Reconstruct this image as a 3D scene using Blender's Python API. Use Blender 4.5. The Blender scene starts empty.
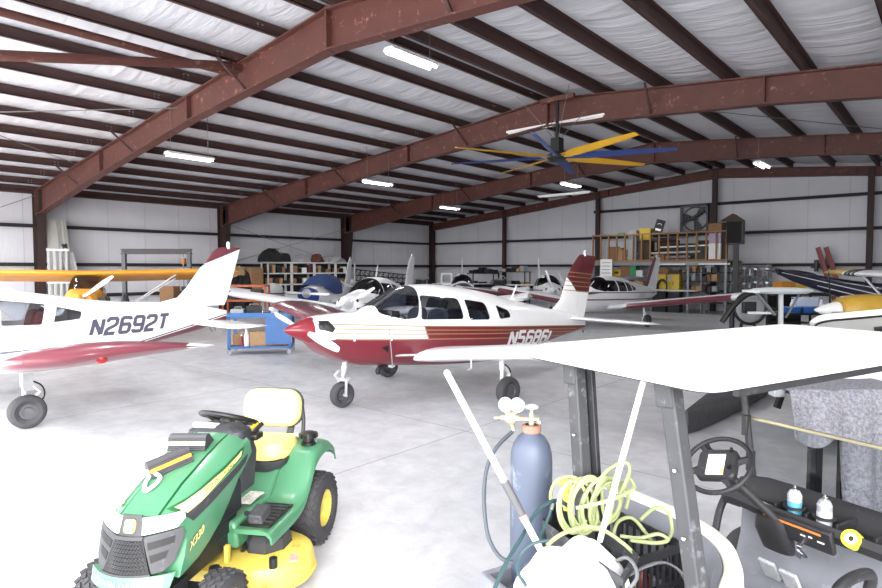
import bpy, bmesh, math, random
from math import pi, sin, cos, radians, sqrt, atan2
from mathutils import Vector, Matrix
from mathutils.bvhtree import BVHTree
SC = bpy.context.scene
COL = SC.collection
R = random.Random(7)
V = Vector
# ---------------------------------------------------------------- camera frame
TH, PITCH, CAMH, FL = radians(41.34), 0.04398, 2.05, 588.0
def cam(x, y, z=0.0):
    """metres right of / ahead of the photographer -> building axes"""
    c, s = cos(TH), sin(TH)
    return V((x * c - y * s, x * s + y * c, z))
def view_ray(px, py):
    vx, vy, vz = (px - 441) / FL, 1.0, (294 - py) / FL
    c, s = cos(PITCH), sin(PITCH)
    return vx, vy * c + vz * s, -vy * s + vz * c
def at_d(px, py, d):
    x, y, z = view_ray(px, py)
    return cam(x / y * d, d, CAMH + z / y * d)
def on_z(px, py, z=0.0):
    x, y, w = view_ray(px, py)
    t = (z - CAMH) / w
    return cam(x * t, y * t, z)
def on_Y(px, py, Y):
    a = at_d(px, py, 1.0)
    t = Y / a.y
    return V((a.x * t, Y, CAMH + (a.z - CAMH) * t))
def on_X(px, py, X):
    a = at_d(px, py, 1.0)
    t = X / a.x
    return V((X, a.y * t, CAMH + (a.z - CAMH) * t))
# ---------------------------------------------------------------- materials
def lin(c):
    return tuple((v / 255 / 12.92 if v / 255 <= .04045 else ((v / 255 + .055) / 1.055) ** 2.4) for v in c)
MATS = {}
def mat(name, col, rough=.5, metal=0.0, var=.05, scale=6.0, bump=0.0, bscale=60.0, coat=0.0, emit=0.0, stretch=(1, 1, 1), dirt=None, spec=.5):
    """one procedural surface: colour with soft noise variation, optional bump, wear blotches of a second colour"""
    if name in MATS: return MATS[name]
    m = bpy.data.materials.new(name); m.use_nodes = True
    nt = m.node_tree; N = nt.nodes; L = nt.links
    b = N['Principled BSDF']
    b.inputs['Roughness'].default_value = rough
    b.inputs['Metallic'].default_value = metal
    b.inputs['Specular IOR Level'].default_value = spec
    b.inputs['Coat Weight'].default_value = coat
    b.inputs['Coat Roughness'].default_value = .08
    tc = N.new('ShaderNodeTexCoord'); mp = N.new('ShaderNodeMapping')
    mp.inputs['Scale'].default_value = stretch
    L.new(tc.outputs['Object'], mp.inputs['Vector'])
    c = lin(col)
    nz = N.new('ShaderNodeTexNoise'); nz.inputs['Scale'].default_value = scale; nz.inputs['Detail'].default_value = 5
    L.new(mp.outputs['Vector'], nz.inputs['Vector'])
    cr = N.new('ShaderNodeValToRGB')
    cr.color_ramp.elements[0].position = .3; cr.color_ramp.elements[1].position = .7
    cr.color_ramp.elements[0].color = (*[max(0, v * (1 - var)) for v in c], 1)
    cr.color_ramp.elements[1].color = (*[min(1, v * (1 + var)) for v in c], 1)
    L.new(nz.outputs['Fac'], cr.inputs['Fac'])
    out = cr.outputs['Color']
    if dirt:
        dcol, amount, dscale = dirt
        n2 = N.new('ShaderNodeTexNoise'); n2.inputs['Scale'].default_value = dscale; n2.inputs['Detail'].default_value = 8; n2.inputs['Roughness'].default_value = .7
        L.new(mp.outputs['Vector'], n2.inputs['Vector'])
        r2 = N.new('ShaderNodeValToRGB')
        r2.color_ramp.elements[0].position = .62 - amount * .3; r2.color_ramp.elements[1].position = .78 - amount * .15
        L.new(n2.outputs['Fac'], r2.inputs['Fac'])
        mx = N.new('ShaderNodeMixRGB'); mx.inputs['Color2'].default_value = (*lin(dcol), 1)
        L.new(r2.outputs['Color'], mx.inputs['Fac']); L.new(out, mx.inputs['Color1'])
        out = mx.outputs['Color']
    L.new(out, b.inputs['Base Color'])
    if bump:
        nb = N.new('ShaderNodeTexNoise'); nb.inputs['Scale'].default_value = bscale; nb.inputs['Detail'].default_value = 4
        L.new(mp.outputs['Vector'], nb.inputs['Vector'])
        bp = N.new('ShaderNodeBump'); bp.inputs['Strength'].default_value = bump; bp.inputs['Distance'].default_value = .02
        L.new(nb.outputs['Fac'], bp.inputs['Height']); L.new(bp.outputs['Normal'], b.inputs['Normal'])
    if emit:
        b.inputs['Emission Color'].default_value = (*c, 1); b.inputs['Emission Strength'].default_value = emit
    MATS[name] = m
    return m
def glass(name, tint=(200, 210, 215), clear=.85, rough=.03):
    if name in MATS: return MATS[name]
    m = bpy.data.materials.new(name); m.use_nodes = True
    nt = m.node_tree; N = nt.nodes; L = nt.links
    N.remove(N['Principled BSDF'])
    tr = N.new('ShaderNodeBsdfTransparent'); tr.inputs['Color'].default_value = (*[v * clear for v in lin(tint)], 1)
    gl = N.new('ShaderNodeBsdfGlossy'); gl.inputs['Roughness'].default_value = rough; gl.inputs['Color'].default_value = (.9, .92, .95, 1)
    fr = N.new('ShaderNodeFresnel'); fr.inputs['IOR'].default_value = 1.45
    mx = N.new('ShaderNodeMixShader')
    L.new(fr.outputs['Fac'], mx.inputs['Fac']); L.new(tr.outputs['BSDF'], mx.inputs[1]); L.new(gl.outputs['BSDF'], mx.inputs[2])
    L.new(mx.outputs['Shader'], N['Material Output'].inputs['Surface'])
    MATS[name] = m
    return m
# ---------------------------------------------------------------- mesh collector
class MB:
    def __init__(s): s.v = []; s.f = []; s.mi = []; s.cur = 0
    def add(s, verts, faces, M=None, mi=None):
        o = len(s.v)
        s.v += [tuple(M @ V(p)) if M is not None else tuple(p) for p in verts]
        s.f += [tuple(i + o for i in f) for f in faces]
        s.mi += [s.cur if mi is None else mi] * len(faces)
        return s
    def box(s, c, d, M=None, rot=None, mi=None):
        x, y, z = d[0] / 2, d[1] / 2, d[2] / 2
        T = Matrix.Translation(V(c))
        if rot: T = T @ Matrix.Rotation(rot[2], 4, 'Z') @ Matrix.Rotation(rot[1], 4, 'Y') @ Matrix.Rotation(rot[0], 4, 'X')
        if M is not None: T = M @ T
        return s.add([(-x, -y, -z), (x, -y, -z), (x, y, -z), (-x, y, -z), (-x, -y, z), (x, -y, z), (x, y, z), (-x, y, z)],
                     [(0, 3, 2, 1), (4, 5, 6, 7), (0, 1, 5, 4), (1, 2, 6, 5), (2, 3, 7, 6), (3, 0, 4, 7)], T, mi)
    def bar(s, a, b, w, h, M=None, up=(0, 0, 1), mi=None):
        a, b = V(a), V(b); d = b - a; L = d.length; x = d.normalized(); u = V(up)
        if abs(x.dot(u)) > .98: u = V((0, 1, 0))
        y = u.cross(x).normalized(); z = x.cross(y)
        T = Matrix((x, y, z)).transposed().to_4x4(); T.translation = (a + b) / 2
        return s.box((0, 0, 0), (L, w, h), (M @ T) if M is not None else T, None, mi)
    def loft(s, rings, caps=True, closed=False, M=None, mi=None, wrap=True):
        n = len(rings[0]); vs = [p for r in rings for p in r]; fs = []
        k = len(rings)
        for i in range(k if closed else k - 1):
            a, b = i * n, ((i + 1) % k) * n
            for j in range(n if wrap else n - 1):
                j2 = (j + 1) % n
                fs.append((a + j, a + j2, b + j2, b + j))
        if caps and not closed:
            fs.append(tuple(range(n - 1, -1, -1))); fs.append(tuple((k - 1) * n + j for j in range(n)))
        return s.add(vs, fs, M, mi)
    def tube(s, pts, r, n=8, closed=False, M=None, mi=None, flat=1.0):
        pts = [V(p) for p in pts]; k = len(pts)
        rr = r if isinstance(r, (list, tuple)) else [r] * k
        rings = []; u = None
        for i, p in enumerate(pts):
            a = pts[(i - 1) % k] if (closed or i) else p
            b = pts[(i + 1) % k] if (closed or i < k - 1) else p
            t = (b - a).normalized()
            if u is None:
                u = V((0, 0, 1)) if abs(t.z) < .9 else V((1, 0, 0))
            u = (u - t * u.dot(t)).normalized(); w = t.cross(u)
            rings.append([p + u * (rr[i] * cos(2 * pi * j / n) * flat) + w * (rr[i] * sin(2 * pi * j / n)) for j in range(n)])
        return s.loft(rings, True, closed, M, mi)
    def cyl(s, a, b, r, r2=None, n=16, M=None, mi=None):
        return s.tube([a, b], [r, r if r2 is None else r2], n, False, M, mi)
    def lathe(s, prof, n=24, M=None, mi=None, caps=False):
        rings = [[(r * cos(2 * pi * j / n), r * sin(2 * pi * j / n), z) for j in range(n)] for r, z in prof]
        return s.loft(rings, caps, False, M, mi)
    def prism(s, poly, lo, hi, axis='y', M=None, mi=None):
        def P(a, b, h): return {'y': (a, h, b), 'z': (a, b, h), 'x': (h, a, b)}[axis]
        n = len(poly)
        vs = [P(a, b, lo) for a, b in poly] + [P(a, b, hi) for a, b in poly]
        fs = [tuple(range(n)), tuple(range(2 * n - 1, n - 1, -1))] + [(i, i + n, (i + 1) % n + n, (i + 1) % n) for i in range(n)]
        return s.add(vs, fs, M, mi)
    def ell(s, c, r, n=16, m=10, M=None, mi=None):
        pr = [[(c[0] + r[0] * sin(pi * i / m) * cos(2 * pi * j / n), c[1] + r[1] * sin(pi * i / m) * sin(2 * pi * j / n), c[2] - r[2] * cos(pi * i / m)) for j in range(n)] for i in range(m + 1)]
        return s.loft(pr, False, False, M, mi)
    def mesh(s, name='m'):
        me = bpy.data.meshes.new(name); me.from_pydata(s.v, [], s.f)
        me.polygons.foreach_set('material_index', s.mi)
        bm = bmesh.new(); bm.from_mesh(me)
        bmesh.ops.remove_doubles(bm, verts=bm.verts, dist=1e-5)
        bmesh.ops.recalc_face_normals(bm, faces=bm.faces)
        bm.to_mesh(me); bm.free()
        return me
    def obj(s, name, mats, parent=None, sharp=40, bev=0, sub=0, solid=0, **tags):
        return link(name, s.mesh(name), mats, parent, sharp, bev, sub, solid, **tags)
def link(name, me, mats, parent=None, sharp=40, bev=0, sub=0, solid=0, **tags):
    for m in (mats if isinstance(mats, (list, tuple)) else [mats]): me.materials.append(m)
    if sharp and len(me.polygons):
        me.polygons.foreach_set('use_smooth', [True] * len(me.polygons))
        if not sub: me.set_sharp_from_angle(angle=radians(sharp))
    o = bpy.data.objects.new(name, me); COL.objects.link(o)
    if parent is not None: o.parent = parent
    if solid:
        d = o.modifiers.new('shell', 'SOLIDIFY'); d.thickness = solid; d.offset = 0
    if bev:
        d = o.modifiers.new('edge', 'BEVEL'); d.width = bev; d.segments = 2; d.limit_method = 'ANGLE'; d.angle_limit = radians(35)
    if sub:
        d = o.modifiers.new('round', 'SUBSURF'); d.levels = sub; d.render_levels = sub
    for k, v in tags.items(): o[k] = v
    return o
def thing(name, label, category, loc=(0, 0, 0), rz=0.0, group=None):
    o = bpy.data.objects.new(name, None); COL.objects.link(o)
    o.empty_display_size = .1
    o.location = loc; o.rotation_euler = (0, 0, rz)
    o['label'] = label; o['category'] = category
    if group: o['group'] = group
    return o
def tag(o, label, category, group=None):
    o['label'] = label; o['category'] = category
    if group: o['group'] = group
    return o
def dup(root, loc=None, rz=None, label=None, group=None):
    r = root.copy(); COL.objects.link(r)
    if loc is not None: r.location = loc
    if rz is not None: r.rotation_euler = (0, 0, rz)
    if label: r['label'] = label
    if group: r['group'] = group
    for ch in list(root.children):
        c = ch.copy(); COL.objects.link(c); c.parent = r
        for g in list(ch.children):
            d = g.copy(); COL.objects.link(d); d.parent = c
    return r
def struct(o):
    o['kind'] = 'structure'; return o
def smooth_path(pts, k=6, closed=False):
    """Catmull-Rom through points"""
    pts = [V(p) for p in pts]; n = len(pts); out = []
    rng = range(n) if closed else range(n - 1)
    for i in rng:
        if closed: a, b, c, d = pts[(i - 1) % n], pts[i], pts[(i + 1) % n], pts[(i + 2) % n]
        else: a, b, c, d = pts[max(i - 1, 0)], pts[i], pts[i + 1], pts[min(i + 2, n - 1)]
        for j in range(k):
            t = j / k
            out.append(.5 * ((2 * b) + (c - a) * t + (2 * a - 5 * b + 4 * c - d) * t * t + (3 * b - a - 3 * c + d) * t ** 3))
    if not closed: out.append(pts[-1])
    return out
def rrect(w, h, r, n=5):
    """rounded rectangle outline, centred"""
    out = []
    for cx, cy, a0 in ((w / 2 - r, h / 2 - r, 0), (-w / 2 + r, h / 2 - r, 90), (-w / 2 + r, -h / 2 + r, 180), (w / 2 - r, -h / 2 + r, 270)):
        for i in range(n + 1):
            a = radians(a0 + 90 * i / n); out.append((cx + r * cos(a), cy + r * sin(a)))
    return out
def round_poly(poly, r, n=4):
    """round the corners of a convex polygon"""
    out = []; k = len(poly)
    for i in range(k):
        a, b, c = V(poly[i - 1]), V(poly[i]), V(poly[(i + 1) % k])
        u, w = (a - b), (c - b); q = min(r, u.length * .45, w.length * .45)
        p, s = b + u.normalized() * q, b + w.normalized() * q
        for j in range(n + 1):
            t = j / n; out.append(tuple((1 - t) ** 2 * p + 2 * t * (1 - t) * b + t * t * s))
    return out
def clip_region(bm, poly, ax=(0, 2), side=None, side_ax=1, skip=None):
    """cut the faces of bm along a convex outline (projected on two axes); returns the faces inside it"""
    k = len(poly); area = sum(poly[i - 1][0] * poly[i][1] - poly[i][0] * poly[i - 1][1] for i in range(k))
    if area < 0: poly = poly[::-1]
    a, b = ax
    lo = [min(p[i] for p in poly) for i in (0, 1)]; hi = [max(p[i] for p in poly) for i in (0, 1)]
    F = []
    for f in bm.faces:
        c = f.calc_center_median()
        if side and c[side_ax] * side <= 0: continue
        us = [v.co[a] for v in f.verts]; ws = [v.co[b] for v in f.verts]
        if max(us) < lo[0] or min(us) > hi[0] or max(ws) < lo[1] or min(ws) > hi[1]: continue
        if skip is not None and f.material_index in skip: continue
        F.append(f)
    for i in range(k):
        p, q = poly[i - 1], poly[i]
        d = (q[0] - p[0], q[1] - p[1])
        if abs(d[0]) + abs(d[1]) < 1e-6: continue
        no = V((0, 0, 0)); no[a], no[b] = -d[1], d[0]; no.normalize()
        co = V((0, 0, 0)); co[a], co[b] = p
        if not F: break
        geom = set(F)
        for f in F: geom.update(f.edges); geom.update(f.verts)
        res = bmesh.ops.bisect_plane(bm, geom=list(geom), dist=1e-5, plane_co=co, plane_no=no)
        F = [g for g in res['geom'] if isinstance(g, bmesh.types.BMFace) and (g.calc_center_median() - co).dot(no) > 0]
    return F
def take_faces(bm, F):
    """move faces into a new mesh"""
    me = bpy.data.meshes.new('pane'); nb = bmesh.new(); mp = {}
    for f in F:
        vs = []
        for v in f.verts:
            if v not in mp: mp[v] = nb.verts.new(v.co)
            vs.append(mp[v])
        try: nb.faces.new(vs)
        except ValueError: pass
    nb.to_mesh(me); nb.free()
    bmesh.ops.delete(bm, geom=F, context='FACES')
    return me
def text_mesh(txt, size, shear=0.0, bold=0.0, depth=.002, spacing=1.0, cut=0.0):
    cu = bpy.data.curves.new('lettering', 'FONT'); cu.body = txt; cu.size = size; cu.shear = shear; cu.offset = bold
    cu.extrude = depth; cu.space_character = spacing; cu.align_x = 'CENTER'; cu.align_y = 'CENTER'; cu.resolution_u = 3
    o = bpy.data.objects.new('lettering', cu); COL.objects.link(o)
    dg = bpy.context.evaluated_depsgraph_get(); dg.update()
    me = bpy.data.meshes.new_from_object(o.evaluated_get(dg))
    bpy.data.objects.remove(o); bpy.data.curves.remove(cu)
    if cut:
        bm = bmesh.new(); bm.from_mesh(me)
        xs = [v.co.x for v in bm.verts]
        x = min(xs) + cut
        while x < max(xs):
            bmesh.ops.bisect_plane(bm, geom=list(bm.verts) + list(bm.edges) + list(bm.faces), plane_co=(x, 0, 0), plane_no=(1, 0, 0)); x += cut
        ys = [v.co.y for v in bm.verts]; y = min(ys) + cut
        while y < max(ys):
            bmesh.ops.bisect_plane(bm, geom=list(bm.verts) + list(bm.edges) + list(bm.faces), plane_co=(0, y, 0), plane_no=(0, 1, 0)); y += cut
        bm.to_mesh(me); bm.free()
    me.materials.clear()
    return me
def text_on(txt, size, M, m, parent, name='lettering', **kw):
    me = text_mesh(txt, size, **kw); me.transform(M)
    return link(name, me, m, parent, sharp=0)
def frame_of(o, x, y):
    """matrix with origin o, x axis x, y axis ~y"""
    x = V(x).normalized(); z = x.cross(V(y)).normalized(); y = z.cross(x)
    M = Matrix((x, y, z)).transposed().to_4x4(); M.translation = V(o)
    return M
RX = lambda a: Matrix.Rotation(a, 4, 'X')
RY = lambda a: Matrix.Rotation(a, 4, 'Y')
RZ = lambda a: Matrix.Rotation(a, 4, 'Z')
TR = lambda *p: Matrix.Translation(V(p[0] if len(p) == 1 else p))

GLYPH = {'N': [[(0, 0), (0, 1)], [(0, 1), (1, 0)], [(1, 0), (1, 1)]], '2': [[(0, .78), (0, .9), (.16, 1), (.84, 1), (1, .9), (1, .66), (.86, .54), (.12, .32), (0, .2), (0, 0), (1, 0)]],
         '6': [[(1, .84), (1, .9), (.84, 1), (.16, 1), (0, .9), (0, .1), (.16, 0), (.84, 0), (1, .1), (1, .44), (.84, .55), (0, .55)]],
         '9': [[(0, .16), (0, .1), (.16, 0), (.84, 0), (1, .1), (1, .9), (.84, 1), (.16, 1), (0, .9), (0, .56), (.16, .45), (1, .45)]],
         'T': [[(-.05, 1), (1.05, 1)], [(.5, .93), (.5, 0)]], '5': [[(1, 1), (0, 1), (0, .56), (.84, .56), (1, .46), (1, .1), (.84, 0), (.16, 0), (0, .1), (0, .18)]],
         '8': [[(.16, .54), (0, .64), (0, .9), (.16, 1), (.84, 1), (1, .9), (1, .64), (.84, .54), (.16, .54), (0, .44), (0, .1), (.16, 0), (.84, 0), (1, .1), (1, .44), (.84, .54)]], 'L': [[(0, 1), (0, 0), (1, 0)]]}
def block_text(txt, wch=.56, gap=.3, stroke=.24, shear=.28):
    """slanted block capitals as flat strokes, height 1"""
    vs, fs = [], []; x0 = 0.0
    for ch in txt:
        for pl in GLYPH[ch]:
            P = [V((p[0] * wch, p[1])) for p in pl]; n = len(P); Lp, Rp = [], []
            for i in range(n):
                d0 = (P[i] - P[i - 1]).normalized() if i else (P[1] - P[0]).normalized()
                d1 = (P[i + 1] - P[i]).normalized() if i < n - 1 else d0
                n0, n1 = V((-d0.y, d0.x)), V((-d1.y, d1.x)); m = (n0 + n1)
                m = m.normalized() if m.length > .1 else n0
                k = stroke / 2 / max(.5, m.dot(n0))
                Lp.append(P[i] + m * k); Rp.append(P[i] - m * k)
            o = len(vs)
            for a, b in zip(Lp, Rp): vs += [(x0 + a.x + shear * a.y, a.y, 0), (x0 + b.x + shear * b.y, b.y, 0)]
            fs += [(o + 2 * i, o + 2 * i + 1, o + 2 * i + 3, o + 2 * i + 2) for i in range(n - 1)]
        x0 += wch + gap
    me = bpy.data.meshes.new('lettering'); me.from_pydata(vs, [], fs)
    bm = bmesh.new(); bm.from_mesh(me)
    for ax in (0, 1):
        c = [v.co[ax] for v in bm.verts]; q = min(c) + .11
        while q < max(c):
            no = V((0, 0, 0)); no[ax] = 1; co = V((0, 0, 0)); co[ax] = q
            bmesh.ops.bisect_plane(bm, geom=list(bm.verts) + list(bm.edges) + list(bm.faces), plane_co=co, plane_no=no); q += .11
    bm.to_mesh(me); bm.free(); return me
# ================================================================ surfaces
WHITE_PAINT = mat('white aircraft paint', (236, 237, 238), .25, var=.015, coat=.4)
STEEL_RED = mat('red oxide steel', (82, 45, 39), .6, var=.12, scale=3, dirt=((168, 120, 108), .12, 5))
COLUMN = mat('dark maroon column steel', (44, 27, 26), .65, var=.12, scale=3)
PURLIN = mat('dark red oxide purlin', (64, 40, 38), .65, var=.12, scale=3)
GIRT = mat('shadowed girt steel', (28, 23, 23), .7, var=.1)  # near black: the girts' shadow band is put into the colour
BLACK = mat('black plastic', (17, 17, 18), .45, var=.1)
RUBBER = mat('black rubber', (34, 34, 36), .75, var=.12, scale=20, dirt=((92, 92, 94), .2, 14))
ALU = mat('brushed aluminium', (190, 192, 195), .35, .85, var=.06, scale=10)
STEEL = mat('grey steel', (130, 132, 136), .45, .6, var=.08, scale=10)
DARKSTEEL = mat('dark steel', (42, 44, 48), .5, .4, var=.1)
CHROME = mat('chrome', (215, 216, 220), .12, 1.0, var=.02)
GREYPAINT = mat('grey paint', (150, 153, 158), .5, var=.06)
WHITE = mat('white enamel', (235, 235, 235), .4, var=.02)
CARD = mat('cardboard', (138, 104, 74), .8, var=.08, scale=8)
CARD2 = mat('pale cardboard', (172, 140, 106), .8, var=.08, scale=8)
WOOD = mat('pine timber', (146, 110, 74), .65, var=.15, scale=4, stretch=(1, 1, .3))
BROWN = mat('brown stained board', (66, 49, 40), .7, var=.15)
BLUE = mat('blue enamel', (36, 92, 168), .4, var=.06)
YELLOW = mat('yellow enamel', (196, 166, 40), .4, var=.06)
RED = mat('red enamel', (116, 38, 34), .4, var=.08)
GREENBIN = mat('green plastic', (40, 140, 90), .45, var=.05)
DARKCLOTH = mat('dark cloth', (26, 26, 29), .9, var=.3, scale=8, bump=.5, bscale=20)
PALECLOTH = mat('pale canvas', (150, 150, 155), .9, var=.12, scale=8, bump=.5, bscale=20)
GLOW = mat('lit fluorescent tube', (255, 252, 248), .4, emit=9.0)

def insulation(name, seam, sag, col=(226, 227, 232)):
    """white vinyl-faced blanket: seams along one axis, stretched wrinkles across"""
    m = mat(name, col, .42, var=.03, scale=1.2, spec=.35)
    nt = m.node_tree; N = nt.nodes; L = nt.links; b = N['Principled BSDF']
    g = N.new('ShaderNodeNewGeometry'); mp = N.new('ShaderNodeMapping'); mp.inputs['Scale'].default_value = seam
    L.new(g.outputs['Position'], mp.inputs['Vector'])
    n1 = N.new('ShaderNodeTexNoise'); n1.inputs['Scale'].default_value = 1.0; n1.inputs['Detail'].default_value = 4; n1.inputs['Distortion'].default_value = .6
    L.new(mp.outputs['Vector'], n1.inputs['Vector'])
    bp = N.new('ShaderNodeBump'); bp.inputs['Strength'].default_value = sag; bp.inputs['Distance'].default_value = .25
    L.new(n1.outputs['Fac'], bp.inputs['Height']); L.new(bp.outputs['Normal'], b.inputs['Normal'])
    return m
INS_ROOF = insulation('white roof blanket', (.5, 2.8, .5), .34, (204, 205, 212))
INS_LEFT = insulation('white side wall blanket', (1, 2.0, .5), .14, (198, 199, 206))
INS_BACK = insulation('white end wall blanket', (2.0, 1, .5), .14, (196, 197, 205))
SEAM = mat('blanket seam tape', (180, 181, 188), .5, var=.03)

def concrete():
    m = mat('sealed concrete', (200, 200, 202), .55, var=.04, scale=.7)
    nt = m.node_tree; N = nt.nodes; L = nt.links; b = N['Principled BSDF']
    g = N.new('ShaderNodeNewGeometry')
    def noise(sc, det, rough=.6, dist=0.0):
        n = N.new('ShaderNodeTexNoise'); n.inputs['Scale'].default_value = sc; n.inputs['Detail'].default_value = det
        n.inputs['Roughness'].default_value = rough; n.inputs['Distortion'].default_value = dist
        L.new(g.outputs['Position'], n.inputs['Vector']); return n
    def ramp(src, a, b_, c0, c1):
        r = N.new('ShaderNodeValToRGB'); e = r.color_ramp.elements
        e[0].position, e[1].position = a, b_; e[0].color = (*lin(c0), 1); e[1].color = (*lin(c1), 1)
        L.new(src, r.inputs['Fac']); return r
    big = ramp(noise(.35, 6, .65, .8).outputs['Fac'], .3, .72, (188, 190, 194), (214, 214, 215))
    fine = ramp(noise(3.2, 9, .72, .4).outputs['Fac'], .35, .7, (222, 222, 224), (255, 255, 255))
    mu = N.new('ShaderNodeMixRGB'); mu.blend_type = 'MULTIPLY'; mu.inputs['Fac'].default_value = 1
    L.new(big.outputs['Color'], mu.inputs['Color1']); L.new(fine.outputs['Color'], mu.inputs['Color2'])
    spots = ramp(noise(9, 6, .6, 1.2).outputs['Fac'], .68, .76, (255, 255, 255), (168, 164, 160))
    m2 = N.new('ShaderNodeMixRGB'); m2.blend_type = 'MULTIPLY'; m2.inputs['Fac'].default_value = .7
    L.new(mu.outputs['Color'], m2.inputs['Color1']); L.new(spots.outputs['Color'], m2.inputs['Color2'])
    # sawn control joints every 4.5 m
    sx = N.new('ShaderNodeSeparateXYZ'); L.new(g.outputs['Position'], sx.inputs['Vector'])
    def joint(sock, off):
        a = N.new('ShaderNodeMath'); a.operation = 'ADD'; a.inputs[1].default_value = off; L.new(sock, a.inputs[0])
        d = N.new('ShaderNodeMath'); d.operation = 'PINGPONG'; d.inputs[1].default_value = 2.3; L.new(a.outputs[0], d.inputs[0])
        l = N.new('ShaderNodeMath'); l.operation = 'LESS_THAN'; l.inputs[1].default_value = .007; L.new(d.outputs[0], l.inputs[0]); return l
    mm = N.new('ShaderNodeMath'); mm.operation = 'MAXIMUM'
    L.new(joint(sx.outputs['X'], 101.2).outputs[0], mm.inputs[0]); L.new(joint(sx.outputs['Y'], 100.1).outputs[0], mm.inputs[1])
    m3 = N.new('ShaderNodeMixRGB'); m3.inputs['Color2'].default_value = (*lin((128, 128, 130)), 1)
    L.new(mm.outputs[0], m3.inputs['Fac']); L.new(m2.outputs['Color'], m3.inputs['Color1'])
    L.new(m3.outputs['Color'], b.inputs['Base Color'])
    rr = N.new('ShaderNodeMapRange'); rr.inputs['To Min'].default_value = .34; rr.inputs['To Max'].default_value = .62
    L.new(noise(1.1, 5).outputs['Fac'], rr.inputs['Value']); L.new(rr.outputs['Result'], b.inputs['Roughness'])
    return m
# ================================================================ hangar shell
XL, XRIDGE, YF, BAY = -26.92, -8.75, 6.896, 7.62
XR = 2 * XRIDGE - XL
ZE, ZR = 5.3, 7.02                      # roof blanket at eave and ridge
YB, YD = YF + 3 * BAY + .25, -1.3       # end wall, door line
CONC = concrete()
o = MB().box(((XL + XR) / 2, (YB + YD) / 2, -.1), (XR - XL + 3, YB - YD + .6, .2)).obj('floor', CONC, sharp=0); struct(o)
APR = mat('sunlit apron concrete', (200, 198, 192), .8, var=.06, scale=.4)
o = MB().box((-9, YD - .3 - 20, -.11), (90, 40, .2)).obj('ground', APR, sharp=0); struct(o)
WX = XL - .45
o = MB().box((WX - .06, (YB + YD) / 2, 2.7), (.12, YB - YD + .4, 5.4)).obj('wall_left', INS_LEFT, sharp=0); struct(o)
b = MB(); b.prism([(WX, 0), (2 * XRIDGE - WX, 0), (2 * XRIDGE - WX, ZE), (XRIDGE, ZR), (WX, ZE)], YB + .1, YB + .22)
o = b.obj('wall_back', INS_BACK, sharp=0); struct(o)
o = MB().box((2 * XRIDGE - WX + .06, (YB + YD) / 2, 2.7), (.12, YB - YD + .4, 5.4)).obj('wall_right', INS_LEFT, sharp=0); struct(o)
DOORX = (-25.0, 7.6); DOORZ = 5.0
b = MB()
b.prism([(WX, DOORZ), (2 * XRIDGE - WX, DOORZ), (2 * XRIDGE - WX, ZE), (XRIDGE, ZR), (WX, ZE)], YD - .2, YD - .05)
b.box(((WX + DOORX[0]) / 2, YD - .125, DOORZ / 2), (DOORX[0] - WX, .15, DOORZ))
b.box(((2 * XRIDGE - WX + DOORX[1]) / 2, YD - .125, DOORZ / 2), (2 * XRIDGE - WX - DOORX[1], .15, DOORZ))
o = b.obj('wall_front', INS_BACK, sharp=0); struct(o)
# roof blanket: sags a little between purlins
NP = 12
def roof_z(x): return ZR - (ZR - ZE) * abs(x - XRIDGE) / (XRIDGE - XL)
for sgn, nm in ((-1, 'ceiling'), (1, 'ceiling.001')):
    rings = []
    half = XRIDGE - XL + .5; n = NP * 6
    for i in range(n + 1):
        t = i / n; x = XRIDGE + sgn * half * t
        s = abs(sin(pi * t * NP)) * .085
        z = roof_z(x) - s
        rings.append([(x, YD - .2, z), (x, YB + .3, z), (x, YB + .3, roof_z(x) + .25), (x, YD - .2, roof_z(x) + .25)])
    o = MB().loft(rings).obj(nm, INS_ROOF, sharp=60); struct(o)
# purlins (zed sections with lapped, bolted joints at each frame)
def zed(x, z0, z1, y0, y1, w, sg):
    b = MB(); t = .02
    b.box((x, (y0 + y1) / 2, (z0 + z1) / 2), (t, y1 - y0, z1 - z0))
    b.box((x + sg * w / 2, (y0 + y1) / 2, z0 + t / 2), (w, y1 - y0, t))
    b.box((x + sg * (w - t / 2), (y0 + y1) / 2, z0 + .02), (t, y1 - y0, .04))
    b.box((x - sg * w / 2, (y0 + y1) / 2, z1 - t / 2), (w, y1 - y0, t))
    for k in range(4):
        yf = YF + k * BAY
        for dy in (-.55, -.45, .45, .55):
            for dz in (.06, .14):
                b.box((x + sg * .012, yf + dy, z0 + dz), (.03, .03, .03), mi=1)
    return b
for sgn in (-1, 1):
    half = XRIDGE - XL + .5
    for i in range(NP + 1):
        t = (i + (.18 if i == 0 else 0)) / NP
        x = XRIDGE + sgn * half * min(t, .985)
        zt = roof_z(x)
        o = zed(x, zt - .25, zt - .02, YD, YB, .09, -sgn).obj('purlin_beam', [PURLIN, STEEL], sharp=0); struct(o)
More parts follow.
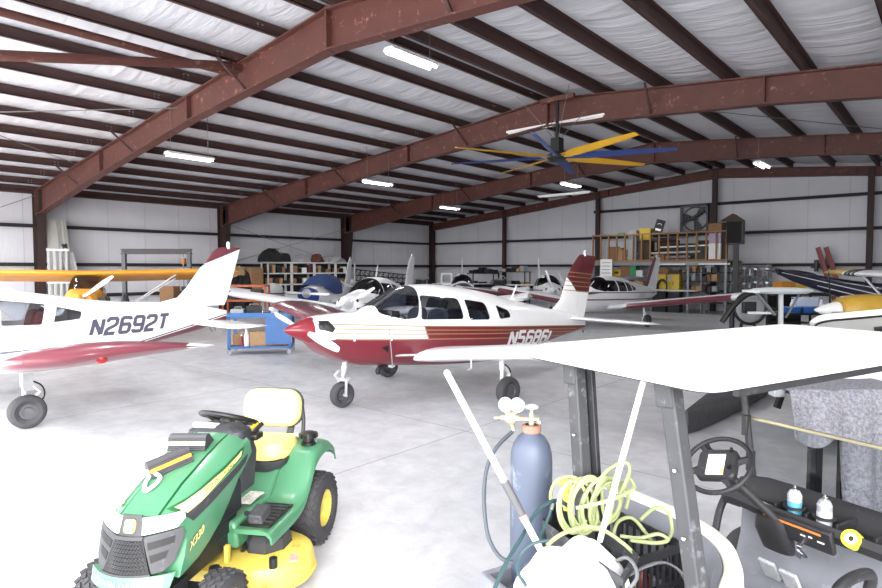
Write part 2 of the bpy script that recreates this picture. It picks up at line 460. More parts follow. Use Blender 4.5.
# portal frames: tapered welded I columns and rafters
def i_member(name, top, bot, y, web=.014, fl=.26, tf=.03, M=STEEL_RED, plates=()):
    """top / bot: matching lists of (x,z) along both flanges"""
    b = MB(); poly = top + bot[::-1]
    n = len(top)
    for i in range(n - 1):
        q = [top[i], top[i + 1], bot[i + 1], bot[i]]
        b.prism(q, y - web / 2, y + web / 2)
        for a, c in ((top[i], top[i + 1]), (bot[i], bot[i + 1])):
            b.bar((a[0], y, a[1]), (c[0], y, c[1]), fl, tf, up=(0, 0, 1) if abs(c[0] - a[0]) > abs(c[1] - a[1]) else (1, 0, 0))
    for i in plates:
        b.bar((top[i][0], y, top[i][1]), (bot[i][0], y, bot[i][1]), fl * .95, .03, up=(1, 0, 0))
    o = b.obj(name, M, sharp=0); struct(o)
    return o
for k in range(4):
    y = YF + k * BAY; end = k == 3
    dr = (.42 if end else .72)          # rafter depth at ridge
    dk = (.42 if end else .95)          # at knee
    for s in (-1, 1):
        X = lambda d: XRIDGE + s * d
        half = XRIDGE - XL
        z = lambda d: roof_z(XRIDGE + d) - .27
        ds = [0.0, half * .3, half * .62, half - .1]
        dep = [dr, dr * .82, dr * .95, dk]
        top = [(X(d), z(d)) for d in ds]; bot = [(X(d), z(d) - e) for d, e in zip(ds, dep)]
        i_member('rafter_beam', top, bot, y, plates=(1, 2, 3))
        if s < 0: struct(MB().box((XRIDGE, y, z(0) - dr / 2), (.05, .25, dr + .06)).obj('ridge_splice_beam', STEEL_RED, sharp=0))
        zt = z(half)
        cw = (.3 if end else .78)
        outer = [(X(half + .22), 0), (X(half + .22), zt - dk), (X(half + .22), zt)]
        inner = [(X(half - .1), 0), (X(half + .22 - cw), zt - dk), (X(half + .22 - cw), zt)]
        i_member('frame_column', outer, inner, y, M=COLUMN, plates=(1, 2))
        for d in ((2.9, 8.9, 13.6) if not end else ()):     # flange braces up to the purlins
            b = MB(); b.bar((X(d), y, z(d) - .6), (X(d + .1), y + .62, z(d) - .02), .05, .05); b.bar((X(d), y, z(d) - .6), (X(d + .1), y - .62, z(d) - .02), .05, .05)
            struct(b.obj('flange_brace_beam', PURLIN, sharp=0))
# girts
for i, z in enumerate((.95, 2.23, 3.73)):
    b = MB(); b.box((XL - .3, (YB + YD) / 2, z), (.2, YB - YD, .07)); b.box((XL - .2, (YB + YD) / 2, z - .04), (.03, YB - YD, .13))
    struct(b.obj('girt_beam', GIRT, sharp=0))
    b = MB(); b.box(((XL + XR) / 2, YB - .02, z), (XR - XL, .2, .07)); b.box(((XL + XR) / 2, YB - .11, z - .04), (XR - XL, .03, .13))
    struct(b.obj('girt_beam', GIRT, sharp=0))
gx = on_Y(594, 205, YB - .1).x; gc, gw = (gx + XRIDGE + 7.75) / 2, XRIDGE + 7.75 - gx
b = MB(); b.box((gc, YB - .02, 5.15), (gw, .2, .07)); b.box((gc, YB - .11, 5.11), (gw, .03, .13)); struct(b.obj('girt_beam', GIRT, sharp=0))
b = MB(); b.box((XL - .3, (YB + YD) / 2, ZE - .22), (.24, YB - YD, .26)); struct(b.obj('eave_beam', PURLIN, sharp=0))
# end wall columns
for px in (505, 598, 714, 869, 905):
    x = on_Y(px, 268, YB - .2).x
    b = MB(); zt = roof_z(x) - .3
    b.box((x, YB - .22, zt / 2), (.22, .02, zt)); b.box((x, YB - .36, zt / 2), (.22, .02, zt)); b.box((x, YB - .29, zt / 2), (.02, .14, zt))
    struct(b.obj('end_wall_column', COLUMN, sharp=0))
# blanket seams on the walls
for i in range(7):
    pass
for i in range(18):
    y = YB - .7 - i * 1.52
    struct(MB().box((WX + .004, y, 2.65), (.012, .03, 5.2)).obj('wall_left_seam_trim', SEAM, sharp=0))
for i in range(24):
    x = XL + .6 + i * 1.52
    if abs(x - XRIDGE) < 18: struct(MB().box((x, YB + .095, roof_z(x) / 2 - .1), (.03, .012, roof_z(x) - .3)).obj('wall_back_seam_trim', SEAM, sharp=0))
# door header strut and knee brace seen at the top left
a = on_Y(240, 66, YF); a2 = V((a.x, YD + .2, 4.75))
b = MB(); b.tube([a, a2], .09, 14); b.box(a - V((0, .1, 0)), (.22, .25, .3)); struct(b.obj('knee_brace_beam', STEEL_RED))
b = MB(); b.tube([V((a.x - .15, YF, roof_z(a.x) - .42)), V((a.x - .15, YD, roof_z(a.x) - .42))], .075, 14); struct(b.obj('header_strut_beam', STEEL_RED))
# rod bracing
for p, q in ((on_Y(190, 131, YF + 3.9), on_Y(345, 38, YF + 1.5)), (V((XL - .1, YF, 4.9)), V((XL - .1, YF - BAY, 1.2))), (V((XL - .1, YF + BAY, 4.3)), V((XL - .1, YF + 2 * BAY, 2.2))), (V((XL - .1, YF + 2 * BAY, 4.3)), V((XL - .1, YF + BAY, 2.2))),
             (V((XL + 12, YF, roof_z(XL + 12) - .35)), V((XL + 5, YD, roof_z(XL + 5) - .35))), (V((XL + 5, YF, roof_z(XL + 5) - .35)), V((XL + 12, YD, roof_z(XL + 12) - .35))),
             (V((XRIDGE + 1, YF + BAY, roof_z(XRIDGE) - .4)), V((XRIDGE + 8, YF + 2 * BAY, roof_z(XRIDGE + 8) - .35)))):
    struct(MB().tube([p, q], .012, 6).obj('brace_rod_beam', STEEL))
# ================================================================ lights that hang in the hangar
def fixture(px, py, d, label):
    p = at_d(px, py, d)
    t = thing('ceiling_light', label, 'light', p, 0, 'hanging fluorescent lights')
    b = MB(); b.prism([(-.16, 0), (.16, 0), (.1, .07), (-.1, .07)], -.62, .62); b.obj('housing', WHITE, t, bev=.005)
    for s in (-.085, .085):
        MB().cyl((s, -.59, -.02), (s, .59, -.02), .026, n=10).obj('tube', GLOW, t)
    zt = roof_z(p.x) - p.z - .25
    for yy in (-.5, .5): MB().cyl((0, yy, .07), (0, yy, zt), .006, n=5).obj('hanger', STEEL, t)
    return t
fixture(412, 59, 11.4, 'twin tube light hanging closest to the near red girder apex')
fixture(190, 157, 15.6, 'twin tube light hanging over the tail of the white N2692T airplane')
fixture(378, 183, 20.4, 'twin tube light above the shelving with the dark piled covers')
fixture(571, 185, 23.0, 'twin tube light just below the blades of the ceiling fan')
fixture(450, 208, 28.0, 'farthest twin tube light, by the back left corner column')
fixture(762, 165, 20.0, 'twin tube light glowing near the end wall gable apex')
def batten(px0, py0, px1, py1, Y, label):
    a, c = on_Y(px0, py0, Y), on_Y(px1, py1, Y)
    z = (a.z + c.z) / 2
    t = thing('strip_light', label, 'light', ((a.x + c.x) / 2, Y, z))
    L = abs(c.x - a.x)
    MB().box((0, 0, .03), (L, .09, .06)).obj('housing', WHITE, t, bev=.005)
    MB().cyl((-L / 2 + .05, 0, -.02), (L / 2 - .05, 0, -.02), .02, n=10).obj('tube', WHITE, t)
    for s in (-.3, .3): MB().cyl((s * L, 0, .06), (s * L, 0, .25 if Y < 20 else .12), .008, n=5).obj('hanger', STEEL, t)
batten(507, 132, 605, 117, YF + BAY, 'long unlit white strip light under the girder above the ceiling fan')
batten(538, 199, 590, 190, YF + 2 * BAY, 'long unlit white strip light under the third girder')
# ================================================================ ceiling fan
def ceiling_fan():
    hub = at_d(557, 157, 15.9)
    t = thing('ceiling_fan', 'huge ceiling fan with alternating yellow and blue blades under the ridge', 'ceiling fan', hub)
    FY = mat('fan blade yellow', (226, 172, 30), .4, var=.04); FB = mat('fan blade blue', (44, 66, 128), .4, var=.05)
    b = MB(); b.lathe([(.0, -.1), (.2, -.1), (.26, -.04), (.26, .06), (.16, .12), (.0, .12)], 24); b.obj('hub', DARKSTEEL, t)
    zt = roof_z(hub.x) - .3 - hub.z
    b = MB(); b.box((0, 0, .3), (.26, .26, .4)); b.cyl((0, 0, .5), (0, 0, zt), .05); b.obj('motor', BLACK, t, bev=.01)
    for a in (45, 135, 225, 315):
        r = radians(a); MB().cyl((.1 * cos(r), .1 * sin(r), .5), (1.1 * cos(r), 1.1 * sin(r), zt - .05), .008, n=6).obj('guy_wire', STEEL, t)
    MB().bar((-.5, 0, zt - .1), (.5, 0, zt - .1), .12, .12).obj('mounting_bar', STEEL_RED, t)
    base = radians(-111) + TH      # photographer's side
    for k in range(8):
        ang = base + k * pi / 4
        rings = []
        for r_, w, tw in ((.22, .17, 28), (.8, .27, 27), (1.6, .25, 25), (2.4, .22, 22), (3.0, .16, 18)):
            q = radians(tw); ring = []
            for u, th in ((-.5, 0), (-.2, .02), (.2, .018), (.5, 0), (.2, -.008), (-.2, -.01)):
                ring.append((r_, u * w * cos(q), -u * w * sin(q) + th))
            rings.append(ring)
        MB().loft(rings, M=RZ(ang)).obj('blade', FB if k % 2 == 0 else FY, t)
        MB().bar((.1, 0, 0), (.42, 0, .0), .09, .02, M=RZ(ang)).obj('bracket', ALU, t)
ceiling_fan()
# ================================================================ airplanes
MAROON = mat('maroon aircraft paint', (104, 50, 61), .28, var=.04, coat=.4)
REDPAINT = mat('red aircraft paint', (112, 32, 45), .3, var=.05, coat=.3)
FINRED = mat('deep red aircraft paint', (88, 26, 32), .35, var=.06)
GOLD = mat('gold pinstripe', (150, 120, 78), .4, var=.03)
GREYLINE = mat('grey pinstripe', (96, 100, 112), .4, var=.03)
SLATE = mat('slate lettering', (78, 78, 96), .4, var=.03)
SILVER = mat('silver painted metal', (196, 198, 202), .3, .4, var=.04)
SEATBLUE = mat('blue grey upholstery', (74, 80, 98), .85, var=.1)
SEATRED = mat('maroon upholstery', (116, 50, 56), .85, var=.1)
CABIN = mat('grey cabin lining', (190, 190, 192), .8, var=.08)
PERSPEX = glass('aircraft perspex', (232, 236, 240), .96)
PERSPEX_D = glass('smoked aircraft perspex', (120, 124, 130), .55)
HUBGREY = mat('worn grey wheel hub', (96, 96, 100), .5, .4, var=.1)
TYRE = mat('aircraft tyre rubber', (62, 62, 66), .8, var=.1, scale=30)
RIBBED = mat('ribbed white aircraft skin', (234, 235, 237), .3, var=.015)
def _rib():
    nt = RIBBED.node_tree; N = nt.nodes; L = nt.links
    tc = N.new('ShaderNodeTexCoord'); wv = N.new('ShaderNodeTexWave'); wv.bands_direction = 'Z'; wv.inputs['Scale'].default_value = 3.6; wv.wave_profile = 'SAW'
    L.new(tc.outputs['Object'], wv.inputs['Vector'])
    rp = N.new('ShaderNodeValToRGB'); rp.color_ramp.elements[0].position = .86; rp.color_ramp.elements[1].position = 1.0
    L.new(wv.outputs['Fac'], rp.inputs['Fac'])
    bp = N.new('ShaderNodeBump'); bp.inputs['Strength'].default_value = .6; bp.inputs['Distance'].default_value = .012
    L.new(rp.outputs['Color'], bp.inputs['Height']); L.new(bp.outputs['Normal'], N['Principled BSDF'].inputs['Normal'])
_rib()
def spline_stations(st, n=70):
    st = sorted(st, key=lambda s: -s[0]); out = []
    pts = [V(s[:4]) for s in st] if len(st[0]) == 4 else [s[:4] for s in st]
    k = len(st)
    for i in range(k - 1):
        L = abs(st[i + 1][0] - st[i][0]); m = max(2, int(L / .085))
        for j in range(m):
            t = j / m; row = []
            for q in range(len(st[0])):
                a, b, c, d = st[max(i - 1, 0)][q], st[i][q], st[i + 1][q], st[min(i + 2, k - 1)][q]
                x0, x1, x2, x3 = st[max(i - 1, 0)][0], st[i][0], st[i + 1][0], st[min(i + 2, k - 1)][0]
                m1 = (c - a) / (x2 - x0) * (x2 - x1) if x2 != x0 else 0
                m2 = (d - b) / (x3 - x1) * (x2 - x1) if x3 != x1 else 0
                if (b - a) * (c - b) <= 0: m1 = 0
                if (c - b) * (d - c) <= 0: m2 = 0
                if q == 0: row.append(b + (c - b) * t); continue
                t2, t3 = t * t, t ** 3
                row.append((2 * t3 - 3 * t2 + 1) * b + (t3 - 2 * t2 + t) * m1 + (-2 * t3 + 3 * t2) * c + (t3 - t2) * m2)
            out.append(row)
    out.append(list(st[-1])); return out
def fuselage_mesh(st, N=48, tum=.16, ntop=2.5, nbot=3.4):
    rings = []
    for x, zb, zt, hw in spline_stations(st):
        zc = zb + (zt - zb) * .48; r = []
        for j in range(N):
            a = 2 * pi * j / N; c, s = cos(a), sin(a)
            n = ntop if s > 0 else nbot
            y = abs(c) ** (2 / n) * (1 if c >= 0 else -1); z = abs(s) ** (2 / n) * (1 if s >= 0 else -1)
            hh = (zt - zc) if s > 0 else (zc - zb)
            r.append((x, hw * y * (1 - (tum if s > 0 else .08) * z * z), zc + hh * z))
        rings.append(r)
    return MB().loft(rings)
def foil(t, th):
    return 5 * th * (.2969 * sqrt(max(t, 0)) - .126 * t - .3516 * t * t + .2843 * t ** 3 - .1015 * t ** 4)
TS = [1, .85, .68, .5, .34, .2, .1, .04, .012, 0]
def wing_rings(secs, camber=.02):
    rings = []
    for y, xle, ch, z, th in secs:
        up = [(xle - t * ch, y, z + ch * (foil(t, th) + camber * 4 * t * (1 - t))) for t in TS]
        dn = [(xle - t * ch, y, z + ch * (-foil(t, th) * .9 + camber * 4 * t * (1 - t))) for t in TS[-2::-1]]
        rings.append(up + dn)
    return rings
def fin_rings(secs):
    rings = []
    for z, xle, xte, th in secs:
        ch = xle - xte
        rings.append([(xle - t * ch, ch * foil(t, th), z) for t in TS] + [(xle - t * ch, -ch * foil(t, th), z) for t in TS[-2::-1]])
    return rings
def mirror_y(me):
    me.transform(Matrix.Scale(-1, 4, V((0, 1, 0)))); me.flip_normals(); return me
def wheel(parent, c, r, w, hubmat=WHITE, axis='y', name='tyre'):
    """tyre and hub as children of a leg"""
    M = TR(c) @ RX(pi / 2)
    ri = r * .5
    b = MB(); b.lathe([(ri, -w * .32), (r * .72, -w * .5), (r * .9, -w * .44), (r * .985, -w * .26), (r, 0), (r * .985, w * .26), (r * .9, w * .44), (r * .72, w * .5), (ri, w * .32), (ri, -w * .32)], 32, M)
    for q in (-.2, 0, .2):
        pass
    b.obj(name, TYRE, parent)
    b = MB(); b.lathe([(0, -w * .3), (ri * .5, -w * .34), (ri * .55, -w * .2), (ri * .9, -w * .22), (ri, -w * .34), (ri, w * .34), (ri * .9, w * .22), (ri * .55, w * .2), (ri * .5, w * .34), (0, w * .34)], 24, M)
    for k in range(6):
        a = pi * k / 3; b.cyl((c[0] + ri * .73 * cos(a), c[1] - w * .26, c[2] + ri * .73 * sin(a)), (c[0] + ri * .73 * cos(a), c[1] + w * .26, c[2] + ri * .73 * sin(a)), ri * .09, n=6)
    b.obj('hub', hubmat, parent)
def main_leg(root, x, y, ztop, r=.215, w=.16, side=1):
    b = MB()
    b.tube([(x, y, ztop), (x, y, .52)], .042, 14); b.tube([(x, y, .54), (x, y, r + .06)], .028, 12)
    b.cyl((x, y - .02 * side, r), (x, y + .12 * side, r), .03); b.box((x, y, r + .05), (.09, .09, .12))
    b.bar((x - .05, y, .56), (x - .17, y, .43), .06, .02); b.bar((x - .17, y, .43), (x - .05, y, r + .07), .06, .02)
    leg = b.obj('landing_gear_leg', WHITE_PAINT, root, bev=.004)
    wheel(leg, (x, y + .13 * side, r), r, w, HUBGREY)
    MB().tube(smooth_path([(x - .05, y, .6), (x - .2, y - .02 * side, .5), (x - .22, y - .02 * side, .34), (x - .06, y + .02 * side, r)], 5), .011, 6).obj('brake_line', BLACK, leg)
    return leg
def nose_leg(root, x, ztop, r=.19, w=.15):
    b = MB()
    b.tube([(x - .06, 0, ztop), (x - .02, 0, .5)], .05, 14); b.tube([(x - .02, 0, .52), (x, 0, .42)], .034, 12)
    b.box((x, 0, .43), (.1, .24, .05))
    for s in (-1, 1): b.bar((x, s * .105, .43), (x + .01, s * .1, r), .05, .022, up=(1, 0, 0))
    b.cyl((x + .01, -.13, r), (x + .01, .13, r), .02)
    b.bar((x + .05, 0, .56), (x + .14, 0, .49), .05, .02); b.bar((x + .14, 0, .49), (x + .05, 0, .43), .05, .02)
    leg = b.obj('nose_gear_leg', SILVER, root, bev=.004)
    wheel(leg, (x + .01, 0, r), r, w, HUBGREY)
def propeller(root, tip, base, r, ang, blade_m, spin_m, n=2, length=.92, tilt=RX(0)):
    x0, z0 = base; x1 = tip
    g = MB(); L = x1 - x0
    g.lathe([(0, L), (r * .16, L * .93), (r * .42, L * .72), (r * .72, L * .42), (r * .93, L * .15), (r, 0), (r * .9, -.03), (0, -.03)], 28, TR(x0, 0, z0) @ RY(pi / 2))
    p = g.obj('propeller', spin_m, root); p.data.transform(tilt); p['label'] = 'spinner with propeller blades' if False else 'painted spinner cone'
    for k in range(n):
        a = ang + 2 * pi * k / n; rings = []
        for q, w, th, tw in ((.08, .06, .045, 55), (.2, .085, .034, 45), (.4, .112, .024, 32), (.65, .118, .016, 24), (.85, .10, .011, 19), (.97, .075, .008, 17), (1.0, .05, .005, 17)):
            t = radians(tw); ring = []
            for u, h in ((-.5, 0), (-.25, .9), (.1, 1), (.5, 0), (.1, -.4), (-.25, -.4)):
                ring.append((u * w * sin(t) + h * th * cos(t) * .8, u * w * cos(t) - h * th * sin(t) * .8, q * length))
            rings.append(ring)
        o = MB().loft(rings, M=TR(x0 + L * .25, 0, z0) @ RX(a)).obj('blade', blade_m, p); o.data.transform(tilt)
    return p
def seat(root, x, y, z, m, w=.5, tilt=Matrix.Identity(4)):
    b = MB()
    out = rrect(w, .66, .14, 5)
    b.loft([[(x - .0 - (v + .33) * .18, y + u, z + .33 + v) for u, v in out], [(x + .1 - (v + .33) * .18, y + u * .92, z + .33 + v * .95) for u, v in out]])
    b.loft([[(x + .08 + .24 + u, y + v, z - .02) for u, v in rrect(.5, w, .08)], [(x + .08 + .24 + u * .96, y + v * .96, z + .1) for u, v in rrect(.5, w, .08)]])
    o = b.obj('seat', m, root, bev=.02); o.data.transform(tilt); return o
def project_text(txt, bvh, x0, x1, z0, z1, side, m, root, shear=.22, bold=.02, tilt=Matrix.Identity(4), name='registration_letters'):
    me = block_text(txt)
    xs = [v.co.x for v in me.vertices]; ys = [v.co.y for v in me.vertices]
    ax, bx, ay, by = min(xs), max(xs), min(ys), max(ys)
    for v in me.vertices:
        u = (v.co.x - ax) / (bx - ax); w = (v.co.y - ay) / (by - ay)
        X = x0 + (x1 - x0) * u; Z = z0 + (z1 - z0) * w
        hit = bvh.ray_cast(V((X, side * 3, Z)), V((0, -side, 0)))
        Y = hit[0].y + side * .006 if hit[0] is not None else side * .3
        v.co = V((X, Y, Z))
    o = link(name, me, m, root, sharp=0); o.data.transform(tilt); return o
def airplane(name, label, x, y, yaw, P):
    root = thing(name, label, 'airplane', cam(x, y), radians(yaw) + TH)
    root['group'] = 'parked airplanes'
    S = Matrix.Identity(4); S[2][0] = P.get('tilt', 0.0)
    body = P.get('body', WHITE_PAINT)
    mats = [body]; 
    def mi(m):
        if m not in mats: mats.append(m)
        return mats.index(m)
    me = fuselage_mesh(P['st'], tum=P.get('tum', .16)).mesh('fuselage')
    bm = bmesh.new(); bm.from_mesh(me)
    bvh = BVHTree.FromBMesh(bm)
    for poly, m in P.get('paint', []):
        for f in clip_region(bm, poly): f.material_index = mi(m)
    panes = []
    gl = P.get('glass', PERSPEX)
    rim = P.get('rim', body)
    for poly in P.get('windows', []):
        for s in (1, -1):
            big = round_poly(poly, P.get('corner', .06))
            c = V((sum(p[0] for p in poly) / len(poly), sum(p[1] for p in poly) / len(poly)))
            grow = [tuple(c + (V(p) - c) * 1.0 + (V(p) - c).normalized() * .022) for p in big]
            for f in clip_region(bm, grow, side=s): f.material_index = mi(rim)
            F = clip_region(bm, big, side=s)
            if F: panes.append(('window_pane', take_faces(bm, F)))
    if 'shield' in P:
        F = clip_region(bm, round_poly(P['shield'], .06))
        if F: panes.append(('windshield', take_faces(bm, F)))
    if 'cuts' in P:                                      # black openings (cowl inlets, vents)
        for poly, sd in P['cuts']:
            for f in clip_region(bm, poly, side=sd): f.material_index = mi(BLACK)
    nm = bpy.data.meshes.new('fuselage'); bm.to_mesh(nm); bm.free()
    nm.transform(S)
    fus = link('fuselage', nm, mats, root, sharp=50)
    for n_, pm in panes:
        pm.transform(S); link(n_, pm, gl, root, sharp=50)
    # wings
    W = P.get('wing')
    if W:
        ri = W.get('rootz', .62); dh = W.get('dih', .122); hs = W['half']; tl = W.get('tip', .3)
        y0 = .35
        def sec(yy): 
            t = (yy - y0) / (hs - y0); ch = W['c0'] + (W['c1'] - W['c0']) * t
            return (yy, W['le'] + (W.get('le1', W['le']) - W['le']) * t, ch, ri + dh * (yy - y0), W.get('th', .15))
        for s in (1, -1):
            extra = [(y0, W['le'] + .25, W['c0'] + .25, ri, .13), (y0 + .35, W['le'] + .1, W['c0'] + .1, ri + dh * .3, .15)] if W.get('glove', True) else [sec(y0)]
            inner = extra + [sec(y0 + .8), sec((hs - tl) * .6), sec(hs - tl)]
            m1 = MB().loft(wing_rings(inner)).mesh('wing'); 
            a = sec(hs - tl); tip = [a]
            for q in W.get('tipshape', ((.35, .0, .0, 1), (.7, .05, .02, .9), (.9, .14, .06, .66), (1.0, .4, .25, .25))):
                yy = hs - tl + tl * q[0]; bse = sec(yy)
                tip.append((yy, bse[1] - q[1], bse[2] - q[1] - q[2], bse[3] + .01 * q[0], bse[4] * q[3]))
            m2 = MB().loft(wing_rings(tip)).mesh('tip')
            for mm, nn, wm in ((m1, 'wing', W.get('m', body)), (m2, 'wing_tip', W.get('tipm', body))):
                if s < 0: mirror_y(mm)
                mm.transform(S); o = link(nn, mm, wm, root, sharp=50)
                if nn == 'wing':
                    g = MB(); r0, r1 = sec(y0 + .5), sec(hs - tl - .1); rm = sec(hs * .55)
                    for A, B in ((r0, rm), (rm, r1)):
                        p = [(A[1] - A[2] * .76, A[0], A[3] + .055), (B[1] - B[2] * .76, B[0], B[3] + .055)]
                        g.bar(V(p[0]) + V((0, .02, .005)), V(p[1]) - V((0, .02, -.005)), .012, .012)
                    gm = g.mesh('gap')
                    if s < 0: mirror_y(gm)
                    gm.transform(S); link('flap_and_aileron_gap', gm, GREYLINE, o, sharp=0)
                    if 'lem' in W:
                        k = MB(); q = []
                        for yy in (y0 + .35, hs * .5, hs - tl):
                            c = sec(yy); q.append([(c[1] - t * c[2] + .006, yy, c[3] + c[2] * sgn * (foil(t, c[4]) * 1.01 + .004)) for t, sgn in ((.16, 1), (.08, 1), (.02, 1), (0, 1), (.02, -.95), (.07, -.95))])
                        k.loft(q, caps=False, wrap=False); km = k.mesh('le')
                        if s < 0: mirror_y(km)
                        km.transform(S); link('leading_edge_band', km, W['lem'], o, sharp=60)
    # fin and rudder
    if 'fin' in P:
        Fp = P['fin']
        fm = MB().loft(fin_rings(Fp['secs'])).mesh('fin'); fb = bmesh.new(); fb.from_mesh(fm)
        fmats = [Fp.get('m', body)]
        for poly, m in Fp.get('paint', []):
            if m not in fmats: fmats.append(m)
            for f in clip_region(fb, poly): f.material_index = fmats.index(m)
        # rudder is cut out of the same surface
        h0, h1 = Fp['hinge']; zmin, zmax = Fp['secs'][0][0] - .1, Fp['secs'][-1][0] + .2
        line = lambda z: h0[0] + (h1[0] - h0[0]) * (z - h0[1]) / (h1[1] - h0[1])
        F = clip_region(fb, [(line(zmin) - .006, zmin), (line(zmax) - .006, zmax), (line(zmax) - 3, zmax), (line(zmin) - 3, zmin)])
        rm = bpy.data.meshes.new('rudder'); nb = bmesh.new(); mp = {}
        for f in F:
            vs = []
            for v in f.verts:
                if v not in mp: mp[v] = nb.verts.new(v.co)
                vs.append(mp[v])
            try: nb.faces.new(vs).material_index = f.material_index
            except ValueError: pass
        nb.to_mesh(rm); nb.free(); bmesh.ops.delete(fb, geom=F, context='FACES')
        G = clip_region(fb, [(line(zmin) + .006, zmin), (line(zmax) + .006, zmax), (line(zmax) - .02, zmax), (line(zmin) - .02, zmin)])
        if G: bmesh.ops.delete(fb, geom=G, context='FACES')
        fb.to_mesh(fm); fb.free()
        for mm, nn in ((fm, 'fin'), (rm, 'rudder')):
            mm.transform(S); link(nn, mm, fmats, root, sharp=50)
        zt, xb = Fp['secs'][-1][0], Fp['secs'][-1][1]
        k = MB(); k.cyl((xb - .12, 0, zt - .03), (xb - .12, 0, zt + .05), .03, .03, 12); k.ell((xb - .12, 0, zt + .06), (.035, .035, .05), 12, 8)
        o = k.obj('beacon', Fp.get('beaconm', SILVER), root); o.data.transform(S)
    if 'stab' in P:
        q = P['stab']
        for s in (1, -1):
            hsn = q['half']
            secs = [(.02, q['x'], q['c'], q['z'], .1), (hsn * .75, q['x'] - q.get('sw', .06), q['c'] * .93, q['z'], .1), (hsn * .95, q['x'] - q.get('sw', .06) - .04, q['c'] * .86, q['z'], .09), (hsn, q['x'] - .25, q['c'] * .5, q['z'], .05)]
            m_ = MB().loft(wing_rings(secs, 0)).mesh('stabilator')
            if s < 0: mirror_y(m_)
            m_.transform(S); link('stabilator', m_, q.get('m', body), root, sharp=50)
    # undercarriage
    if P.get('gear', True):
        for s in (1, -1): main_leg(root, P.get('gearx', 0.0), s * 1.39, P.get('gearz', .7), side=s)
        nose_leg(root, P.get('nosex', 1.85), P.get('nosez', .7))
    # nose
    sp = P['spin']
    propeller(root, sp[0], (sp[1], sp[2]), sp[3], P.get('prop', 1.0), P.get('bladem', ALU), P.get('spinm', body), P.get('blades', 2), P.get('propr', .93), S)
    for s in (1, -1):
        o = MB().ell((sp[1] - .02, s * sp[3] * 1.15, sp[2] + .05), (.05, .1, .085), 14, 8).obj('cowl_inlet', BLACK, root); o.data.transform(S)
    for sx in P.get('seats', []):
        for s in (1, -1): seat(root, sx[0], s * .26, sx[1], P.get('seatm', SEATBLUE), .44, S)
    if P.get('cabin', True):
        st = spline_stations(P['st']); xs = P.get('cabx', (-1.1, 1.3))
        def hw(xx): return min(st, key=lambda r: abs(r[0] - xx))[3] - .04
        zf = P.get('cabz', .66)
        k = MB(); n = 8; ring = [(xs[0] + (xs[1] - xs[0]) * i / n) for i in range(n + 1)]
        k.loft([[(xx, hw(xx), zf), (xx, -hw(xx), zf), (xx, -hw(xx), zf + .03), (xx, hw(xx), zf + .03)] for xx in ring])
        k.box((xs[0], 0, zf + .35), (.03, hw(xs[0]) * 1.7, .7)); o = k.obj('cabin_floor', CABIN, root); o.data.transform(S)
        k = MB(); k.box((xs[1] - .05, 0, zf + .5), (.16, hw(xs[1]) * 1.75, .34)); 
        for q in range(6): k.cyl((xs[1] - .14, -.3 + q * .12, zf + .55), (xs[1] - .12, -.3 + q * .12, zf + .55), .045, n=12, mi=1)
        o = k.obj('instrument_panel', [BLACK, GREYPAINT], root, bev=.01); o.data.transform(S)
        k = MB(); k.tube([(xs[1] - .3, .26 + .14 * cos(a), zf + .48 + .12 * sin(a)) for a in [2 * pi * i / 14 for i in range(14)]], .014, 6, closed=True); k.cyl((xs[1] - .3, .26, zf + .48), (xs[1] - .05, .26, zf + .5), .012, n=6)
        o = k.obj('control_yoke', BLACK, root); o.data.transform(S)
    if 'text' in P:
        t = P['text']; project_text(t[0], bvh, t[1], t[2], t[3], t[4], 1, t[5], root, tilt=S)
    for ant in P.get('masts', []):
        k = MB(); k.tube([ant[0], ant[1]], [.014, .006], 6); o = k.obj('antenna', WHITE, root); o.data.transform(S)
    return root, S, bvh
def strip(z, x0, x1, w=.018, slope=0.0):
    return [(x0, z), (x1, z + slope * (x1 - x0)), (x1, z + w + slope * (x1 - x0)), (x0, z + w)]
A_ST = [(2.47, .86, 1.16, .26), (2.42, .77, 1.19, .35), (2.25, .65, 1.225, .44), (1.9, .52, 1.265, .52), (1.55, .49, 1.31, .56), (1.2, .48, 1.53, .575), (.9, .47, 1.68, .58), (.6, .46, 1.745, .58),
        (.2, .45, 1.77, .58), (-.3, .45, 1.755, .575), (-.7, .46, 1.72, .56), (-1.1, .49, 1.67, .525), (-1.5, .55, 1.61, .465), (-2.3, .71, 1.51, .32), (-3.25, .90, 1.40, .16), (-3.8, 1.0, 1.33, .085), (-4.08, 1.07, 1.28, .04)]
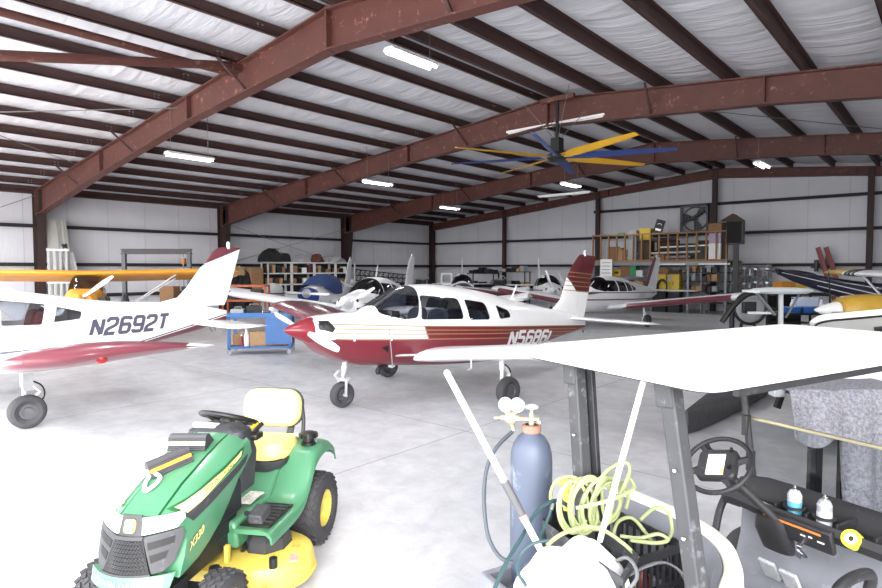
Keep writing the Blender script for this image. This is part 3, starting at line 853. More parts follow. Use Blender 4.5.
A = dict(tilt=.07, st=A_ST,
    paint=[([(2.6, .3), (2.6, .905), (-4.2, .905), (-4.2, .3)], REDPAINT),
           ([(.83, 1.115), (.74, .9), (-4.2, .9), (-4.2, 1.115)], REDPAINT),
           (strip(.905, 2.3, -4.1, .016), GOLD), (strip(.985, 2.3, -3.7, .016), GOLD), (strip(1.045, 2.3, -3.7, .016), GOLD), (strip(1.105, 2.3, -4.0, .016), GOLD),
           ([(.85, 1.12), (.83, 1.12), (.745, .9), (.765, .9)], GOLD)],
    windows=[[(.79, 1.58), (.04, 1.56), (.01, 1.23), (.90, 1.21)], [(-.10, 1.55), (-.58, 1.51), (-.62, 1.23), (-.12, 1.22)], [(-.86, 1.48), (-1.19, 1.39), (-1.21, 1.27), (-.88, 1.24)]],
    shield=[(1.50, 1.275), (1.0, 1.95), (.64, 1.95), (.955, 1.235), (1.2, 1.205)],
    cuts=[([(2.44, 1.03), (2.44, 1.15), (2.32, 1.16), (2.28, 1.06), (2.33, 1.0)], 1), ([(1.62, .8), (1.5, .83), (1.5, .72)], 1)],
    wing=dict(le=.80, c0=1.6, c1=1.6, half=4.9, rootz=.62, tip=1.9, tipm=MAROON, tipshape=((.5, 0, 0, 1), (.85, 0, 0, 1), (.93, .03, .02, .92), (.98, .12, .06, .7), (1.0, .35, .25, .3))),
    fin=dict(secs=[(1.27, -2.55, -4.06, .04), (1.36, -2.79, -4.1, .06), (1.44, -2.99, -4.13, .07), (1.63, -3.24, -4.18, .08), (2.11, -3.46, -4.33, .08), (2.38, -3.66, -4.42, .08), (2.54, -3.82, -4.48, .08), (2.60, -3.90, -4.49, .05), (2.62, -3.97, -4.48, .02)],
             hinge=((-3.76, 1.34), (-4.04, 2.57)),
             paint=[([(-3.3, 2.25), (-3.44, 2.12), (-3.76, 1.82), (-4.8, 1.82), (-4.8, 2.8), (-3.30, 2.8)], FINRED)] + [([(-3.3, z), (-4.6, z), (-4.6, z + .016), (-3.3, z + .016)], GOLD) for z in (1.83, 1.93, 2.02, 2.12, 2.21)]),
    stab=dict(x=-3.45, c=.8, half=1.75, z=1.26), spin=(2.86, 2.44, 1.0, .19), prop=radians(-101), spinm=mat('red spinner paint', (118, 22, 36), .3, coat=.3), bladem=mat('pale painted propeller', (224, 226, 230), .3, .2),
    seats=[(.35, .72), (-.5, .72)], seatm=SEATBLUE, cabx=(-1.1, 1.35), nosex=1.93, text=('N5686L', -1.08, -2.72, .755, 1.045, WHITE))
rootA, SA, bvhA = airplane('low_wing_airplane', 'white and red low-wing airplane N5686L with a red spinner', 0, 9.87, -138.63, A)
def addA(mb, name, m, parent=rootA, S=SA, **k):
    o = mb.obj(name, m, parent, **k); o.data.transform(S); return o
b = MB(); b.tube(smooth_path([(1.35, .3, .5), (1.5, .3, .45), (1.5, .3, .38)], 5), .035, 12); addA(b, 'exhaust_pipe', DARKSTEEL)
addA(MB().bar((1.42, .0, 1.33), (.85, .0, 1.69), .03, .03), 'windshield_post', WHITE_PAINT)
addA(MB().bar((-1.75, 0, 1.58), (-1.9, 0, 1.85), .03, .008).bar((-1.7, .1, 1.58), (-1.95, .1, 1.58), .04, .02), 'antenna', WHITE)
addA(MB().bar((1.44, .572, .52), (1.52, .572, 1.25), .012, .006, up=(0, 1, 0)), 'cowl_seam', GREYPAINT)
for dx, dz, l in ((2.05, .96, .14), (1.45, .97, .14)): addA(MB().box((dx, .565 if dx < 1.7 else .51, dz), (.02, .02, l)), 'cowl_latch', WHITE)
b = MB(); b.tube([(.85, 1.6, .66 + .17), (.85, 1.6, .60), (.92, 1.6, .58)], .012, 6); addA(b, 'pitot_tube', SILVER)
addA(MB().tube([(-4.0, 0, 1.06), (-4.05, 0, .95), (-4.1, 0, 1.04)], .012, 6), 'tail_tie_down_ring', STEEL)

B_ST = [(2.47, .82, 1.27, .27), (2.42, .72, 1.3, .36), (2.2, .66, 1.34, .46), (1.9, .62, 1.37, .52), (1.5, .58, 1.4, .56), (1.1, .56, 1.60, .57), (.75, .55, 1.71, .575), (.3, .54, 1.75, .575), (-.05, .54, 1.735, .57), (-.65, .57, 1.645, .54), (-1.2, .63, 1.55, .47), (-1.64, .70, 1.50, .39), (-2.37, .83, 1.45, .24), (-3.0, .95, 1.37, .12), (-3.35, 1.03, 1.29, .055), (-3.48, 1.08, 1.26, .03)]
PIN = mat('dark pinstripe', (54, 54, 66), .4)
B = dict(st=B_ST,
    paint=[([(-1.2, .3), (-1.25, .69), (-3.6, 1.19), (-3.6, .3)], MAROON), ([(-1.25, .705), (-3.6, 1.205), (-3.6, 1.225), (-1.25, .725)], PIN),
           ([(2.4, .84), (2.4, .895), (-.62, .895), (-.9, .865)], GREYLINE), (strip(.93, 2.4, -1.0, .012), GREYLINE), (strip(.80, 2.4, -.4, .03), MAROON)],
    corner=.025, windows=[[(.06, 1.605), (-.49, 1.525), (-.41, 1.235), (.07, 1.25)], [(-.63, 1.485), (-.96, 1.39), (-.92, 1.285), (-.56, 1.255)], [(.85, 1.52), (.16, 1.62), (.17, 1.25), (.98, 1.23)]],
    shield=[(1.5, 1.37), (1.08, 1.95), (.72, 1.95), (1.02, 1.33), (1.22, 1.28)],
    wing=dict(le=.79, c0=1.6, c1=1.6, half=4.76, rootz=.68, th=.135, dih=.132, tip=.42, tipm=MAROON, tipshape=((.3, 0, 0, 1.0), (.6, .03, -.1, .95), (.85, .1, -.14, .78), (1.0, .45, .0, .3))),
    fin=dict(m=RIBBED, secs=[(1.36, -2.0, -3.45, .03), (1.46, -2.28, -3.5, .05), (1.53, -2.58, -3.52, .07), (1.7, -2.74, -3.57, .08), (1.96, -2.93, -3.65, .09), (2.16, -3.1, -3.71, .09), (2.36, -3.25, -3.77, .08), (2.42, -3.33, -3.79, .05), (2.44, -3.43, -3.78, .02)],
             hinge=((-3.22, 1.22), (-3.45, 2.2)), beaconm=WHITE,
             paint=[([(-2.9, 2.10), (-3.06, 2.12), (-3.85, 2.44), (-3.85, 2.7), (-2.9, 2.7)], MAROON), ([(-2.9, 2.085), (-3.06, 2.10), (-3.85, 2.42), (-3.85, 2.44), (-3.06, 2.12), (-2.9, 2.105)], PIN)]),
    stab=dict(x=-2.72, c=.78, half=1.55, z=1.07), spin=(2.86, 2.44, 1.08, .19), prop=radians(40), seats=[(.3, .78), (-.42, .76)], seatm=SEATRED, cabx=(-1.0, 1.3), cabz=.72,
    text=('N2692T', -1.02, -2.34, 1.0, 1.285, SLATE))
rootB, SB, bvhB = airplane('low_wing_airplane', 'white low-wing airplane N2692T with maroon wing tips, nose out of view', -6.42, 8.5, -132.84, B)
b = MB(); b.bar((.2, 2.55, .86), (.2, 2.55, .66), .02, .1, up=(1, 0, 0)); b.obj('pitot_mast', ALU, rootB)
b = MB(); b.tube([(-1.0, .9, .78), (-1.0, .9, .70), (-.9, .9, .68)], .012, 6); b.obj('fuel_drain', STEEL, rootB)
b = MB(); b.lathe([(0, .03), (.05, .028), (.055, 0)], 16, TR(.1, 4.70, 1.25) @ RX(-pi / 2)); b.ell((.1, 4.735, 1.25), (.03, .02, .018), 10, 6); b.obj('navigation_light', mat('red lamp glass', (140, 40, 44), .2), rootB)
b = MB(); b.tube([(-3.15, 0, .98), (-3.2, 0, .88), (-3.27, 0, .9), (-3.25, 0, .99)], .012, 6); b.obj('tail_tie_down_ring', STEEL, rootB)

for o in rootB.children:
    if o.name.startswith('wing_tip'):
        o.data.materials.append(WHITE_PAINT)
        for p in o.data.polygons:
            if p.center.x < -.72: p.material_index = 1
# ================================================================ lawn tractor
TGREEN = mat('tractor green', (70, 124, 92), .32, var=.03, coat=.3)
TGREEN_D = mat('tractor groove green', (18, 84, 42), .4)
TYELLOW = mat('tractor yellow', (206, 184, 84), .4, var=.05, dirt=((150, 128, 70), .18, 7))
SEATYEL = mat('cream yellow vinyl', (240, 224, 140), .5, var=.03)
TBLACK = mat('dusty black plastic', (48, 49, 53), .6, var=.1, dirt=((100, 100, 102), .15, 12))
LENS = mat('clear headlamp', (226, 228, 230), .15, var=.05, scale=40, coat=.6)
MESH = mat('grille mesh dark', (14, 14, 16), .7)
TREAD = mat('turf tyre rubber', (50, 50, 53), .8, var=.12, scale=24)
def nose_x(y, z): return 1.51 - .30 * (z - .45) - 1.9 * y * y
def panel(poly, off, cut=.03):
    poly = [(a * .87, c + .032) for a, c in poly]; me = bpy.data.meshes.new('panel'); bm = bmesh.new()
    bm.faces.new([bm.verts.new((0, a, c)) for a, c in poly])
    ys = [p[0] for p in poly]; y = min(ys) + cut
    while y < max(ys):
        bmesh.ops.bisect_plane(bm, geom=list(bm.verts) + list(bm.edges) + list(bm.faces), plane_co=(0, y, 0), plane_no=(0, 1, 0)); y += cut
    for v in bm.verts: v.co.x = nose_x(v.co.y, v.co.z) + off
    bmesh.ops.recalc_face_normals(bm, faces=bm.faces)
    bm.to_mesh(me); bm.free(); return me
def turf_tyre(b, c, r, w, lugs):
    M = TR(c) @ RX(pi / 2)
    b.lathe([(r * .5, -w * .40), (r * .62, -w * .5), (r * .86, -w * .49), (r * .96, -w * .40), (r, -w * .25), (r, w * .25), (r * .96, w * .40), (r * .86, w * .49), (r * .62, w * .5), (r * .5, w * .40)], 36, M)
    for k in range(lugs):
        a = 2 * pi * k / lugs
        for q, dy in enumerate((-.36, -.18, 0, .18, .36)):
            aa = a + (q % 2) * pi / lugs
            rr = r * (1.0 if abs(dy) < .3 else .97)
            b.box((rr + .002, 0, 0), (.016, w * .13, 2 * pi * r / lugs * .62), TR(c) @ RY(aa) @ TR(0, dy * w, 0) @ RX(.5 if q % 2 else -.5))
def tractor():
    t = thing('riding_mower', 'green and yellow riding lawn mower with a cream seat on the bright floor', 'lawn mower', cam(-1.363, 4.415), -1.7405 + TH)
    # hood
    prof = lambda zt, zb, w: [(0, zt), (w * .42, zt - .004), (w * .45, zt - .014), (w * .48, zt - .006), (w * .72, zt - .022), (w * .93, zt - .07), (w, zt - .14), (w, (zt + zb) / 2 - .06), (w * .97, zb)]
    rings = []
    for x, zt, zb, w, k in ((.60, 1.0, .84, .235, 0), (.68, .99, .80, .242, .05), (.8, .965, .74, .248, .15), (.92, .932, .64, .25, .3), (1.05, .89, .56, .25, .6), (1.18, .85, .505, .25, 1.0), (1.3, .81, .465, .248, 1.45), (1.40, .775, .445, .245, 1.8), (1.46, .748, .435, .242, 1.9)):
        h = prof(zt, min(zb, zt - .16), w)
        pts = [(y, z) for y, z in h] + [(-y, z) for y, z in h[::-1]][:-1]
        lean = max(0, (x - 1.2) / .26)
        rings.append([(x - k * y * y - lean * (.3 * (z - .42) - .04), y, z) for y, z in pts])
    hb = MB().loft(rings).mesh('hood'); bm = bmesh.new(); bm.from_mesh(hb)
    hm = [TGREEN, TGREEN_D, SEATYEL, TBLACK]
    for y0, y1 in ((.415, .455), (-.455, -.415)):
        for f in clip_region(bm, [(.5, y0 * .25), (1.6, y0 * .25), (1.6, y1 * .25), (.5, y1 * .25)], ax=(0, 1)):
            if f.calc_center_median().z > .70: f.material_index = 1
    for s in (1, -1):
        for f in clip_region(bm, [(.66, .865), (1.30, .725), (1.26, .68), (.69, .815)], side=s): f.material_index = 3
        for f in clip_region(bm, [(.69, .915), (.74, .91), (1.33, .765), (1.29, .722), (.72, .87)], side=s): f.material_index = 1
        for f in clip_region(bm, [(.71, .90), (1.30, .765), (1.27, .728), (.74, .873)], side=s): f.material_index = 2
    bvh = BVHTree.FromBMesh(bm)
    bm.to_mesh(hb); bm.free()
    hood = link('hood', hb, hm, t, sharp=35)
    def side_text(s_, x0, z0, x1, z1, h, m, bold, nm, shear=.2):
        me = text_mesh(s_, 1, shear=shear, bold=bold, depth=0, cut=.2)
        xs = [v.co.x for v in me.vertices]; ys = [v.co.y for v in me.vertices]
        for v in me.vertices:
            u = (v.co.x - min(xs)) / (max(xs) - min(xs)); w = (v.co.y - min(ys)) / (max(ys) - min(ys))
            X = x0 + (x1 - x0) * u; Z = z0 + (z1 - z0) * u + h * w
            hit = bvh.ray_cast(V((X, 2, Z)), V((0, -1, 0))); Y = hit[0].y if hit[0] else .28
            v.co = V((X, Y + (.004 if m is not TBLACK or nm == 'brand_lettering' else .002), Z))
        link(nm, me, m, hood, sharp=0)
    side_text('JOHN DEERE', 1.13, .780, .83, .846, .022, TGREEN_D, .01, 'brand_lettering')
    side_text('X330', 1.325, .535, 1.18, .59, .05, TBLACK, .05, 'model_number_outline')  # black printed outline behind the yellow number
    side_text('X330', 1.32, .538, 1.185, .591, .044, SEATYEL, .02, 'model_number')
    # nose
    link('nose_emblem_plate', panel([(-.075, .625), (.075, .625), (.06, .735), (-.06, .735)], .012), TBLACK, t, sharp=0, solid=.012)
    em = link('emblem', panel(round_poly([(-.036, .652), (.036, .652), (.036, .716), (-.036, .716)], .02), .022, .02), mat('emblem yellow', (214, 196, 90), .4), t, sharp=0, solid=.008)
    link('emblem_face', panel(round_poly([(-.030, .657), (.030, .657), (.030, .711), (-.030, .711)], .016), .029, .02), TGREEN, em, sharp=0, solid=.003)
    deer = [(-.022, .672), (-.012, .676), (-.016, .684), (-.006, .690), (.006, .686), (.012, .694), (.010, .702), (.018, .704), (.024, .697), (.018, .690), (.022, .676), (.015, .672), (.012, .681), (-.004, .682), (-.010, .672)]
    dm = bpy.data.meshes.new('deer'); bq = bmesh.new(); bq.faces.new([bq.verts.new((nose_x(a * .87, c + .032) + .0325, a * .87, c + .032)) for a, c in deer]); bmesh.ops.triangulate(bq, faces=bq.faces); bq.to_mesh(dm); bq.free()
    link('leaping_deer_mark', dm, SEATYEL, em, sharp=0)
    for s in (1, -1):
        P = lambda q: [(s * a, c) for a, c in q]
        link('headlamp', panel(P([(.078, .64), (.24, .66), (.272, .70), (.262, .735), (.20, .728), (.066, .722)]), .012), LENS, t, sharp=0, solid=.02)
        link('front_vent_frame', panel(P([(.08, .63), (.27, .655), (.275, .60), (.25, .50), (.21, .462), (.155, .455)]), .010), TBLACK, t, sharp=0, solid=.018)
        for q in ([(.115, .605), (.245, .625), (.245, .59), (.125, .57)], [(.135, .545), (.225, .56), (.215, .525), (.148, .508)]):
            link('vent_opening', panel(P(q), .021), MESH, t, sharp=0, solid=.004)
    gr = link('grille', panel([(-.15, .452), (.15, .452), (.085, .63), (-.085, .63)], .016), MESH, t, sharp=0, solid=.016)
    for a, c in (([(-.16, .445), (.16, .445), (.155, .462), (-.155, .462)], 0), ([(-.09, .62), (.09, .62), (.092, .637), (-.092, .637)], 0)):
        link('grille_edge', panel(a, .026), TBLACK, gr, sharp=0, solid=.014)
    me = MB()
    for i in range(8):
        z = .472 + i * .019; wy = .15 - (z - .452) * .36
        for j in range(-7, 8):
            y = j * .019 + (i % 2) * .0095
            if abs(y) < wy - .012: me.box((nose_x(y, z + .03) + .026, y * .87, z + .032), (.006, .013, .006), rot=(.5, 0, 0)); me.box((nose_x(y, z + .03) + .026, y * .87 + .008, z + .041), (.006, .011, .005), rot=(-.6, 0, 0))
    me.obj('grille_mesh', TBLACK, gr, sharp=0)
    lip = link('front_lip', panel([(-.25, .385), (.25, .385), (.265, .45), (-.265, .45)], .02), TGREEN, t, sharp=0, solid=.03)
    tm = text_mesh('JOHN DEERE', 1, bold=.015, depth=0, cut=.15, spacing=1.2)
    xs = [v.co.x for v in tm.vertices]; ys = [v.co.y for v in tm.vertices]
    for v in tm.vertices:
        u = (v.co.x - min(xs)) / (max(xs) - min(xs)); w = (v.co.y - min(ys)) / (max(ys) - min(ys))
        y = -.14 + .28 * u; z = .437 + .03 * w; v.co = V((nose_x(y, z) + .043, y, z))
    link('brand_lettering', tm, mat('pale green lettering', (150, 196, 150), .5), lip, sharp=0)
    # frame and axle
    b = MB(); b.box((.75, 0, .36), (1.5, .34, .1)); b.box((1.36, 0, .33), (.2, .4, .1)); b.box((1.22, 0, .26), (.1, .62, .07)); b.box((1.0, 0, .52), (.6, .36, .24)); b.obj('chassis', DARKSTEEL, t, bev=.006)
    MB().box((.95, 0, .62), (.5, .44, .2)).obj('engine', DARKSTEEL, t, bev=.02)
    # steering console
    b = MB(); b.loft([[(.62 + a, y, .62 if True else 0) for a, y in rrect(.24, .44, .06)], [(.6 + a * .9, y * 1.0, .84) for a, y in rrect(.26, .46, .06)], [(.58 + a * .8, y * .9, .99) for a, y in rrect(.22, .42, .06)], [(.56 + a * .6, y * .6, 1.02) for a, y in rrect(.2, .36, .06)]])
    b.obj('dash_console', TBLACK, t)
    MB().box((.60, -.08, 1.015), (.09, .16, .035), rot=(0, -.25, 0)).obj('dash_gauge', WHITE, t, bev=.012)
    for yy in (.16, .2): MB().tube([(.52, yy, .95), (.44, yy + .03, 1.0)], [.008, .016], 8).obj('lever', YELLOW if yy < .18 else BLACK, t)
    MB().box((.5, .2, .93), (.1, .09, .04)).obj('choke_bracket', BLACK, t, bev=.01)
    # steering wheel
    T = TR(.46, 0, 1.03) @ RY(-.40) @ RX(-.08)
    b = MB(); b.tube([(.185 * cos(a), .185 * sin(a), 0) for a in [2 * pi * i / 36 for i in range(36)]], .017, 10, closed=True, M=T)
    b.lathe([(0, -.06), (.05, -.06), (.06, -.02), (.04, .0), (0, .005)], 20, T)
    for a in (pi / 2, -pi / 2, pi): b.loft([[(r * cos(a) - u * sin(a) * w, r * sin(a) + u * cos(a) * w, z + h) for u, h in ((-1, 0), (0, .008), (1, 0), (0, -.008))] for r, w, z in ((.03, .05, -.03), (.1, .03, -.035), (.175, .03, -.004))], M=T)
    b.cyl((0, 0, -.05), (0, 0, -.22), .03, n=12, M=T)
    b.obj('steering_wheel', BLACK, t)
    # seat
    b = MB(); out = rrect(.47, .29, .11, 6)
    bk = TR(-.2, 0, .95) @ RY(-.14)
    b.loft([[(-.035, y * .96, z * .96) for y, z in out], [(-.01, y, z) for y, z in out], [(.03, y * .99, z * .98) for y, z in out], [(.052, y * .9, z * .86) for y, z in out], [(.056, y * .5, z * .5) for y, z in out]], M=bk)
    sb = b.obj('seat_back', SEATYEL, t, sharp=60)
    MB().loft([[(-.06, y * .9, z * .9) for y, z in out], [(-.045, y * 1.02, z * 1.03) for y, z in out], [(-.012, y * 1.03, z * 1.04) for y, z in out]], M=bk).obj('seat_back_shell', TBLACK, sb)
    b = MB(); po = rrect(.42, .53, .11, 5)
    for i, (sx, dz) in enumerate(((.94, 0), (1, .03), (1, .07), (.93, .095), (.6, .085))): pass
    b.loft([[(.06 + x * s, y * s, .655 + dz + (.02 if x > .1 else 0) + abs(y) * .1 * (dz > .08)) for x, y in po] for s, dz in ((.94, 0), (1, .03), (1, .07), (.93, .095), (.6, .085))])
    b.obj('seat_cushion', SEATYEL, t, sharp=60)
    b = MB(); b.loft([[(.05 + x * s, y * s, z) for x, y in po] for s, z in ((.8, .575), (1.0, .63), (1.02, .668))]); b.box((.1, 0, .55), (.2, .26, .1))
    b.obj('seat_base', TBLACK, t)
    b = MB()
    for s in (1, -1): b.bar((-.13, s * .14, .64), (-.235, s * .15, .86), .05, .02, up=(1, 0, 0)); b.tube(smooth_path([(-.02, s * .235, .64), (-.16, s * .245, .68), (-.22, s * .245, .84), (-.235, s * .22, 1.0)], 4), .016, 8)
    b.obj('seat_bracket', TBLACK, t)
    # rear body
    path = smooth_path([(-.34, 0, .60), (-.30, 0, .67), (-.2, 0, .72), (-.05, 0, .725), (.08, 0, .68), (.19, 0, .56), (.29, 0, .47), (.42, 0, .435), (.62, 0, .43), (.80, 0, .43)], 4)
    for s in (1, -1):
        rings = []
        for p in path:
            rings.append([(p.x, s * y, p.z + dz) for y, dz in ((.15, 0), (.38, 0), (.435, -.012), (.462, -.04), (.467, -.085), (.455, -.085), (.448, -.05), (.42, -.03), (.15, -.03))])
        fd = MB().loft(rings).obj('fender', TGREEN, t, sharp=50)
        MB().box((.58, s * .33, .436), (.36, .2, .012)).obj('foot_mat', BLACK, fd, bev=.004)
        g = MB()
        for i in range(6): g.box((.45 + i * .05, s * .33, .446), (.012, .17, .01))
        g.obj('foot_mat_ribs', TBLACK, fd)
    MB().loft([[(x, y, z) for y, z in ((-.24, .3), (.24, .3), (.22, zt), (-.22, zt))] for x, zt in ((-.36, .58), (-.3, .69), (.05, .71), (.2, .6), (.34, .47), (.8, .47))]).obj('rear_body', TGREEN, t, sharp=30, bev=.02)
    MB().box((.45, .14, .487), (.2, .1, .01)).obj('warning_decal', mat('white printed decal', (210, 206, 200), .5, var=.4, scale=60), t)
    c = MB(); c.lathe([(.055, 0), (.055, .02), (.04, .025), (.04, .05), (.062, .055)] + [(.06, .085), (.045, .095), (0, .095)], 20, TR(-.04, .36, .72)); 
    for k in range(10): c.box((-.04 + .062 * cos(k * pi / 5), .36 + .062 * sin(k * pi / 5), .79), (.018, .018, .03), rot=(0, 0, k * pi / 5))
    c.obj('fuel_cap', BLACK, t)
    b = MB(); b.box((.83, .40, .55), (.13, .09, .06), rot=(0, .2, 0)); b.bar((.8, .36, .52), (.72, .25, .5), .03, .03); b.obj('foot_pedal', TBLACK, t, bev=.01)
    # wheels
    for s in (1, -1):
        b = MB(); turf_tyre(b, (0, s * .40, .258), .255, .25, 26); w = b.obj('rear_tyre', TREAD, t, sharp=40)
        b = MB(); b.lathe([(0, .075), (.03, .075), (.035, .055), (.085, .05), (.1, .08), (.125, .095), (.135, .1), (.135, -.1)], 28, TR(0, s * .405, .258) @ RX(-pi / 2 * s)); b.obj('rear_rim', TYELLOW, w)
        b = MB(); b.cyl((0, s * .455, .258), (0, s * .475, .258), .012, n=8); b.obj('axle_end', DARKSTEEL, w)
        b = MB(); turf_tyre(b, (1.22, s * .36, .192), .188, .155, 22); w = b.obj('front_tyre', TREAD, t, sharp=40)
        b = MB(); b.lathe([(0, .06), (.03, .06), (.035, .03), (.07, .02), (.095, .06), (.1, .07), (.1, -.06)], 24, TR(1.22, s * .36, .192) @ RX(-pi / 2 * s)); b.obj('front_rim', TYELLOW, w)
        MB().lathe([(0, .03), (.03, .025), (.034, 0), (.034, -.1)], 16, TR(1.17, s * .30, .36)).obj('spindle_cap', BLACK, t)
    # mower deck
    out = []
    for cx, cy, r, a0, a1 in ((.60, .33, .33, -100, 95), (.60, -.33, .33, 85, 280)):
        for i in range(15):
            a = radians(a0 + (a1 - a0) * i / 14); out.append((cx + r * cos(a - 0) * (1), cy + r * sin(a)))
    out = [(x, y) for x, y in out]
    hull = []
    for i in range(40):
        a = 2 * pi * i / 40; c, s_ = cos(a), sin(a)
        hull.append((.62 + .34 * (abs(c) ** .8) * (1 if c > 0 else -1), .64 * (abs(s_) ** .8) * (1 if s_ > 0 else -1)))
    b = MB(); b.loft([[(.62 + (x - .62) * q, y * q2, z) for x, y in hull] for q, q2, z in ((1.03, 1.02, .09), (1.03, 1.02, .105), (1.0, 1.0, .11), (.99, .995, .19), (.95, .975, .225), (.86, .93, .245), (.5, .6, .25))])
    b.obj('mower_deck', TYELLOW, t, sharp=35)
    for s in (1, -1):
        b = MB(); oc = [(.58 + .17 * cos(radians(22.5 + 45 * i)), s * .33 + .15 * sin(radians(22.5 + 45 * i))) for i in range(8)]
        b.loft([[(.58 + (x - .58) * q, s * .33 + (y - s * .33) * q, z) for x, y in oc] for q, z in ((1.05, .245), (1, .25), (.95, .31), (.75, .345), (.35, .36))])
        b.obj('belt_cover', TBLACK, t, sharp=25)
        MB().cyl((.86, s * .5, .24), (.86, s * .5, .30), .025, n=12).obj('deck_knob', BLACK, t)
        MB().box((.86, s * .2, .30), (.035, .03, .11)).obj('deck_bracket', TYELLOW, t, bev=.004)
        MB().cyl((.98, s * .47, .11), (.98, s * .52, .11), .06, n=18).obj('gauge_wheel', BLACK, t)
        MB().box((.74, s * .58, .249), (.1, .05, .006), rot=(0, 0, .4)).obj('deck_decal', mat('red and white decal', (200, 150, 140), .5, var=.4, scale=70), t)
        MB().tube([(.4, s * .2, .32), (.75, s * .24, .27)], .014, 8).obj('deck_link', DARKSTEEL, t)
    MB().tube(smooth_path([(.36, .36, .3), (.32, .42, .38), (.3, .4, .41)], 4), .008, 6).obj('deck_hook', TYELLOW, t)
    return t, bvh
mower, mower_bvh = tractor()
# ---- wheel chocks resting on the hood
def hood_z(x, y):
    h = mower_bvh.ray_cast(V((x, y, 2)), V((0, 0, -1))); return h[0].z if h[0] else .9
def chock(x, y, ang, label, cord, roll=0.0):
    M0 = Matrix.Translation(mower.location) @ RZ(mower.rotation_euler.z)
    s = .004; z = (hood_z(x, y) + hood_z(x + .06, y)) / 2
    slope = -(hood_z(x + .08, y) - hood_z(x - .08, y)) / .16
    p = M0 @ V((x, y, z + .012))
    t = thing('wheel_chock', label, 'wheel chock', p, mower.rotation_euler.z, 'wheel chocks on the mower hood')
    T = RY(math.atan(slope)) @ RZ(ang)
    prof = []
    for i in range(7):
        a, c = V((-.055, 0)).lerp(V((-.018, .062)), i / 6); prof.append((a, c))
    L = .118
    sect = [(-.062, 0), (-.022, .07), (.0, .078), (.022, .07), (.062, 0)]
    ridged = []
    for i in range(len(sect) - 1):
        A, B = V(sect[i]), V(sect[i + 1]); n = 6 if i in (0, 3) else 2
        for j in range(n):
            q = A.lerp(B, j / n); nn = V((-(B - A).y, (B - A).x)).normalized(); ridged.append(tuple(q)); 
            q2 = A.lerp(B, (j + .5) / n); ridged.append(tuple(q2 + nn * .004))
    ridged.append(sect[-1])
    MB().prism(ridged, -L, L, 'y', T).obj('body', mat('chock rubber', (58, 58, 62), .6, var=.08), t, sharp=20)
    for k in (1, -1):
        A, B = V(sect[0 if k < 0 else 4]), V(sect[1 if k < 0 else 3]); q0, q1 = A.lerp(B, .42), A.lerp(B, .68); nn = V((k * .87, .5)) * .0065
        f = [tuple(q0), tuple(q0 + nn), tuple(q1 + nn), tuple(q1)]
        MB().prism(f, -L * .98, L * .98, 'y', T).obj('reflective_stripe', mat('orange reflective tape', (222, 144, 44), .4) if cord[0] > 0 else mat('white reflective tape', (226, 206, 170), .4), t, sharp=0)
    if cord[1]:
        pts = [V((x, y, 0))] 
        loc = []
        for u, w in cord[1]: loc.append(V((u - x, w - y, hood_z(u, w) - z + .006)))
        b = RZ(0); start = T @ V((0, -L if cord[2] < 0 else L, .03))
        MB().tube(smooth_path([start] + loc, 6), .011, 8).obj('rope', mat('white braided rope', (226, 226, 222), .8, bump=.4, bscale=200), t)
    return t
chock(1.04, -.05, radians(52), 'ribbed wheel chock with orange stripe, lower one on the mower hood', (1, [(1.16, -.03), (1.22, -.02), (1.26, -.05), (1.20, -.09), (1.12, -.11), (1.14, -.15), (1.24, -.16), (1.32, -.165)], -1))
chock(.845, -.04, radians(6), 'ribbed wheel chock with pale stripe, upper one nearer the steering wheel', (-1, [(.93, -.2), (1.02, -.215), (1.12, -.22), (1.24, -.215), (1.32, -.21)], -1))
# ================================================================ golf cart
CXY, CYAW = cam(.64, 2.27), radians(29.76) + TH
MC = TR(CXY) @ RZ(CYAW); MCI = MC.inverted()
def c_z(px, py, z): return MCI @ on_z(px, py, z)
def c_x(px, py, X):
    a = MCI @ at_d(px, py, .01); b = MCI @ at_d(px, py, 6.0); t = (X - a.x) / (b.x - a.x); return a.lerp(b, t)
def c_y(px, py, Y):
    a = MCI @ at_d(px, py, .01); b = MCI @ at_d(px, py, 6.0); t = (Y - a.y) / (b.y - a.y); return a.lerp(b, t)
CREAM = mat('cream moulded plastic', (226, 222, 208), .45, var=.03, dirt=((176, 172, 162), .08, 5))
ROOFW = mat('white cart roof plastic', (226, 225, 220), .5, var=.02, dirt=((190, 188, 184), .06, 4))
CGREY = mat('dusty grey plastic', (120, 122, 130), .7, var=.12, scale=5, dirt=((160, 160, 166), .2, 9))
CDARK = mat('dusty charcoal tube', (56, 57, 60), .6, var=.15, scale=8, dirt=((128, 130, 138), .18, 14))
CBLACK = mat('worn black moulding', (36, 36, 39), .55, var=.15, dirt=((84, 84, 88), .12, 16))
SHIELD = glass('scratched windshield plastic', (240, 242, 243), .97, .12)
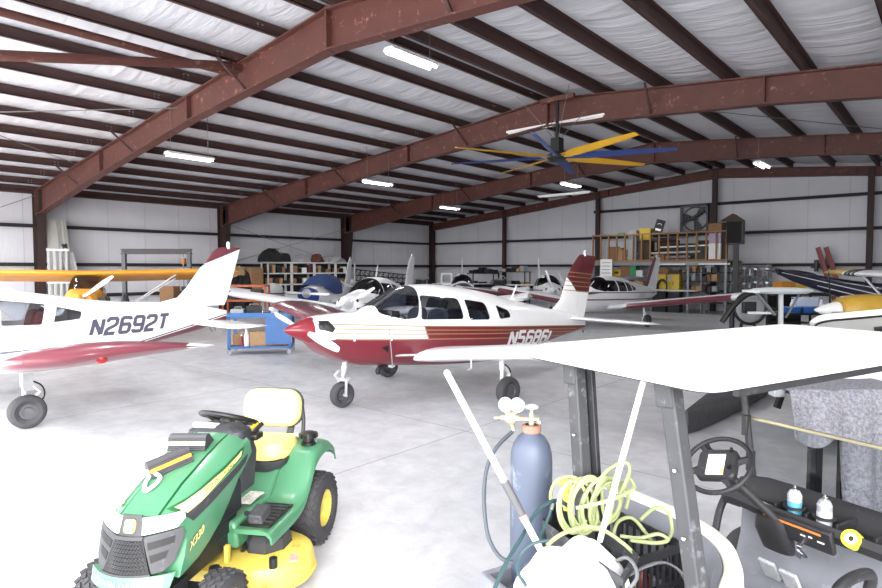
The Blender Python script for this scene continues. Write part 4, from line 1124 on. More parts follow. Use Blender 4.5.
def golf_cart():
    t = thing('golf_cart', 'white roofed golf cart with a cluttered rear bed and fold down windshield', 'golf cart', CXY, CYAW)
    # roof
    X0, X1, W = -.075, 2.02, .505
    out = [(X0 + (X1 - X0) / 2 + u, v) for u, v in rrect(X1 - X0, 2 * W, .075, 5)]
    cxm = (X0 + X1) / 2
    def ring(q, z, ql=None): return [(cxm + (x - cxm) * (1 - (1 - q) * .5), y * q, z) for x, y in out]
    b = MB(); b.loft([ring(.985, 1.66), ring(1.0, 1.663), ring(1.0, 1.668), ring(.985, 1.676), ring(.93, 1.680), ring(.88, 1.70), ring(.84, 1.708), ring(.7, 1.716), ring(.35, 1.720)])
    rf = b.obj('roof', ROOFW, t, sharp=50)
    b = MB()
    for x, y, r in ((.35, .12, .5), (1.0, -.22, .5), (1.0, .25, .2)): b.box((x, y, 1.720), (.16, .02, .016), rot=(0, 0, r + .4))
    b = MB(); b.box((.62, -.12, 1.73), (.15, .022, .012), rot=(0, 0, .7)); b.obj('roof_grip', ROOFW, rf, bev=.004)
    for s in (1, -1): MB().box(((X0 + X1) / 2 + .05, s * (W - .012), 1.648), (X1 - X0 - .2, .02, .022)).obj('drip_rail', CBLACK, rf)
    MB().loft([ring(.94, 1.65), ring(.94, 1.665)]).obj('roof_liner', CBLACK, rf)
    # rear roof posts
    for y0, z0, y1, nm in ((-.275, 1.64, -.445, 0), (.20, 1.64, .12, 1)):
        a, c = V((.03, y0, z0)), V((.05, y1, .62))
        b = MB(); b.bar(a, c, .055, .06); p = b.obj('roof_post', CDARK, t, bev=.006)
        q = a.lerp(c, .1); MB().bar(a + V((0, .01, .012)), a.lerp(c, .075) + V((0, .01, 0)), .068, .07).obj('post_sleeve', CDARK, p, bev=.006)
        if nm: MB().bar(a + V((.045, -.03, 0)), c + V((.045, -.03, 0)), .022, .05).obj('post_rail', CBLACK, p, bev=.003)
        for k in (.28, .5, .74):
            m = a.lerp(c, k); MB().ell((m.x - .035, m.y, m.z), (.006, .008, .008), 8, 6).obj('bolt', CHROME, p)
    # front posts with clamps
    fl_t, fl_b = c_x(735, 385, 1.5), c_x(754, 486, 1.5)
    fl_t.z = 1.64
    yb = fl_b.y; yt = fl_t.y
    for s, ya, yc in ((1, yt, yb), (-1, -yt, -yb)):
        b = MB(); b.tube([(1.52, ya, 1.65), (1.50, yc, .8), (1.5, yc, .62)], .02, 10)
        p = b.obj('front_post', CBLACK, t)
        for z in (1.15, .95): MB().box((1.5, yc + (ya - yc) * (z - .8) / .82, z), (.045, .036, .12)).obj('post_clamp', CBLACK, p, bev=.008)
    # windshield: upper and lower pane with an aluminium hinge bar
    l, r_ = c_x(746, 418, 1.53), c_x(882, 447, 1.53); zb = (l.z + r_.z) / 2; hy = .38
    MB().box((1.53, -.08, (zb + .86) / 2), (.006, 2 * hy + .16, zb - .86)).obj('lower_windshield', SHIELD, t, sharp=0)
    MB().box((1.535, -.08, zb), (.018, 2 * hy + .16, .018)).obj('windshield_hinge_bar', mat('brass toned aluminium', (176, 168, 140), .35, .6), t, bev=.004)
    # seat back
    pth = smooth_path([(.44, .56, 0), (.455, .40, 0), (.465, .15, 0), (.455, -.04, 0), (.42, -.17, 0), (.34, -.29, 0), (.21, -.39, 0), (.05, -.45, 0)], 5)
    def offs(d):
        o = []
        for i, p in enumerate(pth):
            tg = (pth[min(i + 1, len(pth) - 1)] - pth[max(i - 1, 0)]).normalized(); o.append(p + V((tg.y, -tg.x, 0)) * -d)
        return o
    prof = [(-.02, .55), (-.02, .95), (-.008, .985), (.014, .997), (.036, .985), (.048, .95), (.06, .75), (.06, .55)]
    rings = []
    for i in range(len(pth)):
        k = min(1, i / 4, (len(pth) - 1 - i) / 4 + .0)
        k = .86 + .14 * min(1, k)
        rings.append([tuple(offs(d)[i].xy) + (.55 + (z - .55) * k,) for d, z in prof])
    MB().loft(rings).obj('seat_back', CREAM, t, sharp=60)
    rings = []
    for i in range(len(pth)):
        k = .86 + .14 * min(1, i / 4, (len(pth) - 1 - i) / 4)
        rings.append([tuple(offs(d)[i].xy) + (.55 + (z - .55) * k,) for d, z in ((-.02, .55), (-.055, .7), (-.05, .9), (-.022, .965), (-.012, .95), (-.018, .55))])
    MB().loft(rings).obj('seat_back_shell', CGREY, t, sharp=60)
    b = MB(); so = rrect(.36, .96, .09, 5)
    b.loft([[(.64 + x * q, y * q, z) for x, y in so] for q, z in ((.95, .50), (1, .53), (1, .57), (.95, .60), (.7, .605))]); b.obj('seat_cushion', CREAM, t, sharp=60)
    b = MB(); b.loft([[(.62 + x * q, y * q * 1.06, z) for x, y in rrect(.38, .90, .08)] for q, z in ((1.03, .32), (1.02, .42), (1.0, .50))]); b.obj('seat_pod', CREAM, t)
    b = MB(); b.tube(smooth_path([(.62, -.5, .66), (.66, -.52, .82), (.76, -.52, .86), (.92, -.52, .84), (.96, -.5, .74)], 5), .022, 10); b.obj('hip_rail', CBLACK, t)
    # floor and front
    MB().box((1.08, 0, .30), (.9, 1.02, .05)).obj('floor_pan', CGREY, t, bev=.01)
    fp = []
    for x, z in ((1.08, .325), (1.30, .33), (1.38, .37), (1.44, .55), (1.46, .80)): fp.append([(x, -.6, z), (x, .36, z), (x + .03, .36, z - .02), (x + .03, -.6, z - .02)])
    MB().loft(fp).obj('kick_panel', CGREY, t, sharp=50)
    b = MB(); rr = []
    for x, hw, zt in ((1.50, .54, .80), (1.55, .55, .77), (1.75, .53, .70), (1.95, .46, .60), (2.05, .36, .48)):
        rr.append([(x, y * hw * .84 - .14, zb_) for y, zb_ in ((-1, .34), (-1.0, zt - .08), (-.9, zt - .02), (-.5, zt), (0, zt + .01), (.5, zt), (.9, zt - .02), (1.0, zt - .08), (1, .34))])
    b.loft(rr); b.obj('front_cowl', CREAM, t, sharp=50)
    # dash: black moulded tray with pockets
    L0, L1, L2 = c_x(735, 507, 1.2), c_x(777, 523, 1.2), c_x(821, 537, 1.2)
    zl = .845
    b = MB(); prof = [(1.20, zl - .06), (1.18, zl - .02), (1.195, zl + .012), (1.22, zl + .005), (1.24, zl - .05), (1.40, zl - .05), (1.43, zl + .03), (1.47, zl + .055), (1.50, zl + .045), (1.51, zl - .02), (1.46, zl - .12)]
    ys = [-.62, -.5, -.25, -.1, .1, .22, .29, .33, .355]
    rings = []
    for y in ys:
        c = max(0, (y - .18) / .18); rings.append([(x - .0 - c * c * .05 + (x < 1.3) * c * .12, y, z - (.03 * c * c)) for x, z in prof])
    b.loft(rings); d = b.obj('dash_tray', CBLACK, t, sharp=45)
    for y in (-.40, -.24, -.10, .05): MB().box((1.32, y, zl - .02), (.17, .014, .07)).obj('tray_divider', CBLACK, d, bev=.003)
    for y in (-.03, -.17): MB().tube([(1.27 + .044 * cos(a), y + .044 * sin(a), zl + .02) for a in [2 * pi * i / 16 for i in range(16)]], .008, 6, closed=True).obj('cup_ring', CBLACK, d)
    # instrument face below the lip
    T = TR(1.18, -.09, zl - .055) @ RY(-.35)
    f = MB().box((0, 0, 0), (.03, .34, .12), M=T).obj('dash_fascia', CBLACK, t, bev=.008)
    MB().box((-.017, .01, .038), (.004, .27, .01), M=T).obj('orange_decal', mat('orange warning strip', (226, 130, 60), .5), f)
    for y, z, w in ((.09, .0, .02), (.06, .005, .018), (-.04, 0, .02), (-.075, .004, .016), (-.12, -.004, .03)):
        MB().box((-.017, y, z), (.003, w, .007), M=T).obj('switch_mark', WHITE, f)
    MB().cyl((-.02, .11, -.04), (-.035, .11, -.04), .014, n=12, M=T).obj('rocker_switch', BLACK, f)
    kb = MB(); kb.cyl((-.015, -.03, -.045), (-.045, -.03, -.045), .012, n=10, M=T); kb.box((-.045, -.03, -.07), (.004, .022, .045), M=T); kb.box((-.05, -.022, -.095), (.004, .03, .04), M=T, rot=(.4, 0, 0)); kb.box((-.048, -.045, -.085), (.004, .02, .035), M=T, rot=(-.5, 0, 0)); kb.obj('ignition_keys', CHROME, f)
    b = MB(); b.loft([[(1.18 + a * .8, .03 + c, .82) for a, c in rrect(.13, .14, .05)], [(1.20 + a * .8, .03 + c, .74) for a, c in rrect(.15, .17, .06)], [(1.27 + a * .6, .04 + c * .9, .62) for a, c in rrect(.15, .17, .06)]]); b.obj('column_shroud', CBLACK, t)
    # steering
    w0 = c_x(721, 466, .95)
    nrm = V((-.66, -.08, .75)).normalized()
    M_ = frame_of(w0 + V((0, .02, 0)), V((0, 1, 0)), V((-nrm.z, 0, nrm.x)))
    R0 = .162
    b = MB(); b.tube([(R0 * cos(a), R0 * sin(a), 0) for a in [2 * pi * i / 40 for i in range(40)]], .0125, 10, closed=True, M=M_)
    for a in (35, 145, 215, 325):
        q = radians(a); b.loft([[(rr_ * cos(q) - u * sin(q) * w, rr_ * sin(q) + u * cos(q) * w, h) for u, h in ((-1, -.008), (0, .004), (1, -.008), (0, -.016))] for rr_, w in ((.07, .035), (.12, .022), (R0, .026))], M=M_)
    sw = b.obj('steering_wheel', CBLACK, t)
    b = MB(); b.loft([[(x * q, y * q, z) for x, y in rrect(.19, .17, .03)] for q, z in ((1, -.02), (1, .008), (.94, .016))], M=M_); b.v = [tuple(M_ @ RZ(.35) @ M_.inverted() @ V(p)) for p in b.v]; cb = b.obj('clipboard_pad', CBLACK, sw)
    cs, sn = cos(.0), sin(.0)
    MB().box((.0, .01, .018), (.085, .12, .004), M=M_ @ RZ(.35)).obj('score_paper', mat('white printed card', (232, 228, 220), .7, var=.08, scale=90, stretch=(1, 8, 1)), sw)
    MB().box((-.036, .05, .0215), (.012, .03, .003), M=M_ @ RZ(.35)).obj('orange_label', mat('orange label', (230, 160, 100), .6), sw)
    for y in (-.055, .045): MB().box((-.066, y - .02, .022), (.012, .02, .012), M=M_ @ RZ(.35)).obj('pad_clip', BLACK, sw)
    MB().cyl(w0 - nrm * .02, c_x(786, 523, 1.19) + V((0, 0, -.03)), .02, n=12).obj('steering_column', CBLACK, t)
    # pedals
    for y, x in ((-.04, 1.24), (.08, 1.26)):
        b = MB(); b.box((x, y, .50), (.02, .085, .13), rot=(0, -.6, 0)); pd = b.obj('pedal', mat('ribbed pedal rubber', (176, 178, 182), .6, var=.2, scale=90), t, bev=.006)
        MB().bar((x + .02, y, .48), (x + .14, y, .40), .03, .02).obj('pedal_arm', CBLACK, pd)
    b = MB(); b.tube(smooth_path([(1.47, .34, .85), (1.36, .365, .81), (1.26, .37, .70), (1.20, .37, .45), (1.18, .37, .32)], 5), .02, 10); b.obj('body_side_rail', CBLACK, t)
    # rear bed
    b = MB(); b.box((.05, 0, .60), (.64, .94, .04))
    for s in (1, -1): b.box((.05, s * .455, .655), (.64, .03, .11))
    for x in (-.255, .355): b.box((x, 0, .655), (.03, .88, .11))
    b.obj('rear_bed', CGREY, t, bev=.008)
    b = MB(); b.loft([[(.05 + x * q, y * q, z) for x, y in rrect(.74, 1.06, .12)] for q, z in ((.9, .34), (1, .42), (1, .56), (.94, .582))]); b.obj('rear_body', CREAM, t)
    MB().box((.9, 0, .27), (2.1, .5, .08)).obj('chassis', DARKSTEEL, t)
    for x in (.05, 1.72):
        for s in (1, -1):
            w = MB().lathe([(.11, -.08), (.15, -.105), (.2, -.1), (.225, -.07), (.228, 0), (.225, .07), (.2, .1), (.15, .105), (.11, .08)], 32, TR(x, s * .46, .228) @ RX(pi / 2)).obj('tyre', TYRE, t)
            MB().lathe([(0, .06), (.04, .06), (.06, .03), (.1, .05), (.115, .085), (.115, -.06), (0, -.06)], 24, TR(x, s * .46, .228) @ RX(-pi / 2 * s)).obj('wheel_cover', SILVER, w)
    return t
cart = golf_cart()
def on_cart(p): return MC @ V(p)
# ---- spray cans, tape and papers in the dash tray
def can(y, x, label, col, band, cap):
    p = on_cart((x, y, .80)); t = thing('spray_can', label, 'spray can', p, CYAW)
    b = MB(); r = .032; b.lathe([(0, 0), (r, .002), (r + .001, .008), (r, .015), (r, .118), (r + .001, .124), (r - .004, .134), (.022, .146), (.014, .15), (0, .15)], 24); b.obj('body', col, t)
    MB().lathe([(r + .0008, .03), (r + .0008, .095)], 24).obj('label_wrap', band, t)
    b = MB(); b.lathe([(.011, .149), (.011, .158), (.006, .16), (.006, .172), (0, .173)], 14); b.obj('nozzle', cap, t)
can(-.03, 1.27, 'blue and white spray can standing in the golf cart dash tray', mat('pale can metal', (206, 210, 214), .35, .3), mat('teal and white printed wrap', (84, 152, 178), .4, var=.3, scale=24), CHROME)
can(-.17, 1.27, 'silver spray can with tan band standing in the golf cart dash tray', mat('silver can', (198, 200, 204), .35, .5), mat('grey printed wrap', (192, 196, 200), .4, var=.06), CHROME)
p = MC @ (c_x(856, 545, 1.23) + V((-.03, 0, .03))); t = thing('tape_roll', 'yellow tape roll lying in the golf cart dash tray', 'tape roll', p, CYAW)
Mt = RY(-1.0) @ RZ(.3)
MB().lathe([(.026, -.02), (.041, -.02), (.041, .02), (.026, .02), (.026, -.02)], 28, Mt).obj('tape', mat('yellow vinyl tape', (206, 204, 60), .4), t)
MB().lathe([(.012, -.021), (.026, -.021), (.026, .0215), (.012, .0215), (.012, -.021)], 24, Mt).obj('core', mat('pale tape core', (232, 228, 170), .6), t)
p = MC @ (c_x(874, 553, 1.29) + V((0, 0, .03))); t = thing('flashlight', 'black and yellow flashlight lying beside the yellow tape roll', 'flashlight', p, CYAW)
b = MB(); b.tube([(-.02, .07, .0), (-.02, .04, 0), (-.02, .03, 0), (-.02, -.06, 0)], [.028, .028, .019, .019], 16); b.obj('barrel', mat('amber plastic', (178, 150, 70), .5), t)
MB().tube([(-.02, .075, 0), (-.02, .035, 0)], .031, 16).obj('head', BLACK, t)
o = MB().box((0, 0, .0), (.07, .13, .004)).obj('paper_scrap', mat('folded white paper', (222, 220, 214), .8), sharp=0); o.location = on_cart((1.30, .16, .812)); o.rotation_euler = (.25, .1, CYAW + .4); tag(o, 'crumpled white paper in the left dash pocket', 'paper')
# ---- load in the rear bed
BED = .622
def gas_cylinder():
    q = at_d(531, 500, 2.62); p = V((q.x, q.y, on_cart((0, 0, BED)).z))
    t = thing('gas_cylinder', 'blue grey steel gas cylinder with twin gauge regulator behind the golf cart', 'gas cylinder', p, TH)
    CYL = mat('worn blue grey cylinder paint', (78, 86, 104), .5, var=.12, scale=5, dirt=((172, 176, 188), .22, 8), stretch=(1, 1, .5))
    r = .094; zs = 1.315 - BED
    b = MB(); b.lathe([(0, .0), (r * .9, 0), (r, .02), (r, zs - .13), (r * .97, zs - .095), (r * .86, zs - .055), (r * .66, zs - .025), (r * .42, zs - .008), (r * .36, zs + .0), (r * .36, zs + .01), (0, zs + .01)], 40); b.obj('body', CYL, t)
    RUST = mat('rusty collar', (138, 104, 90), .7, var=.15, scale=30); BRASS = mat('pale brass', (206, 190, 160), .3, .7, var=.06)
    MB().lathe([(.03, zs - .004), (.042, zs - .002), (.044, zs + .01), (.042, zs + .028), (.03, zs + .032)], 24).obj('neck_ring', RUST, t)
    b = MB(); b.cyl((0, 0, zs + .02), (0, 0, zs + .085), .013, n=14); b.cyl((-.035, 0, zs + .055), (.03, 0, zs + .055), .011, n=12); b.cyl((.025, 0, zs + .045), (.038, 0, zs + .04), .012, n=10); b.obj('valve', BRASS, t)
    b = MB(); b.cyl((0, 0, zs + .085), (0, 0, zs + .115), .007, n=8)
    b.tube([(.024 * cos(a), .024 * sin(a) * .9, zs + .112) for a in [2 * pi * i / 16 for i in range(16)]], .008, 8, closed=True); b.bar((-.02, 0, zs + .112), (.02, 0, zs + .112), .01, .008); b.obj('valve_handwheel', mat('pale handwheel', (206, 208, 212), .4, .4), t)
    b = MB(); b.cyl((-.035, 0, zs + .055), (-.062, 0, zs + .06), .009, n=10); b.cyl((-.055, 0, zs + .06), (-.075, 0, zs + .06), .015, n=6); b.lathe([(0, -.02), (.028, -.018), (.030, 0), (.024, .014), (.012, .026), (.012, .044), (.006, .046), (.006, .075), (0, .076)], 20, TR(-.095, 0, zs + .062) @ RY(-pi / 2) @ RX(0)); b.cyl((-.092, 0, zs + .045), (-.08, 0, zs + .005), .009, n=8)
    rg = b.obj('regulator', BRASS, t)
    for x, z in ((-.118, zs + .125), (-.066, zs + .123)):
        b = MB(); b.lathe([(0, -.014), (.031, -.014), (.033, 0), (.031, .012), (0, .012)], 24, TR(x, -.01, z) @ RX(pi / 2)); b.cyl((x, 0, z - .03), (-.095, 0, zs + .07), .007, n=8); b.obj('gauge', mat('pale gauge face', (232, 230, 224), .35), rg)
    pts = [V((-.085, 0, zs + .0))]
    W2 = lambda px, py, d: (RZ(-TH) @ (at_d(px, py, d) - p))
    for px, py, d in ((497, 447, 2.55), (487, 468, 2.5), (484, 500, 2.45), (488, 535, 2.4), (499, 556, 2.36), (513, 563, 2.34)): pts.append(W2(px, py, d))
    MB().tube(smooth_path(pts, 6), .0085, 8).obj('gas_hose', mat('dark grey hose', (62, 70, 78), .6), rg)
    # stencilled marks on the shoulder
    return t
gas_cylinder()
WHITEPOLE = mat('white enamelled pole', (226, 226, 226), .4, var=.03)
def pole(pts, r, label, grip=None):
    o = V(pts[0]); t = thing('white_pole', label, 'pole', o)
    MB().tube([V(p) - o for p in pts], r, 12).obj('shaft', WHITEPOLE, t)
    a, c = V(pts[0]) - o, V(pts[-1]) - o
    if grip:
        MB().tube([a.lerp(c, grip[0]), a.lerp(c, grip[1])], r * 1.25, 12).obj('grip', mat('grey rubber sleeve', (78, 78, 82), .7), t)
        MB().tube([a.lerp(c, grip[1]), a.lerp(c, grip[1] + .03)], r * 1.2, 12).obj('collar', mat('faded red collar', (190, 140, 130), .6), t)
    for e, q in ((a, .0), (c, 1.0)): MB().ell(e, (r * 1.05,) * 3, 10, 8).obj('end_cap', WHITEPOLE, t)
pole([at_d(447, 373, 2.28), at_d(545, 558, 2.12)], .0125, 'white telescopic pole with grey grip leaning out of the cart bed', (.6, .78))
pole([at_d(645, 376, 2.22), at_d(600, 540, 2.30), ], .0115, 'thin white pole leaning against the rear edge of the cart roof')
# bin with a bulging white liner bag
def bag():
    q = at_d(572, 572, 2.12)
    base = on_cart((-.19, -.03, BED)); t = thing('waste_bin', 'grey bin lined with a bulging white plastic bag in the cart bed', 'bin', base, CYAW)
    b = MB(); b.lathe([(0, 0), (.14, 0), (.17, .25), (.178, .255), (.176, .265), (.165, .26), (.135, .01), (0, .01)], 28); b.obj('bin_body', CGREY, t)
    b = MB(); n, m = 36, 20; rings = []
    for i in range(m + 1):
        th = pi * i / m * .62; row = []
        for j in range(n):
            a = 2 * pi * j / n
            r = .205 * (1 + .10 * sin(3 * a + 1) * sin(2.2 * th + .5) + .06 * sin(7 * a + 3 * th) + .05 * sin(5 * a - 4 * th + 2))
            row.append((r * sin(th) * 1.05 * cos(a), r * sin(th) * 1.05 * sin(a), .215 + (r * .78) * cos(th) + .06 * sin(2 * a + .6) * sin(th) ** 2 - (.05 if th > 1.7 else 0)))
        rings.append(row)
    b.loft(rings, caps=False)
    b.obj('liner_bag', mat('thin white plastic bag', (236, 236, 238), .4, var=.01, bump=.5, bscale=16), t, sharp=0, sub=1)
    pts = [(.18 * cos(a) * 1.02, .18 * sin(a) * 1.02, .265) for a in [2 * pi * i / 24 for i in range(24)]]
    MB().tube(pts, .008, 8, closed=True).obj('rim', CGREY, t)
    h = smooth_path([(.02, -.18, .26), (.12, -.2, .33), (.16, -.12, .36), (.19, .0, .27)], 5)
    MB().tube(h, .007, 6).obj('wire_handle', STEEL, t)
bag()
# grey tote tray
def tote():
    P4 = [MCI @ on_z(px, py, .955) for px, py in ((553, 502), (637, 553), (622, 578), (543, 520))]
    c = sum(P4, V()) / 4
    t = thing('plastic_trough', 'dusty grey plastic trough with a hole in its rim behind the white bag', 'trough', MC @ V((c.x, c.y, BED)), CYAW)
    P = [V((p.x - c.x, p.y - c.y, 0)) for p in P4]; H_ = .955 - BED
    b = MB()
    rg = lambda q, z: [(p.x * q, p.y * q, z) for p in P]
    b.loft([rg(.8, H_ - .13), rg(.98, H_ - .03), rg(1.03, H_ - .03), rg(1.03, H_), rg(.96, H_), rg(.78, H_ - .11)])
    o = b.obj('body', CDARK, t, sharp=30, bev=.004)
    for k in (0, 2): MB().box((P[k].x * .6, P[k].y * .6, (H_ - .12) / 2), (.03, .03, H_ - .12)).obj('foot', CDARK, t)
    m = (P[0] + P[1]) / 2 * 1.03
    MB().tube([(m.x * .75 + .02 * cos(a), m.y * .75 + .012 * sin(a), H_ + .002) for a in [2 * pi * i / 14 for i in range(14)]], .004, 6, closed=True).obj('hole_rim', CBLACK, o)
tote()
def crate():
    t = thing('milk_crate', 'black lattice crate under the coiled hose by the cart roof post', 'crate', on_cart((.23, .10, BED)), CYAW)
    b = MB(); hx, hy, h = .15, .17, .29
    for sx in (-1, 1):
        for sy in (-1, 1): b.box((sx * hx, sy * hy, h / 2), (.022, .022, h))
    for z in (.012, h * .45, h - .02):
        w = .035 if z > .2 else .022
        for s in (-1, 1): b.box((s * hx, 0, z), (.014, 2 * hy, w)); b.box((0, s * hy, z), (2 * hx, .014, w))
    for i in range(1, 8):
        for s in (-1, 1):
            b.box((s * hx, -hy + 2 * hy * i / 8, h / 2), (.01, .009, h)); b.box((-hx + 2 * hx * i / 8, s * hy, h / 2), (.009, .01, h))
    b.box((0, 0, .006), (2 * hx, 2 * hy, .012)); b.obj('lattice_body', CBLACK, t)
    return t
crate()
for q, (dx, dy, c, n, lb) in enumerate(((.17, -.02, YELLOW, 'amber bottle', 'amber plastic bottle lying inside the black crate'), (.25, -.01, RED, 'red cap bottle', 'red plastic bottle lying inside the black crate'))):
    t = thing('bottle', lb, 'bottle', on_cart((dx, dy + .04, BED + .014)), CYAW + q)
    MB().lathe([(0, 0), (.032, 0), (.034, .01), (.034, .12), (.018, .15), (.012, .155), (.012, .165), (0, .165)], 18).obj('body', c, t)
    MB().lathe([(.014, .16), (.014, .182), (0, .183)], 14).obj('cap', WHITE, t)
LIME = mat('lime green rubber hose', (148, 158, 112), .5, var=.06, scale=14)
def hose():
    o = on_cart((.2, .12, BED + .3))
    t = thing('coiled_hose', 'coiled lime green hose heaped on the black crate in the cart', 'hose', o)
    R_ = random.Random(3); pts = []
    A = lambda px, py, d: at_d(px, py, d) - o
    # tall leaning loops
    for i in range(9):
        cx, cy = 573 + 4.4 * i, 507 - .6 * i; w = 13 + R_.uniform(0, 8); h = 25 + R_.uniform(-3, 4); tl = R_.uniform(-.12, .25) + .03 * i
        for k in range(12):
            a = 2 * pi * k / 12 + .5
            x, y = w * cos(a), h * sin(a)
            pts.append(A(cx + x * cos(tl) - y * sin(tl) + i * k / 24, cy + x * sin(tl) + y * cos(tl), 2.33 + .03 * cos(a) + .010 * (i % 3) + .006 * i))
    MB().tube(smooth_path(pts, 3), .0078, 8).obj('loops', LIME, t)
    for pp in ([(640, 520, 2.45), (655, 508, 2.48), (668, 512, 2.48), (672, 530, 2.44), (668, 540, 2.4)], [(612, 540, 2.42), (618, 522, 2.46), (632, 518, 2.47), (645, 532, 2.43), (652, 542, 2.38)],
               [(620, 536, 2.38), (640, 538, 2.36), (658, 534, 2.36), (668, 540, 2.34), (655, 543, 2.33), (630, 540, 2.33)], [(547, 545, 2.16), (562, 534, 2.2), (585, 527, 2.25), (605, 531, 2.27), (625, 545, 2.26), (638, 558, 2.22)],
               [(552, 508, 2.42), (551, 492, 2.43), (558, 480, 2.43), (572, 477, 2.42), (584, 482, 2.36)], [(618, 500, 2.32), (630, 470, 2.36), (622, 462, 2.38), (604, 474, 2.36), (596, 490, 2.34)], [(576, 508, 2.3), (600, 503, 2.29), (618, 497, 2.3), (634, 488, 2.33), (630, 478, 2.36)]):
        MB().tube(smooth_path([A(*p) for p in pp], 6), .0078, 8).obj('loose_loop', LIME, t)
hose()
def teal():
    o = at_d(540, 520, 2.3)
    A = lambda px, py, d: at_d(px, py, d) - o
    t = thing('air_line', 'dark teal air line arching over the front of the gas cylinder', 'hose', o)
    TEAL = mat('dark teal hose', (40, 66, 70), .5)
    MB().tube(smooth_path([A(*p) for p in ((494, 590, 2.05), (505, 565, 2.12), (520, 540, 2.2), (533, 517, 2.28), (548, 503, 2.33), (560, 501, 2.36), (570, 508, 2.37))], 6), .0078, 8).obj('line', TEAL, t)
    MB().tube(smooth_path([A(*p) for p in ((552, 504, 2.33), (549, 516, 2.3), (543, 530, 2.26), (536, 546, 2.2))], 6), .0068, 8).obj('branch', TEAL, t)
    MB().tube(smooth_path([A(*p) for p in ((548, 540, 2.12), (530, 545, 2.1), (519, 556, 2.08), (518, 572, 2.04), (526, 586, 2.0))], 6), .006, 8).obj('lower_branch', TEAL, t)
    MB().tube([A(553, 504, 2.325), A(551, 510, 2.31)], .009, 10).obj('brass_fitting', CHROME, t)
teal()
p = at_d(566, 517, 2.44); t = thing('t_handle_tool', 'yellow T handle tool standing beside the coiled hose', 'tool', p, TH)
MB().cyl((0, 0, .03), (0, 0, .13), .012, n=12).obj('shaft', mat('yellow plastic', (224, 196, 84), .4), t); MB().tube([(-.04, 0, .15), (.03, 0, .155)], .012, 12).obj('handle', mat('yellow plastic', (224, 196, 84), .4), t); MB().box((0, 0, .14), (.034, .03, .03)).obj('socket', mat('yellow plastic', (224, 196, 84), .4), t)
p = on_cart((.16, -.14, BED)); t = thing('webbing_strap', 'grey webbing strap arching over the front of the black crate', 'strap', p, CYAW)
MB().tube(smooth_path([(-.12, .10, .2), (-.06, .02, .28), (.02, -.02, .29), (.08, -.06, .22), (.1, -.09, .05)], 6), .016, 8, flat=.3).obj('band', mat('grey webbing', (118, 118, 124), .8), t)
o = MB().box((0, 0, 0), (.06, .1, .03)).obj('buckle_end', CBLACK, t, bev=.006); o.location = (.1, -.09, .03)
# ================================================================ airplanes parked behind
import copy
def variant(base, **kw):
    d = dict(base); 
    for k in ('text', 'paint', 'cuts'): d.pop(k, None)
    d.update(kw); return d
LEV = dict(A, tilt=.03)
DULLW = mat('dull white aircraft paint', (222, 224, 228), .35, var=.02)
fin0 = dict(A['fin']); fin0['paint'] = []
wing0 = dict(A['wing'], tipm=DULLW, tip=.4, tipshape=((.5, 0, 0, 1), (.85, .03, .02, .9), (1.0, .35, .25, .3)))
P5 = variant(LEV, body=DULLW, wing=wing0, fin=fin0, spinm=DULLW, bladem=SILVER, prop=radians(-62), paint=[(strip(.98, 2.3, -3.9, .02), GREYLINE)], glass=PERSPEX_D, masts=[((.1, 0, 1.75), (-.1, 0, 2.15))])
airplane('low_wing_airplane', 'plain white low-wing airplane with a pale slanted propeller behind the red nosed airplane', -2.05, 18.8, -103, P5)
BLUEP = mat('royal blue nose paint', (30, 56, 130), .3, coat=.3)
P4 = variant(LEV, body=DULLW, wing=wing0, fin=fin0, spinm=SILVER, bladem=DULLW, prop=radians(88), paint=[([(2.6, .3), (2.2, .3), (2.28, 1.4), (2.6, 1.4)], BLUEP)], masts=[])
r4, S4, _ = airplane('low_wing_airplane', 'blue nosed airplane with level white propeller and blue cover before the white shelves', -4.95, 25.2, -96, P4)
b = MB(); cov = []
for x, z0, z1, w in ((1.75, 1.2, 1.34, .5), (1.5, 1.1, 1.45, .6), (1.0, .98, 1.72, .63), (.5, .95, 1.80, .63), (-.2, .95, 1.80, .62), (-.6, 1.0, 1.76, .58)):
    cov.append([(x, w * cos(a) * (1.0 if sin(a) < .6 else .96), z0 + (z1 - z0) * max(0, sin(a)) ** .6) for a in [pi * i / 16 for i in range(17)]])
b.loft(cov, caps=False, wrap=False); o = b.obj('canopy_cover', mat('blue canvas cover', (40, 62, 112), .85, var=.1, bump=.4, bscale=12), r4); o.data.transform(S4)
P7 = variant(LEV, body=DULLW, wing=dict(wing0, lem=MAROON, half=4.3), fin=fin0, spinm=DULLW, bladem=SILVER, prop=radians(20), glass=PERSPEX_D, beacon=1, paint=[(strip(1.0, 2.3, -3.9, .05), MAROON)])
airplane('low_wing_airplane', 'white airplane facing the camera with a raised propeller blade and maroon edged wings', 4.95, 27.6, -94, P7)
P6 = variant(LEV, body=DULLW, wing=dict(wing0, half=3.4), fin=fin0, spinm=DARKSTEEL, bladem=DARKSTEEL, prop=radians(90), glass=PERSPEX_D, paint=[([(2.6, .3), (1.65, .3), (1.65, 1.5), (2.6, 1.5)], BLACK)])
r6, S6, _ = airplane('low_wing_airplane', 'white airplane with open cabin door and dark uncowled nose near the back corner', 1.08, 30.0, -92, P6)
MB().loft([[(.7 + u, -.62 - .35 * (v > 9), 1.5 + v) for u, v in rrect(.75, .62, .12)], [(.7 + u, -.66, 1.5 + v) for u, v in rrect(.75, .62, .12)], [(.7 + u * .78, -.665, 1.53 + v * .66) for u, v in rrect(.75, .62, .12)], [(.7 + u * .78, -.615, 1.53 + v * .66) for u, v in rrect(.75, .62, .12)]], closed=True, caps=False, M=TR(.7, -.6, 0) @ RZ(.9) @ TR(-.9, .6, 0)).obj('open_door', DULLW, r6)
